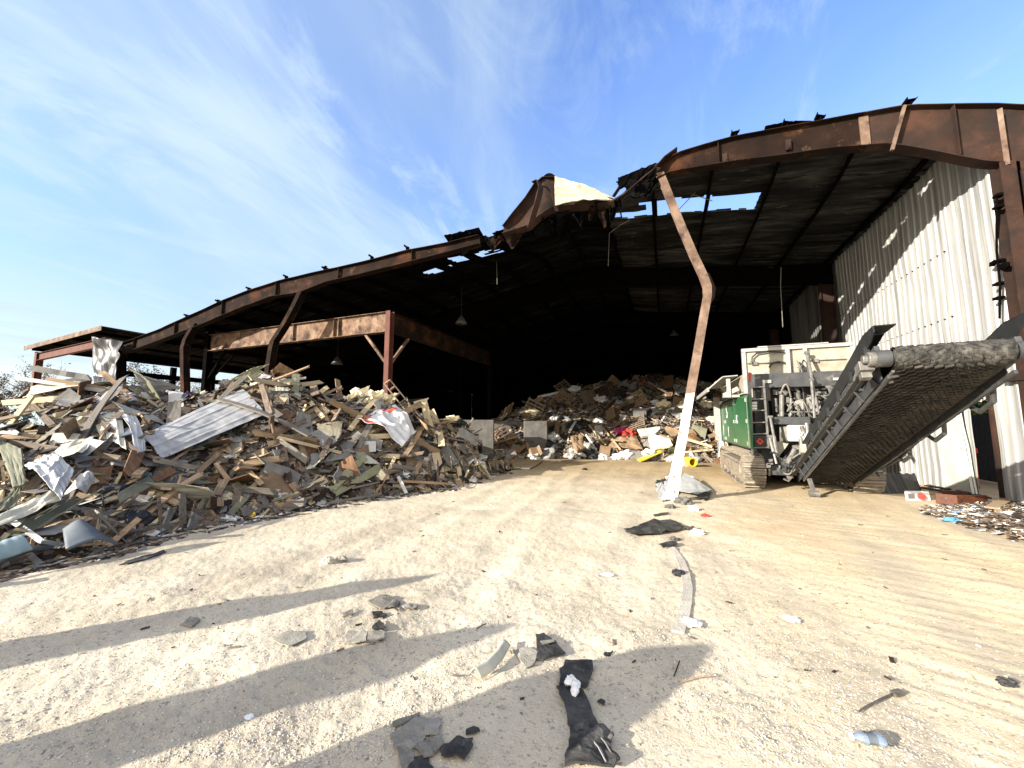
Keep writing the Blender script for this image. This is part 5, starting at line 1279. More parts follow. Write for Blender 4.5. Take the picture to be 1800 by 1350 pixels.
def patch(q, mat, label, lifts=(.1,.1,.1,.1), H=H1, th=.006, ribs=0, bend=0.0, crump=.03, nu=24, nv=16, name='metal_sheet', cat='metal sheet', smooth=False, along_u=True, rag=0.0, parent=None, fn_out=False, grp=None, ribh=.022):
    if H is H1 and max(x for x, y in q) < 330: lifts = [l+.15 for l in lifts]
    P = [hp(H, x, y, l)[0] for (x, y), l in zip(q, lifts)]
    nrm = (P[1]-P[0]).cross(P[3]-P[0]).normalized(); c = sum(P, V((0,0,0)))/4
    if nrm.dot(V((0,0,CZ))-c) < 0: nrm = -nrm
    sd = int(q[0][0]*3+q[0][1]); ex, ey = (P[1]-P[0]), (P[3]-P[0])
    def fn(u, v):
        uu = u+rag*mnoise.noise(V((v*7, sd, 0))) if .02 < u < .98 or True else u
        p = (P[0]*(1-uu)+P[1]*uu)*(1-v)+(P[3]*(1-uu)+P[2]*uu)*v
        h = bend*math.sin(PI*(v if along_u else u))+crump*mnoise.noise(V((u*3, v*3, sd)))+crump*.5*mnoise.noise(V((u*7, v*7, sd+5)))
        if ribs:
            w = (v if along_u else u)*ribs; f = w-math.floor(w); h += ribh*max(0, 1-abs(f-.5)*6)
        return p+nrm*h
    if fn_out: return fn, nrm
    mb = MB(); mb.surf(fn, nu, max(nv, ribs*6 if along_u else nv) if ribs else nv, th)
    o = mb.build(name, M[mat], smooth=smooth); return tag(o, label, cat, grp)
patch([(246,766),(427,684),(466,728),(284,806)], 'galv', 'big ribbed silver metal sheet sloping across the middle of the near heap', (.35,.55,.5,.35), ribs=4, ribh=.016, bend=.05, crump=.03, nu=50, nv=40)
patch([(164,738),(213,724),(222,790),(178,772)], 'sheet_cream', 'upright torn cream sheet left of the big ribbed silver sheet', (.3,.35,.25,.2), ribs=2, along_u=False, bend=.05, name='metal_sheet')
patch([(211,726),(231,721),(256,792),(238,800)], 'sheet_white', 'narrow curved grey-white strip against the big ribbed silver sheet', (.45,.45,.3,.3), bend=.08, name='metal_sheet')
patch([(42,818),(86,800),(130,827),(107,879)], 'sheet_white', 'pale blue-white bent sheet with torn corners on the lower left', (.55,.5,.5,.6), ribs=4, bend=.12, crump=.05, nu=30, rag=.05)
patch([(-30,920),(88,862),(107,879),(-30,938)], 'sheet_cream', 'long bright cream roofing strip pointing up to the right on the lower left', (.5,.45,.5,.5), ribs=1, bend=.02, nu=20)
patch([(5,938),(105,882),(186,855),(80,922)], 'sage', 'broad grey-green roofing panel under the bright cream strip', (.35,.35,.3,.35), ribs=2, bend=-.06, nu=30, nv=20)
patch([(108,874),(140,834),(166,843),(150,868)], 'sheet_white', 'small curled end of sheet beside the blue-white bent sheet', (.4,.4,.35,.35), bend=.1)
patch([(5,942),(186,905),(190,909),(95,940)], 'board_grey', 'long grey pointed panel lying low at the left toe', (.2,.2,.2,.2), crump=.01)
patch([(-6,770),(38,790),(44,852),(26,858)], 'sage', 'tall sage green panel hanging down at the left edge', (.5,.5,.5,.5), crump=.02, th=.03)
patch([(26,857),(40,853),(28,890),(-20,905)], 'sage', 'dark green lower flap at the left edge', (.4,.4,.4,.4), crump=.02)
patch([(-10,764),(124,757),(180,778),(-10,774)], 'sage', 'long dark green board lying across the left of the heap', (.3,.25,.2,.3), crump=.02, th=.02, name='board', cat='board')
patch([(-10,738),(36,760),(30,764),(-10,762)], 'sheet_white', 'silvery blue sheet end poking in at the left edge', (.4,.4,.4,.4), ribs=2)
patch([(14,712),(58,713),(78,748),(22,736)], 'teal', 'crumpled grey-blue tarp on the upper left', (.3,.3,.3,.3), crump=.09, name='tarp', cat='tarp')
patch([(227,648),(239,656),(262,692),(286,709)], 'sage', 'curved sage green panel sticking up at the crest', (.2,.2,.2,.2), bend=.15, th=.02, name='board', cat='board')
patch([(236,657),(264,664),(324,682),(256,690)], 'board_grey', 'long grey board leaning right from the curved sage panel at the crest', (.1,.1,.1,.1), bend=.04, th=.02, name='board', cat='board')
patch([(214,692),(245,692),(268,700),(226,706)], 'sheet_white', 'white folded sheet below the curved sage panel', (.35,.3,.3,.35), bend=.08)
patch([(296,687),(322,690),(323,716),(297,712)], 'board_white', 'square white panel near the crest left of the big ribbed sheet', (.15,.15,.15,.15), crump=.005, th=.02, name='board', cat='board')
patch([(264,853),(300,841),(338,852),(284,869)], 'board_grey', 'light grey slab lying low below the big ribbed sheet', (.2,.2,.2,.2), crump=.005, th=.03, name='board', cat='board')
patch([(206,868),(260,838),(273,851),(212,884)], 'sage', 'sage grey cupboard panel leaning low left of the light grey slab', (.25,.25,.25,.25), crump=.005, th=.03, name='board', cat='board')
patch([(263,841),(299,819),(310,831),(276,849)], 'ply', 'brown board just above the light grey slab', (.25,.25,.25,.25), crump=.005, th=.02, name='board', cat='board')
patch([(216,828),(231,791),(254,796),(236,838)], 'ply', 'upright brown board at the foot of the big ribbed sheet', (.3,.3,.3,.3), crump=.005, th=.02, name='board', cat='board')
patch([(464,850),(500,838),(513,868),(484,878)], 'board_white', 'white grooved board lying tilted near the toe in the middle', (.2,.2,.2,.2), crump=.004, th=.025, ribs=3, along_u=False, ribh=-.008, name='board', cat='board')
patch([(546,798),(632,786),(645,800),(547,816)], 'board_grey', 'long grey-sage folded panel below the printed tarp', (.35,.35,.3,.3), crump=.01, th=.012, name='board', cat='board')
patch([(570,856),(638,800),(646,806),(590,862)], 'olive', 'olive strip folded along the edge of the grey-sage panel', (.4,.4,.4,.4), crump=.01, name='board', cat='board')
patch([(586,862),(667,814),(670,829),(592,872)], 'olive', 'olive trim panel lying nearest the toe under the tarp', (.4,.35,.35,.4), crump=.01, name='board', cat='board')
patch([(632,786),(645,799),(668,815),(641,815)], 'sheet_cream', 'cream inside face of the folded olive panel', (.3,.3,.3,.3), crump=.02, name='board', cat='board')
patch([(556,746),(602,740),(596,776),(572,792)], 'foam', 'torn cream foam board left of the printed tarp', (.3,.3,.3,.3), crump=.05, th=.03, rag=.12, name='foam_board', cat='foam board')
patch([(468,662),(492,637),(532,660),(512,674)], 'ply', 'brown plywood leaning behind the foot of the bent hanging post', (.15,.15,.15,.15), crump=.01, th=.02, name='board', cat='board')
patch([(406,666),(446,646),(474,640),(424,668)], 'olive', 'pale olive panel at the crest left of the bent hanging post', (.2,.2,.15,.2), crump=.03, th=.015, name='board', cat='board')
patch([(424,668),(456,650),(466,655),(436,672)], 'sage', 'sage flap folded under the pale olive panel', (.25,.25,.25,.25), crump=.02, name='board', cat='board')
patch([(513,657),(527,659),(525,700),(512,694)], 'sage', 'small upright light green board standing right of the bent hanging post', (.25,.25,.25,.25), crump=.003, th=.03, name='board', cat='board')
patch([(385,672),(428,664),(430,676),(388,684)], 'concrete', 'grey concrete lump on the crest above the big ribbed sheet', (.1,.1,.1,.1), crump=.03, th=.2, name='concrete_lump', cat='concrete')
patch([(440,671),(460,668),(458,690),(443,688)], 'foam', 'yellowish foam block behind the upper end of the big ribbed sheet', (.2,.2,.2,.2), crump=.03, th=.08, rag=.1, name='foam_board', cat='foam board')
patch([(438,745),(455,739),(470,765),(446,762)], 'wood_tan', 'tan plywood piece just right of the big ribbed sheet', (.2,.2,.2,.2), crump=.01, th=.02, name='board', cat='board')
patch([(452,740),(464,737),(474,752),(460,756)], 'board_white', 'white broken board right of the big ribbed sheet', (.25,.25,.25,.25), crump=.01, th=.02, name='board', cat='board')
patch([(755,772),(770,760),(785,766),(770,783)], 'board_grey', 'square grey tile lying right of the wooden truss', (.2,.2,.2,.2), crump=.003, th=.02, name='board', cat='board')
patch([(734,760),(745,756),(754,780),(743,784)], 'board_grey', 'narrow grey board standing just under the wooden truss', (.2,.2,.2,.2), crump=.003, th=.02, name='board', cat='board')
patch([(768,786),(780,784),(813,818),(800,824)], 'slate', 'dark slate strip sliding down at the right end of the heap', (.15,.15,.15,.15), crump=.02, name='board', cat='board')
patch([(764,815),(790,810),(816,830),(790,838)], 'olive', 'olive grey mat draped at the right toe', (.15,.15,.12,.12), crump=.03, name='mat', cat='mat')
patch([(713,790),(733,788),(736,831),(715,830)], 'cardboard', 'brown cardboard sheet standing under the tarp', (.2,.2,.2,.2), crump=.02, name='cardboard_sheet', cat='cardboard')
patch([(727,706),(754,699),(744,716),(731,717)], 'sheet_cream', 'pointed cream board sticking up beyond the wooden truss', (.1,.1,.1,.1), crump=.004, th=.015, name='board', cat='board')
patch([(718,702),(744,700),(735,714),(722,712)], 'rust', 'red-brown sheet behind the wooden truss', (-.1,-.1,-.1,-.1), crump=.01)
patch([(690,712),(712,705),(726,735),(706,740)], 'sage', 'green-grey panel above the tarp', (.2,.2,.2,.2), crump=.02, name='board', cat='board')
# printed tarp
TQ = [(627,736),(690,712),(732,758),(707,785)]
patch(TQ, 'tarp', 'white tarp with red printing draped on the right half of the heap', (.55,.55,.5,.55), crump=.12, bend=.16, nu=40, nv=40, th=.006, smooth=True, name='printed_tarp', cat='tarp')
tarp = bpy.data.objects['printed_tarp']
tf, tn = patch(TQ, 'tarp', '', (.55,.55,.5,.55), crump=.12, bend=.16, fn_out=True)
for (u0,u1,v0,v1,k) in ((.02,.32,.02,.10,0),(.02,.10,.12,.36,0),(.03,.12,.44,.54,1),(.52,.62,.06,.16,1),(.60,.88,.17,.26,0),(.80,.90,.05,.17,0)):
    mb = MB(); mb.surf(lambda u, v: tf(u0+(u1-u0)*u, v0+(v1-v0)*(v if not k else .5+(v-.5)*math.sin(PI*max(.08,min(.92,u)))))+tn*.008, 10, 6, .002); mb.build('red_print', M['print_red'], tarp)
# crumpled cream insulation heap at the crest
for k, (px, py, r_) in enumerate(((628,692,.16),(648,697,.2),(668,697,.18),(640,706,.2),(662,709,.16),(684,708,.13),(612,702,.12))):
    p, _ = hp(H1, px, py, .15); mb = MB(); mb.blob(p, (r_*1.3, r_*1.1, r_), .55, 2.6, 3, seed=k)
    o = mb.build('foam_lump', M['foam']); tag(o, ['spiky cream foam lump at the crest left of the truss','largest cream foam lump on the crest','cream foam lump beside the top of the truss','cream foam lump just above the tarp','cream foam lump at the upper edge of the tarp','small cream foam lump touching the truss','leftmost small cream foam lump on the crest'][k], 'foam')
for (px0,py0,px1,py1) in ((622,694,648,682),(630,688,652,690),(618,698,640,690),(660,704,690,696)):
    hplank(px0,py0,px1,py1,7,'foam','cream insulation shard sticking out of the foam on the crest',lift=.25,t=.02,name='foam_shard',cat='foam',grp='cream foam shards on the crest')
# wooden truss
tr = None
a, _ = hp(H1, 681, 672, .15); b, _ = hp(H1, 757, 766, .35); d = (b-a).normalized(); c = (a+b)/2; r = (c-V((0,0,CZ))).normalized(); s_ = d.cross(r).normalized(); up_ = s_.cross(d)
tr = thing('wooden_truss', 'broken wooden floor truss lying down the slope right of the tarp', 'truss', c)
for sg in (-1, 1):
    for sg2 in (-1, 1):
        mb = MB(); mb.bar(a+s_*sg*.11+up_*sg2*.06, b+s_*sg*.11+up_*sg2*.06, .035, .035, up_); mb.build('chord', M['wood_brown'], tr)
for k in range(9):
    p = a.lerp(b, k/8); mb = MB(); mb.bar(p-s_*.10, p+s_*.10, .03, .10, up_); mb.build('rung', M['wood_tan'] if k < 2 else M['wood_brown'], tr)
# named planks
for args in (
 (54,647,158,664,9,'board_grey','grey box-section board jutting left from the crest'),
 (64,645,120,658,5,'wood_grey','thin weathered strip lying on the jutting grey board'),
 (28,664,200,690,6,'sheet_white','long pale trim strip jutting left under the grey board'),
 (82,667,220,690,8,'wood_tan','long tan board on the left crest'),
 (180,654,224,691,7,'wood_tan','split tan beam leaning against the crumpled upright sheet'),
 (6,708,100,701,9,'wood_pale','pale yellow broken board on the far left crest'),
 (97,731,214,702,8,'wood_pale','long bright pale board in the upper left'),
 (140,728,222,716,5,'wood_pale','thin pale board under the long bright pale board'),
 (98,724,172,700,4,'wood_brown','thin brown strip above the long bright pale board'),
 (52,708,92,748,8,'wood_brown','brown beam sloping down right on the upper left'),
 (4,738,56,708,7,'wood_dark','dark beam sloping up right on the far left'),
 (74,762,92,719,11,'wood_dark','stubby upright dark post on the upper left'),
 (158,725,242,797,7,'wood_brown','long brown beam crossing in front of the upright cream sheet'),
 (178,792,212,754,8,'wood_brown','brown beam leaning on the upright cream sheet'),
 (10,776,212,806,9,'wood_brown','long red-brown beam lying across the left of the heap'),
 (110,793,155,773,5,'wood_pale','pale batten above the blue-white bent sheet'),
 (138,792,195,775,3,'wood_tan','thin tan batten left of the big ribbed sheet'),
 (347,831,393,789,8,'wood_tan','tan beam standing up in the middle of the heap'),
 (300,812,338,786,4,'wood_tan','thin tan lath below the big ribbed sheet'),
 (272,808,348,823,8,'wood_grey','grey beam lying flat at the lower edge of the big ribbed sheet'),
 (267,772,297,802,5,'wood_dark','dark strip across the lower end of the big ribbed sheet'),
 (457,668,474,728,8,'wood_brown','upright brown beam at the upper end of the big ribbed sheet'),
 (470,690,478,728,6,'wood_brown','shorter brown stake beside the upright brown beam'),
 (480,760,556,717,6,'wood_tan','long tan lath rising towards the foam on the crest'),
 (483,765,568,723,6,'wood_brown','long brown lath lying under the long tan lath'),
 (545,706,569,736,7,'wood_pale','pale slat leaning across the long laths'),
 (562,712,577,726,8,'wood_pale','short pale block at the end of the long laths'),
 (446,762,553,774,8,'wood_tan','long tan beam lying level in the middle of the heap'),
 (486,768,600,796,5,'wood_pale','pale pointed lath below the level tan beam'),
 (627,768,714,765,8,'wood_pale','cream beam lying level across the tarp'),
 (490,775,540,810,11,'wood_grey','weathered grey beam sliding down in the middle'),
 (498,790,508,845,10,'wood_dark','dark upright stake near the white grooved board'),
 (657,804,697,782,7,'wood_brown','brown beam leaning up to the tarp from below'),
 (600,856,686,846,6,'rust','red-brown beam lying along the toe below the olive panel'),
 (700,845,795,851,4,'wood_tan','tan lath lying along the right toe'),
 (700,838,714,866,5,'board_white','white pipe sticking out at the right toe'),
 (820,779,842,773,7,'wood_tan','tan board against the concrete wall at the right end'),
 (620,858,690,842,3,'wood_grey','thin grey strip lying along the toe'),
 (575,885,670,868,4,'wood_grey','long grey lath lying flat on the ground at the toe'),
 (800,795,830,840,5,'wood_grey','grey pole sloping at the far right toe'),
 (757,745,778,790,6,'wood_grey','grey rail sloping down right of the truss'),
 (570,693,600,680,4,'wood_tan','short tan stick on the crest before the dark hall'),
 (585,700,602,682,4,'wood_brown','brown stick on the crest before the dark hall'),
 (490,670,538,664,4,'board_white','white strip lying level behind the small green board'),
 (475,690,515,690,6,'wood_grey','weathered board below the plywood at the bent post'),
):
    hplank(*args, lift=.5 if args[1] < 740 else .36)
# lower-left furniture scraps
patch([(116,967),(112,931),(152,926),(209,958)], 'slate', 'slate blue curved chair shell lying on the ground at the left toe', (.35,.4,.4,.3), bend=.10, crump=.004, th=.03, nu=20, name='chair_shell', cat='chair seat', smooth=True)
patch([(-10,962),(34,947),(58,966),(-10,988)], 'teal', 'pale teal curved chair shell at the bottom left edge', (.25,.3,.25,.25), bend=.10, crump=.01, th=.02, name='chair_shell', cat='chair seat', smooth=True)
def pipe(pts, r, mat, label, name='pipe', H=H1, lift=.25):
    P = [hp(H, x, y, lift)[0] for x, y in pts]; mb = MB(); mb.tube(P, r, 10); o = mb.build(name, M[mat], smooth=True); return tag(o, label, name.replace('_',' '))
pipe([(-12,992),(20,978),(55,966),(92,962)], .028, 'slate', 'dark grey curved tube lying under the teal chair shell')
hplank(25,918,72,951,7,'sheet_white','white channel strut leaning at the left toe',lift=.4,name='metal_strut',cat='metal strut'); hplank(70,951,108,957,6,'slate','dark channel strut lying against the slate chair shell',lift=.4,name='metal_strut',cat='metal strut')
for px, py, r_, mt, lab, nm in ((398,916,.09,'plastic_white','white crumpled plastic bag on the ground left of the yellow bag','plastic_bag'),(415,913,.06,'plastic_white','small white plastic scrap right of the white bag','plastic_bag'),(438,907,.075,'yellow','bright yellow plastic bag lying at the toe','plastic_bag'),(523,884,.11,'plastic_white','white plastic bag near the toe below the olive panel','plastic_bag'),(705,838,.14,'plastic_white','white crumpled bag at the toe below the cardboard','plastic_bag'),(840,805,.16,'plastic_white','grey-white bag at the foot of the concrete wall','plastic_bag'),(230,838,.08,'plastic_white','white foam cup on the lower left of the heap','plastic_bag'),(333,697,.12,'navy','dark blue cloth bundle near the crest right of the white panel','cloth_bundle'),(250,838,.10,'teal','teal cloth beside the brown boards','cloth_bundle'),(335,865,.06,'plastic_white','white scrap right of the light grey slab','plastic_bag'),(712,718,.10,'plastic_white','white and red bag above the tarp','plastic_bag'),(795,738,.16,'foam','pale yellow cloth lying on the right crest','cloth_bundle'),(805,745,.2,'plastic_black','black plastic sheet hanging over the concrete wall','plastic_bag'),(725,748,.16,'plastic_black','black bag at the right edge of the tarp','plastic_bag')):
    p, _ = hp(H1, px, py, .08); mb = MB(); mb.blob(p+V((0,0,r_*.2)), (r_*1.5, r_, r_*.7), .6, 2.2, 3, seed=px % 17); o = mb.build(nm, M[mt]); tag(o, lab, 'bag' if nm == 'plastic_bag' else 'cloth')

# ---- pieces seen in the hall pile
H2p = dict(H=H2)
patch([(1068,786),(1082,768),(1118,766),(1130,790)], 'cardboard', 'big tan cardboard sheet bulging at the sunlit foot of the hall pile', (.4,.4,.4,.4), H2, crump=.12, th=.02, name='cardboard_sheet', cat='cardboard')
patch([(1120,756),(1160,752),(1166,766),(1126,768)], 'sheet_cream', 'cream mattress-like slab above the cardboard sheet', (.4,.4,.4,.4), H2, crump=.05, th=.15, name='foam_slab', cat='foam')
patch([(1140,770),(1176,768),(1182,784),(1144,790)], 'foam', 'bright cream slab beside the buckled post in the hall', (.5,.5,.5,.5), H2, crump=.05, th=.12, name='foam_slab', cat='foam')
patch([(1120,808),(1160,788),(1172,792),(1126,812)], 'yellow', 'yellow flat board on the floor left of the buckled post', (.2,.2,.2,.2), H2, crump=.01, th=.03, name='board', cat='board')
patch([(1158,662),(1185,659),(1182,700),(1172,698)], 'ply', 'orange-brown curved plywood standing on the top of the hall pile', (.2,.2,.2,.2), H2, bend=.1, th=.03, name='board', cat='board')
patch([(1182,680),(1200,675),(1206,688),(1188,694)], 'board_white', 'white sheet near the top beside the buckled post', (.3,.3,.3,.3), H2, crump=.08, name='board', cat='board')
patch([(970,697),(984,694),(991,706),(978,709)], 'board_white', 'small white board high on the left of the hall pile', (.3,.3,.3,.3), H2, crump=.01, th=.03, name='board', cat='board')
patch([(1003,770),(1020,765),(1036,790),(1015,795)], 'cardboard', 'crushed brown carton low in the middle of the hall pile', (.5,.4,.4,.5), H2, crump=.1, th=.2, name='carton', cat='box')
patch([(1045,750),(1058,748),(1060,764),(1046,766)], 'board_white', 'white appliance panel in the middle of the hall pile', (.4,.4,.4,.4), H2, crump=.01, th=.12, name='board', cat='board')
patch([(1206,800),(1226,790),(1232,798),(1212,806)], 'cardboard', 'tan roll end beside the foot of the buckled post', (.2,.2,.2,.2), H2, bend=.1, th=.1, name='cardboard_sheet', cat='cardboard')
patch([(1090,690),(1098,684),(1084,712),(1076,714)], 'green_cloth', 'dark green cloth hanging in the middle of the hall pile', (.3,.3,.3,.3), H2, crump=.08, name='cloth', cat='cloth')
patch([(1246,735),(1262,728),(1268,742),(1252,748)], 'board_white', 'white board leaning beside the shredder', (.3,.3,.3,.3), H2, crump=.02, th=.03, name='board', cat='board')
patch([(1000,790),(1040,797),(1046,802),(1002,798)], 'board_white', 'stack of pale boards on the floor at the pile foot', (.3,.3,.3,.3), H2, crump=.01, th=.15, name='board', cat='board')
patch([(1262,765),(1272,750),(1284,800),(1262,805)], 'plastic_white', 'pale sheet hanging beside the shredder track', (.5,.5,.5,.5), H2, crump=.1, name='tarp', cat='tarp')
for k, (x0,y0,x1,y1,w,mt,lab) in enumerate(((1036,748,1064,782,3,'wood_pale','thin pale stick leaning left of the white panel'),(1056,747,1090,790,3,'wood_tan','thin tan stick crossing the white panel'),(1030,765,1048,790,3,'board_white','white pipe leaning low in the hall pile'),(946,698,985,689,4,'board_white','white strip near the top left of the hall pile'),(990,730,1020,752,4,'slate','blue-grey bent tube left of the middle'),(1105,700,1128,694,4,'board_white','white stick near the top of the hall pile'),(1012,740,1000,760,4,'sheet_white','short metal bracket left of the middle'),(1095,775,1062,772,3,'wood_tan','tan batten low in the middle of the hall pile'),(1200,770,1250,785,4,'wood_pale','pale lath right of the buckled post'),(1205,795,1255,790,3,'wood_pale','pale lath on the floor near the shredder'))):
    hplank(x0,y0,x1,y1,w,mt,lab,H2,lift=.6,t=.04)
for px, py, r_, mt, lab in ((1090,758,.25,'magenta','magenta bag in the middle of the hall pile'),(1105,762,.25,'red','red cloth beside the magenta bag'),(1052,740,.22,'plastic_white','white bag standing in the middle of the hall pile'),(1055,702,.3,'plastic_white','pale bag high in the hall pile'),(1165,712,.3,'foam','cream cushion lit behind the buckled post'),(1150,710,.25,'plastic_white','white roll left of the cream cushion'),(1205,710,.3,'foam','pale bundle right of the buckled post'),(1240,712,.3,'foam','cream bundle beside the shredder'),(1010,686,.3,'plastic_white','blue-white bag near the top of the hall pile'),(970,770,.3,'plastic_white','white bag by the concrete block in the hall'),(938,803,.22,'plastic_white','white bag on the floor before the concrete block'),(1060,805,.2,'plastic_white','white bag on the floor at the pile foot'),(1100,800,.25,'plastic_white','heap of white plastic at the pile foot'),(1085,803,.18,'paper','crumpled paper at the pile foot'),(1140,798,.22,'paper','crumpled white paper left of the buckled post')):
    p, _ = hp(H2, px, py, .2); mb = MB(); mb.blob(p, (r_*1.3, r_, r_*.8), .55, 2.0, 3, seed=px % 13); o = mb.build('bag', M[mt]); tag(o, lab, 'bag')
for px, py, lab in ((913,790,'brown carton on the floor before the dark concrete wall'),(925,794,'second brown carton right of the taller one by the concrete wall')):
    p = at(px, py+8, Z=0); o = put('carton', BX_[px % 4], M['cardboard'], Matrix.Rotation(.4, 4, 'Z'), p, 1.9); tag(o, lab, 'box')
mb = MB(); p = at(885, 806, Z=0); mb.obox(p+V((0,0,.32)), V((.5,.1,.12)), V((-.1,.3,.2)), V((0,0,.03))); o = mb.build('board', M['cardboard']); tag(o, 'tan board propped up on the floor left of the cartons', 'board')
# ------------------------------------------------------------------ litter in the yard
def gp(px, py, dz=0.0):
    p = at(px, py, Z=0); 
    for _ in range(2): p = at(px, py, Z=float(gz(p.x, p.y)))
    return p+V((0,0,dz))
def flat(poly, mat, label, name, cat, th=.012, curl=.012, grp=None, parent=None, dz=.012):
    """a thin curled piece lying on the ground, outline given by photo pixels"""
    P = [gp(x, y, dz) for x, y in poly]; c = sum(P, V((0,0,0)))/len(P)
    bm = bmesh.new(); vs = [bm.verts.new(p) for p in P]; f = bm.faces.new(vs)
    bmesh.ops.triangulate(bm, faces=[f]); bmesh.ops.subdivide_edges(bm, edges=bm.edges[:], cuts=3, use_grid_fill=True)
    sd = poly[0][0]; zg = 0
    for v in bm.verts:
        r = (v.co-c).length; v.co.z = max(v.co.z, float(gz(v.co.x, v.co.y))+.006)+curl*(.5+mnoise.noise(V((v.co.x*6, v.co.y*6, sd))))+curl*.8*abs(mnoise.noise(V((v.co.x*14, v.co.y*14, sd))))
        if r > .03: v.co.x += .016*mnoise.noise(v.co*19)+.008*mnoise.noise(v.co*55); v.co.y += .016*mnoise.noise(v.co*19+V((5,0,0)))+.008*mnoise.noise(v.co*55+V((5,0,0)))
    bmesh.ops.recalc_face_normals(bm, faces=bm.faces[:])
    vv = [v.co.copy() for v in bm.verts]; bm.verts.index_update(); ff = [[v.index for v in f.verts] for f in bm.faces]
    be = [(e.verts[0].index, e.verts[1].index) for e in bm.edges if len(e.link_faces) == 1]; bm.free()
    mb = MB(); n = len(vv); mb.add(vv+[p-V((0,0,th)) for p in vv], ff+[[i+n for i in reversed(f)] for f in ff]+[(a, b, b+n, a+n) for a, b in be])
    o = mb.build(name, M[mat], parent)
    return tag(o, label, cat, grp) if parent is None else o
Zs = lambda zx, zy: (600+zx/2.8125, 980+zy/2.8135)
def zpoly(*p): return [Zs(x, y) for x, y in p]
flat(zpoly((1100,530),(1140,522),(1245,545),(1210,655),(1150,650),(1075,640)), 'rubber', 'squarish black roofing felt piece at the top of the dark strip', 'roofing_felt', 'roofing felt', .012, .03)
flat(zpoly((1065,665),(1100,640),(1165,650),(1205,700),(1240,790),(1280,850),(1290,880),(1255,900),(1215,880),(1170,905),(1135,880),(1120,820),(1095,740)), 'rubber', 'long black roofing felt strip with white tissue on it', 'roofing_felt', 'roofing felt', .012, .035)
flat(zpoly((1135,890),(1200,880),(1255,905),(1290,880),(1350,910),(1325,970),(1370,1030),(1360,1075),(1100,1075),(1125,980)), 'rubber', 'broad torn black felt piece at the bottom edge of the photo', 'roofing_felt', 'roofing felt', .012, .04)
for (a, b) in (((1150,925),(1240,1050)),((1235,945),(1310,1060)),((1262,915),(1350,1040))):
    p, q = gp(*Zs(*a), .055), gp(*Zs(*b), .05); mb = MB(); mb.tube([p-V((0,0,.008)), p.lerp(q,.5)+V((0,0,.004)), q-V((0,0,.008))], .004, 6); o = mb.build('wire', M['board_grey']); tag(o, {1150:'pale rod lying along the left of the bottom felt piece',1235:'pale rod lying in the middle of the bottom felt piece',1262:'pale rod lying on the right of the bottom felt piece'}[a[0]], 'rod')
mb = MB()
for k in range(7):
    c = gp(*Zs(1140+random.uniform(-22,22), 680+random.uniform(-42,30)), .05); mb.blob(c, (.024,.03,.02), .7, 3, 2, seed=k)
o = mb.build('tissue', M['paper']); tag(o, 'crumpled white tissue on the black felt strip', 'tissue')
flat(zpoly((845,470),(920,455),(965,480),(965,520),(915,555),(880,510)), 'shingle', 'grey shingle piece touching the angular dark shingle', 'roof_shingle', 'shingle', .008, .012)
flat(zpoly((960,392),(1000,390),(1060,430),(1108,490),(1000,520),(962,515),(970,450)), 'rubber', 'angular dark shingle with a pale stripe', 'roof_shingle', 'shingle', .008, .012)
flat(zpoly((985,438),(1045,430),(1058,440),(990,455)), 'shingle', 'pale stripe of torn felt across the angular dark shingle', 'felt_strip', 'felt strip', .004, .004, dz=.034)
mb = MB(); A_ = [gp(*Zs(*p), .03) for p in ((790,450),(765,500),(700,570),(630,620))]; B_ = [gp(*Zs(*p), .012) for p in ((835,455),(800,520),(750,580),(690,615))]
mb.surf(lambda u, v: (A_[min(int(u*3),2)].lerp(A_[min(int(u*3),2)+1], u*3-min(int(u*3),2))).lerp(B_[min(int(u*3),2)].lerp(B_[min(int(u*3),2)+1], u*3-min(int(u*3),2)), v)+V((0,0,.035*math.sin(v*PI*1.1)*(.5+u*.6)+.02)), 24, 8, .006)
o = mb.build('metal_trim', M['sheet_cream'], smooth=True); tag(o, 'curled pale metal trim strip pointing to the upper right', 'metal trim')
sh_ = [((245,890),(380,810),(418,910),(330,985),(260,945)), ((375,815),(490,805),(488,885),(410,898)), ((415,905),(480,890),(503,940),(455,990),(420,950)), ((270,960),(360,970),(360,1020),(300,1075),(285,1010)), ((340,1000),(420,985),(450,1075),(330,1075)), ((250,825),(385,780),(390,800),(260,850)), ((365,960),(430,925),(450,1000),(400,1010))]
shl = ['largest cracked grey shingle in the lower cluster','square grey shingle at the upper right of the lower cluster','small broken shingle right of the largest one','broken shingle at the lower left of the cluster','dark shingle at the bottom edge of the cluster','narrow shingle strip at the top of the lower cluster','small shingle wedge in the middle of the cluster']
for p, l in zip(sh_, shl): flat(zpoly(*p), 'shingle' if 'dark' not in l else 'rubber', l, 'roof_shingle', 'shingle', .008, .012)
flat(zpoly((485,970),(560,915),(650,910),(645,965),(600,1020),(490,1000)), 'rubber', 'black felt flake right of the shingle cluster', 'roofing_felt', 'roofing felt', .01, .02)
flat(zpoly((605,872),(655,852),(690,870),(680,880),(620,888)), 'rubber', 'small black felt flake above the larger flake', 'roofing_felt', 'roofing felt', .008, .01)
flat(zpoly((1265,725),(1285,715),(1305,725),(1300,742)), 'rubber', 'tiny black scrap right of the black felt strip', 'roofing_felt', 'roofing felt', .008, .01)
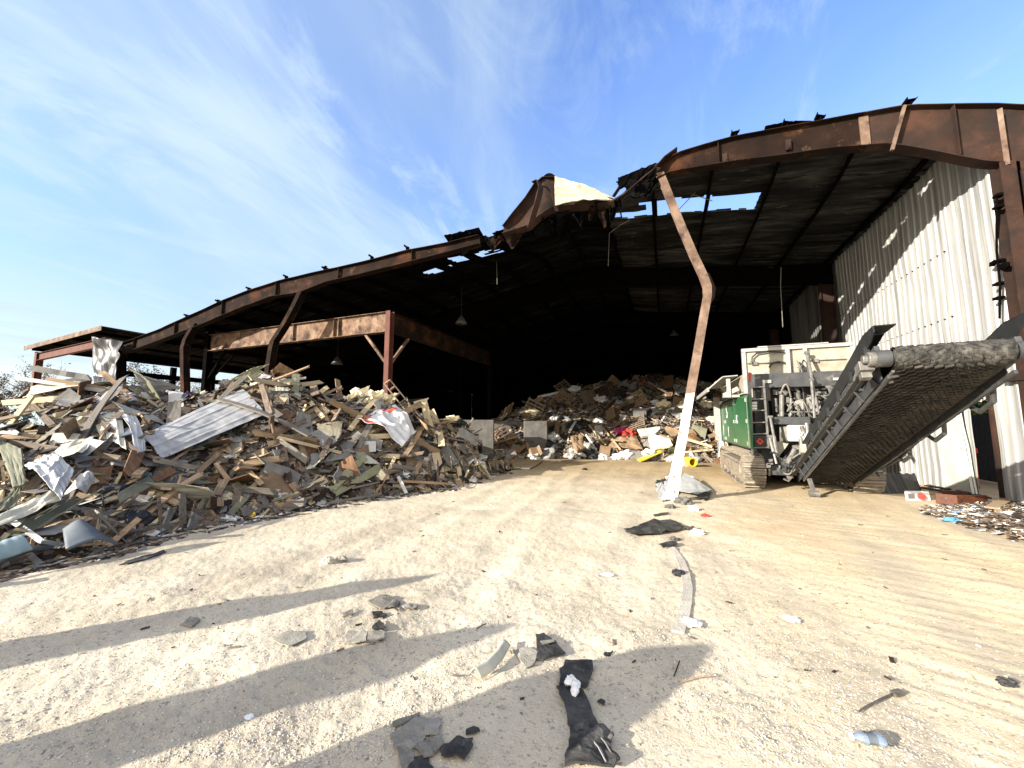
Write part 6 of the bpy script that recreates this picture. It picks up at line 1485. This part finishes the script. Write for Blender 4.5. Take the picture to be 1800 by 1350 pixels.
for k, (p, m_, l) in enumerate([(((15,435),(30,385),(125,378),(120,430)),'shingle','left grey shingle of the upper cluster'),(((128,390),(210,380),(212,420),(125,440)),'shingle','right grey shingle of the upper cluster'),(((130,225),(210,195),(270,215),(265,255),(200,262)),'shingle','pale shingle at the top of the upper cluster'),(((150,360),(190,325),(230,370),(160,380)),'rubber','black felt scrap standing on the upper cluster'),(((150,290),(200,278),(225,298),(160,320)),'rubber','black felt scrap above the two grey shingles'),(((260,220),(290,230),(280,272),(255,250)),'rubber','dark scrap at the right of the pale shingle'),(((5,290),(60,265),(60,285),(10,305)),'shingle','thin shingle strip at the left of the upper cluster'),(((300,250),(380,242),(370,262),(310,270)),'shingle','thin shingle strip at the right of the upper cluster')]):
    flat(zpoly(*p), m_, l, 'roof_shingle', 'shingle', .008, .02)
flat([(318,1101),(333,1088),(352,1093),(337,1106)], 'shingle', 'grey shingle lying inside the long left shadow', 'roof_shingle', 'shingle')
flat([(480,1128),(505,1112),(536,1112),(540,1126),(505,1140)], 'shingle', 'faint buried shingle left of the upper cluster', 'roof_shingle', 'shingle', .006, .004)
flat([(208,996),(232,985),(250,980),(288,970),(292,972),(255,985),(225,993)], 'rubber', 'long thin black strip near the left heap', 'roofing_felt', 'roofing felt', .008, .01)
flat([(1100,936),(1150,919),(1190,921),(1204,932),(1160,942),(1112,944)], 'rubber', 'flat black sheet lying in the lane below the buckled post', 'roofing_felt', 'roofing felt', .012, .05)
flat([(1096,933),(1120,927),(1128,930),(1104,936)], 'rubber', 'small black scrap at the left of the flat black sheet', 'roofing_felt', 'roofing felt', .01, .02)
flat([(1148,906),(1175,902),(1172,907),(1152,909)], 'rubber', 'thin black scrap between post foot and flat black sheet', 'roofing_felt', 'roofing felt', .01, .02)
flat([(1158,960),(1185,956),(1192,962),(1166,966)], 'rubber', 'black scrap at the upper end of the curved kerb', 'roofing_felt', 'roofing felt', .01, .03)
# curved kerb edge
mb = MB(); K_ = [gp(x, y) for x, y in ((1180,963),(1196,985),(1205,1010),(1209,1035),(1207,1060),(1202,1085),(1192,1113))]
mb.ribbon([p+V((0,0,-.02)) for p in K_], [V((.045,0,.0))]*7, .075)
mb.v = [(x, y, z+.012*mnoise.noise(V((x*9,y*9,z*9)))) for x, y, z in mb.v]
o = mb.build('kerb', M['kerb']); tag(o, 'low curved concrete kerb edge sunk in the middle of the yard', 'kerb')
def lump(px, py, r_, mat, lab, name, cat, amp=.5, sub=3, grp=None, sq=.7):
    p = gp(px, py, r_*.3); mb = MB(); mb.blob(p, (r_*1.3, r_, r_*sq), amp, 2.1, sub, seed=px % 19); o = mb.build(name, M[mat]); return tag(o, lab, cat, grp)
lump(1193,1010,.05,'plastic_black','small black ring-like scrap beside the kerb','plastic_scrap','scrap'); lump(1215,1098,.06,'paper','flat white stone at the lower end of the kerb','stone','stone',sq=.3); lump(1068,1012,.045,'paper','white paper scrap left of the kerb','paper_scrap','paper',sq=.2); lump(1390,1091,.05,'paper','white paper scrap right of the kerb','paper_scrap','paper',sq=.2)
lump(438,1262,.02,'paper','small white chip in the lower left shadow','paper_scrap','paper',sq=.3); lump(1067,1152,.02,'plastic_black','small dark pebble above the black felt','stone','stone')
lump(1770,1202,.035,'rubber','small brown-white scrap at the right edge of the lane','plastic_scrap','scrap'); lump(575,988,.06,'stone_a','pale stone half way up the left lane','stone','stone'); lump(600,985,.05,'stone_c','grey stone beside the pale stone in the left lane','stone','stone')
# stick
p, q = gp(1513,1252,.012), gp(1570,1226,.02); mb = MB(); mb.ribbon([p, p.lerp(q,.5)+V((0,0,.004)), q], V((.016,.02,0)), .01); mb.bar(q, gp(1585,1222,.02), .035, .018); o = mb.build('broken_stick', M['wood_grey']); tag(o, 'broken weathered stick on the dust at the lower right', 'stick')
for (a, b, l) in (((1185,1192),(1195,1166),'thin dark twig in the tip of the broad shadow'),((1194,1204),(1255,1192),'thin pale stick at the edge of the broad shadow'),((838,1108),(855,1100),'curved twig above the curled trim strip')):
    p, q = gp(*a, .012), gp(*b, .015); mb = MB(); mb.tube([p, p.lerp(q,.5)+V((.004,.01,.006)), q], .004, 5); o = mb.build('twig', M['wood_tan' if 'pale' in l else 'wood_dark']); tag(o, l, 'twig')
# crushed bottle
c = gp(1526,1309,.03); ax = (gp(1556,1312,.03)-gp(1494,1304,.03)); axn = ax.normalized()
bt = thing('crushed_bottle', 'crushed clear plastic bottle with a blue label at the lower right', 'bottle', c)
mb = MB(); L_ = ax.length
mb.tube([c-axn*L_*.46, c-axn*L_*.38, c-axn*L_*.26, c-axn*L_*.1, c+axn*L_*.1, c+axn*L_*.3, c+axn*L_*.45, c+axn*L_*.5], [.012,.014,.026,.034,.028,.036,.033,.012], 14)
mb.v = [(x+.006*mnoise.noise(V((x*40,y*40,z*40))), y, c.z+(z-c.z)*.65+.006*mnoise.noise(V((x*40,y*40+7,z*40)))) for x, y, z in mb.v]; mb.build('bottle_body', M['bottle'], bt, True)
mb = MB(); mb.tube([c-axn*L_*.05, c+axn*L_*.08, c+axn*L_*.2], [.034,.0305,.034], 14, cap=False); mb.v = [(x, y, c.z+(z-c.z)*.68+.002) for x, y, z in mb.v]; mb.build('label_sleeve', M['slate'], bt, True)
mb = MB(); mb.tube([c-axn*L_*.5, c-axn*L_*.43], .016, 12); mb.build('cap', M['plastic_white'], bt)
# rubbish at the foot of the buckled post
def quad(px, mat, lab, name, cat, hs=(0,0,0,0), th=.006, crump=.02):
    P = [gp(x, y)+V((0,0,h)) for (x, y), h in zip(px, hs)]; sd = px[0][0]
    mb = MB(); mb.surf(lambda u, v: (P[0]*(1-u)+P[1]*u)*(1-v)+(P[3]*(1-u)+P[2]*u)*v+V((crump*mnoise.noise(V((u*4,v*4,sd))), crump*mnoise.noise(V((u*4,v*4,sd+3))), .01+crump*abs(mnoise.noise(V((u*3,v*3,sd+7)))))), 14, 12, th)
    o = mb.build(name, M[mat]); return tag(o, lab, cat)
quad([(1184,866),(1204,848),(1252,866),(1225,878)], 'sheet_white', 'white folded metal sheet on the right of the post foot', 'metal_sheet', 'metal sheet', (.05,.25,.05,.1))
quad([(1153,862),(1178,848),(1182,880),(1160,884)], 'plastic_white', 'white torn sheet left of the post foot', 'metal_sheet', 'metal sheet', (.12,.15,.02,.02), crump=.05)
quad([(1222,870),(1252,866),(1246,880),(1228,882)], 'rubber', 'black flap at the right end of the white folded sheet', 'roofing_felt', 'roofing felt', (.05,.05,.02,.06), crump=.05)
quad([(1153,856),(1172,853),(1170,864),(1154,862)], 'rubber', 'black torn edge at the left of the post foot', 'roofing_felt', 'roofing felt', (.15,.15,.06,.08), crump=.05)
for px, py, r_, mt, l in ((1200,885,.13,'concrete','pale concrete chunk in front of the post foot'),(1219,896,.07,'paper','white chunk right of the concrete chunk'),(1178,893,.07,'concrete','small chunk left of the concrete chunk'),(1190,862,.12,'paper','white lump against the post foot'),(1210,843,.10,'paper','white lump behind the post foot'),(1180,842,.10,'paper','white lump left behind the post foot'),(1199,818,.2,'paper','white upright plastic bucket behind the buckled post'),(1220,845,.07,'concrete','grey lump right behind the post foot'),(1240,908,.05,'red','small red scrap right of the post foot'),(1225,940,.07,'paper','white scrap at the right end of the flat black sheet'),(1215,932,.06,'rubber','dark lump at the right end of the flat black sheet'),(1185,950,.05,'concrete','grey lump below the flat black sheet')):
    lump(px, py, r_, mt, l, 'rubble_chunk', 'rubble', .6)
# yellow drum lying on its side
c = gp(1214,820)+V((0,0,.17)); ax = V((.45,-.85,0)).normalized()
dr = thing('yellow_tube', 'yellow tube lying on its side with its dark open end towards the camera', 'tube', c)
mb = MB(); ns = 20; e0_, e1_ = c-ax*.28, c+ax*.16
mb.tube([e0_, e1_], .17, ns, cap=False); mb.tube([e1_, e0_], .14, ns, cap=False)
vv = len(mb.v); mb.build('shell', M['yellow'], dr, False)
mb = MB()
for k in range(ns):
    t0_, t1_ = 2*PI*k/ns, 2*PI*(k+1)/ns; a_ = ax.cross(V((0,0,1))).normalized(); b_ = V((0,0,1))
    q = [e1_+(a_*math.cos(t)+b_*math.sin(t))*r_ for t, r_ in ((t0_,.172),(t1_,.172),(t1_,.135),(t0_,.135))]; mb.prism(q, ax*.012)
mb.build('rim', M['yellow'], dr); mb = MB(); mb.tube([c-ax*.27, c-ax*.26], .139, 20); mb.build('end_disc', M['plastic_black'], dr)
lump(1028,826,.07,'plastic_black','small dark triangular scrap on the hall floor','plastic_scrap','scrap')
p, q = gp(868,824,.04), gp(932,826,.04); mb = MB(); mb.tube([p, q], .03, 8); o = mb.build('pipe', M['board_white']); tag(o, 'white pipe lying on the floor before the cartons', 'pipe')
p, q = gp(932,826,.04), gp(953,817,.1); mb = MB(); mb.tube([p, p.lerp(q,.5)+V((0,0,-.02)), q], .02, 8); o = mb.build('pipe', M['hose']); tag(o, 'dark curved hose at the end of the white pipe', 'hose')

# ------------------------------------------------------------------ scraps along the right wall
c = gp(1583,860); mb = MB(); P_ = [gp(1548,866), gp(1625,868), gp(1603,838)+V((0,0,.0)), gp(1560,838)]
mb.surf(lambda u, v: gp(1550+72*u, 868).lerp(gp(1550+72*u, 868)+V((-.05+.1*u,.35,.42)), v)+V((0,0,.02*math.sin(u*40))), 24, 8, .01); o = mb.build('black_sheet', M['plastic_black']); tag(o, 'black ribbed plastic sheet leaning by the wall behind the conveyor', 'plastic sheet')
a, b = gp(1594,880), gp(1636,880); mb = MB(); mb.prism([a, b, b+V((0,.03,.19)), a+V((0,.03,.19))], (0,.03,0)); sg = mb.build('sign_board', M['paper']); tag(sg, 'small white board with a red mark standing against the scraps', 'sign board')
mb = MB(); c = (a+b)/2+V((.05,-.004,.09)); mb.prism([c+V((.07*math.cos(t), .012*math.sin(t), .07*math.sin(t))) for t in np.linspace(0,2*PI,17)[:-1]], (0,-.003,0)); mb.build('red_mark', M['red'], sg)
mb = MB(); mb.prism([a.lerp(b,t)+V((0,-.002,z)) for t, z in ((.07,.04),(.34,.04),(.34,.15),(.07,.15))], (0,-.003,0)); mb.build('grey_mark', M['board_grey'], sg)
a, b, c = gp(1646,885), gp(1684,889), gp(1738,889); mb = MB()
mb.prism([b, c, c+V((0,0,.2)), b+V((0,0,.2))], (-.02,.025,0)); mb.prism([a, b, b+V((0,0,.2)), a+V((0,0,.2))], (0,.02,0)); mb.prism([a+V((.35,.5,0)), c+V((-.02,.5,0)), c+V((-.02,.5,.2)), a+V((.35,.5,.2))], (0,.02,0)); mb.prism([a, b, c, a.lerp(c,.5)+V((.3,.5,0))], (0,0,.012))
dw = mb.build('drawer', M['drawer'], bevel=.004); tag(dw, 'red-brown wooden drawer lying at the foot of the wall', 'drawer'); mb = MB(); k = a.lerp(b,.45)+V((0,-.01,.12)); mb.tube([k+V((0,-.03,0)), k+V((0,.005,0))], .015, 10); mb.build('knob', M['steel'], dw)
for (x0,y0,x1,y1,l) in ((1620,866,1690,876,'dark long board lying behind the red-brown drawer'),(1630,862,1670,868,'second dark board on the scraps behind the drawer'),(1690,872,1735,884,'dark board end beside the doorway'),(1745,905,1790,875,'light splintered board leaning at the right edge')):
    p, q = gp(x0,y0,.12), gp(x1,y1,.1); mb = MB(); mb.bar(p, q, .16, .03); o = mb.build('board', M['wood_tan' if 'light' in l else 'wood_dark']); tag(o, l, 'board')
# litter strip at the right edge
rs2 = random.Random(9); C=[];AX=[];AY=[];AZ=[];MI=[]
LM = [M[k] for k in ('paper','wood_dark','wood_brown','wood_tan','plastic_white','board_grey','rubber','cardboard')]
for k in range(4600):
    u = rs2.random(); x = 1640+240*u; y = 890+rs2.random()*(14+62*min(1,u*1.25))-3*u
    if rs2.random() < .15: x -= rs2.random()*30
    p = gp(x, y, .01+.12*rs2.random()**2*min(1,u*2)); s_ = .012+.075*rs2.random()**3; a = rs2.random()*6.3; d = V((math.cos(a), math.sin(a), rs2.uniform(-.3,.3))).normalized(); n = V((rs2.uniform(-.4,.4), rs2.uniform(-.4,.4), 1)).normalized(); sd = d.cross(n).normalized(); n = sd.cross(d)
    C.append(p); AX.append(d*s_); AY.append(sd*s_*rs2.uniform(.15,.7)); AZ.append(n*.004)
    MI.append(rs2.choices(range(8), [.10,.19,.19,.17,.05,.12,.11,.07])[0])
vs, fs = many_boxes(np.array(C), np.array(AX), np.array(AY), np.array(AZ)); o = np_obj('litter', vs, fs, LM, np.repeat(np.array(MI), 6)); tag(o, 'mixed paper and wood litter spread along the right edge', 'litter', kind='stuff')
lump(1690,905,.10,'blue','blue plastic bag further back on the right litter','plastic_bag','bag',sq=.35); lump(1676,917,.09,'blue','blue plastic bag nearer on the right litter','plastic_bag','bag',sq=.35)
for k, (x, y) in enumerate(((1738,900),(1760,893),(1775,912),(1790,925),(1752,918),(1790,900))): lump(x, y, .09, 'paper', 'crumpled white paper heaped on the right litter', 'paper_scrap', 'paper', .7, grp='crumpled papers on the right litter', sq=.5)
# sparse chips along the heap toe and in the lane
C=[];AX=[];AY=[];AZ=[];MI=[]
for k in range(3000):
    if rs2.random() < .92:
        a = H1.a0+.2+(H1.a1-H1.a0-.2)*rs2.random(); zf = float(np.interp(a, H1.fa, H1.fz)); p = from_az(a, zf*(1-.08*rs2.random()**2.5)); big = 1
    else: q = at(rs2.uniform(100,1750), 860+rs2.random()**2*420, Z=0); p = q; big = .3
    p.z = float(gz(p.x, p.y))+.008; s_ = (.015+.11*rs2.random()**3)*big; a = rs2.random()*6.3; d = V((math.cos(a), math.sin(a), 0)); sd = V((-d.y, d.x, rs2.uniform(-.3,.3))).normalized()
    C.append(p); AX.append(d*s_); AY.append(sd*s_*rs2.uniform(.08,.4)); AZ.append(V((0,0,.004)))
    MI.append(rs2.choices(range(8), [.05,.3,.25,.12,.04,.12,.1,.02])[0])
vs, fs = many_boxes(np.array(C), np.array(AX), np.array(AY), np.array(AZ)); o = np_obj('wood_chips', vs, fs, LM, np.repeat(np.array(MI), 6)); tag(o, 'small wood chips strewn along the heap toe and the lane', 'chips', kind='stuff')

# ------------------------------------------------------------------ trees
def tree_mesh(seed, h, leafy):
    r = random.Random(seed); mb = MB(); lf = MB()
    def grow(p, d, L_, rad, lev):
        pts = [p]; q = V(p); dd = V(d)
        for i in range(3):
            dd = (dd+V((r.uniform(-.22,.22), r.uniform(-.22,.22), r.uniform(-.05,.18)))).normalized(); q = q+dd*L_/3; pts.append(V(q))
        mb.tube(pts, [rad, rad*.85, rad*.7, rad*.55], 6 if lev < 2 else 4, cap=False)
        if lev >= 2:
            for k in range(leafy):
                c = pts[r.randint(1,3)]+V((r.gauss(0,.09), r.gauss(0,.09), r.gauss(0,.09))); a = V((r.uniform(-1,1), r.uniform(-1,1), r.uniform(-1,1))).normalized()*r.uniform(.03,.07); b = a.cross(V((r.random(), r.random(), 1))).normalized()*r.uniform(.025,.05)
                lf.add([c-a, c-b, c+a, c+b], [(0,1,2,3)])
        if lev < 5:
            for k in range(r.randint(3,4) if lev < 3 else 2):
                i = r.randint(1,3); nd = (dd+V((r.uniform(-1,1), r.uniform(-1,1), r.uniform(-.25,.7)))*.95).normalized(); grow(pts[i], nd, L_*r.uniform(.55,.8), rad*.5, lev+1)
    grow(V((0,0,-.2)), V((0,0,1)), h*.34, h*.022, 0); return mb, lf
TM = [tree_mesh(k, 7.5, lv) for k, lv in ((3,5),(8,2),(15,9))]
def plant(px, py, D, s, k, lab, leaf='leaf_brown', z0=0.0):
    p = at(px, py, D=D); p.z = z0
    t = thing('tree', lab, 'tree', p, 'trees beyond the buildings'); s *= 1.55; t.scale = (s, s, s); t.rotation_euler.z = px*.37
    for mb, nm, m_ in ((TM[k][0],'trunk','bark'),(TM[k][1],'crown',leaf)):
        key = 'tm%d%s%s' % (k, nm, m_); me = bpy.data.meshes.get(key) or mb.mesh(key, [M[m_]], (0,0,0)); o = bpy.data.objects.new(nm, me); COL.objects.link(o); o.parent = t
for args in ((18,690,62,.86,2,'bushy brown tree at the left edge of the photo'),(72,690,70,1.05,1,'fine-twigged bare tree just left of the red shed post'),(110,690,66,.85,0,'bare tree seen right of the red shed post'),(-30,690,60,1.0,2,'brown tree half cut off by the left edge'),
             (240,680,60,1.15,0,'bare brown tree right of the crumpled upright sheet'),(275,680,64,1.15,2,'bushy brown tree in the middle of the open left bay'),(308,680,58,1.0,0,'bare tree left of the kinked post'),(345,680,66,.9,1,'thin bare tree right of the kinked post'),(395,680,70,.85,1,'small bare tree in the gap before the dark hall')): plant(*args)
bu = tree_mesh(44, 3.2, 14)
p = at(1717,730,X=14); bz = thing('bush', 'green bush seen through the doorway in the steel wall', 'bush', (p.x, p.y, 0)); bz.scale = (1.5,1.5,1.2)
for nm, mb, m_ in (('stem', bu[0], 'bark'), ('foliage', bu[1], 'leaf_green')):
    o = bpy.data.objects.new(nm, mb.mesh(nm, [M[m_]], (0,0,0))); COL.objects.link(o); o.parent = bz
for dx, dy in ((1.5,2.5),(-1,1.8),(2.6,-1.5)):
    b2 = bz.copy(); COL.objects.link(b2); b2.location = (p.x+dx, p.y+dy, 0); b2['label'] = 'green bush behind the one seen through the doorway'; b2['group'] = 'bushes behind the doorway'
    for ch in list(bz.children): q = ch.copy(); COL.objects.link(q); q.parent = b2
mb = MB(); q = at(1722, 800, X=8.4)
for k in range(14): mb.box((8.4, 12.0+.35*k, 0), (8.44, 12.33+.35*k, 1.85+.01*(k%3)))
o = mb.build('fence', M['plastic_black']); tag(o, 'black board fence outside the doorway', 'fence')
mb = MB(); c = at(1714,792,X=7.2); mb.obox(c, (.02,.0,0), (0,.05,0), (0,0,.06)); mb.tube([V((c.x,c.y,0)), c], .012, 6); o = mb.build('marker_stake', M['red']); tag(o, 'small red marker standing in the dark doorway', 'marker')

# ------------------------------------------------------------------ unseen posts added behind the camera to cast long shadows across the yard
def post(tip_px, w, h, lab):
    t = at(*tip_px, Z=0); d = h/math.tan(SUN_EL); b = V((t.x+SUND.x*d, t.y+SUND.y*d, 0))
    mb = MB(); mb.tube([b+V((0,0,-.1)), b+V((0,0,h*.2)), b+V((0,0,h*.82)), b+V((0,0,h*.93)), b+V((0,0,h))], [w*.75, w*.62, w*.48, w*.28, w*.06], 20)
    o = mb.build('shadow_post', M['concrete'], smooth=True); tag(o, lab, 'shadow post', 'unseen posts added to cast the yard shadows')
post((765,1008), .44, 2.1, 'unseen round-topped post added to cast the farthest left shadow'); post((900,1098), .46, 1.9, 'unseen round-topped post added to cast the middle shadow'); post((1235,1135), .62, 1.7, 'unseen round-topped post added to cast the nearest, broad shadow')
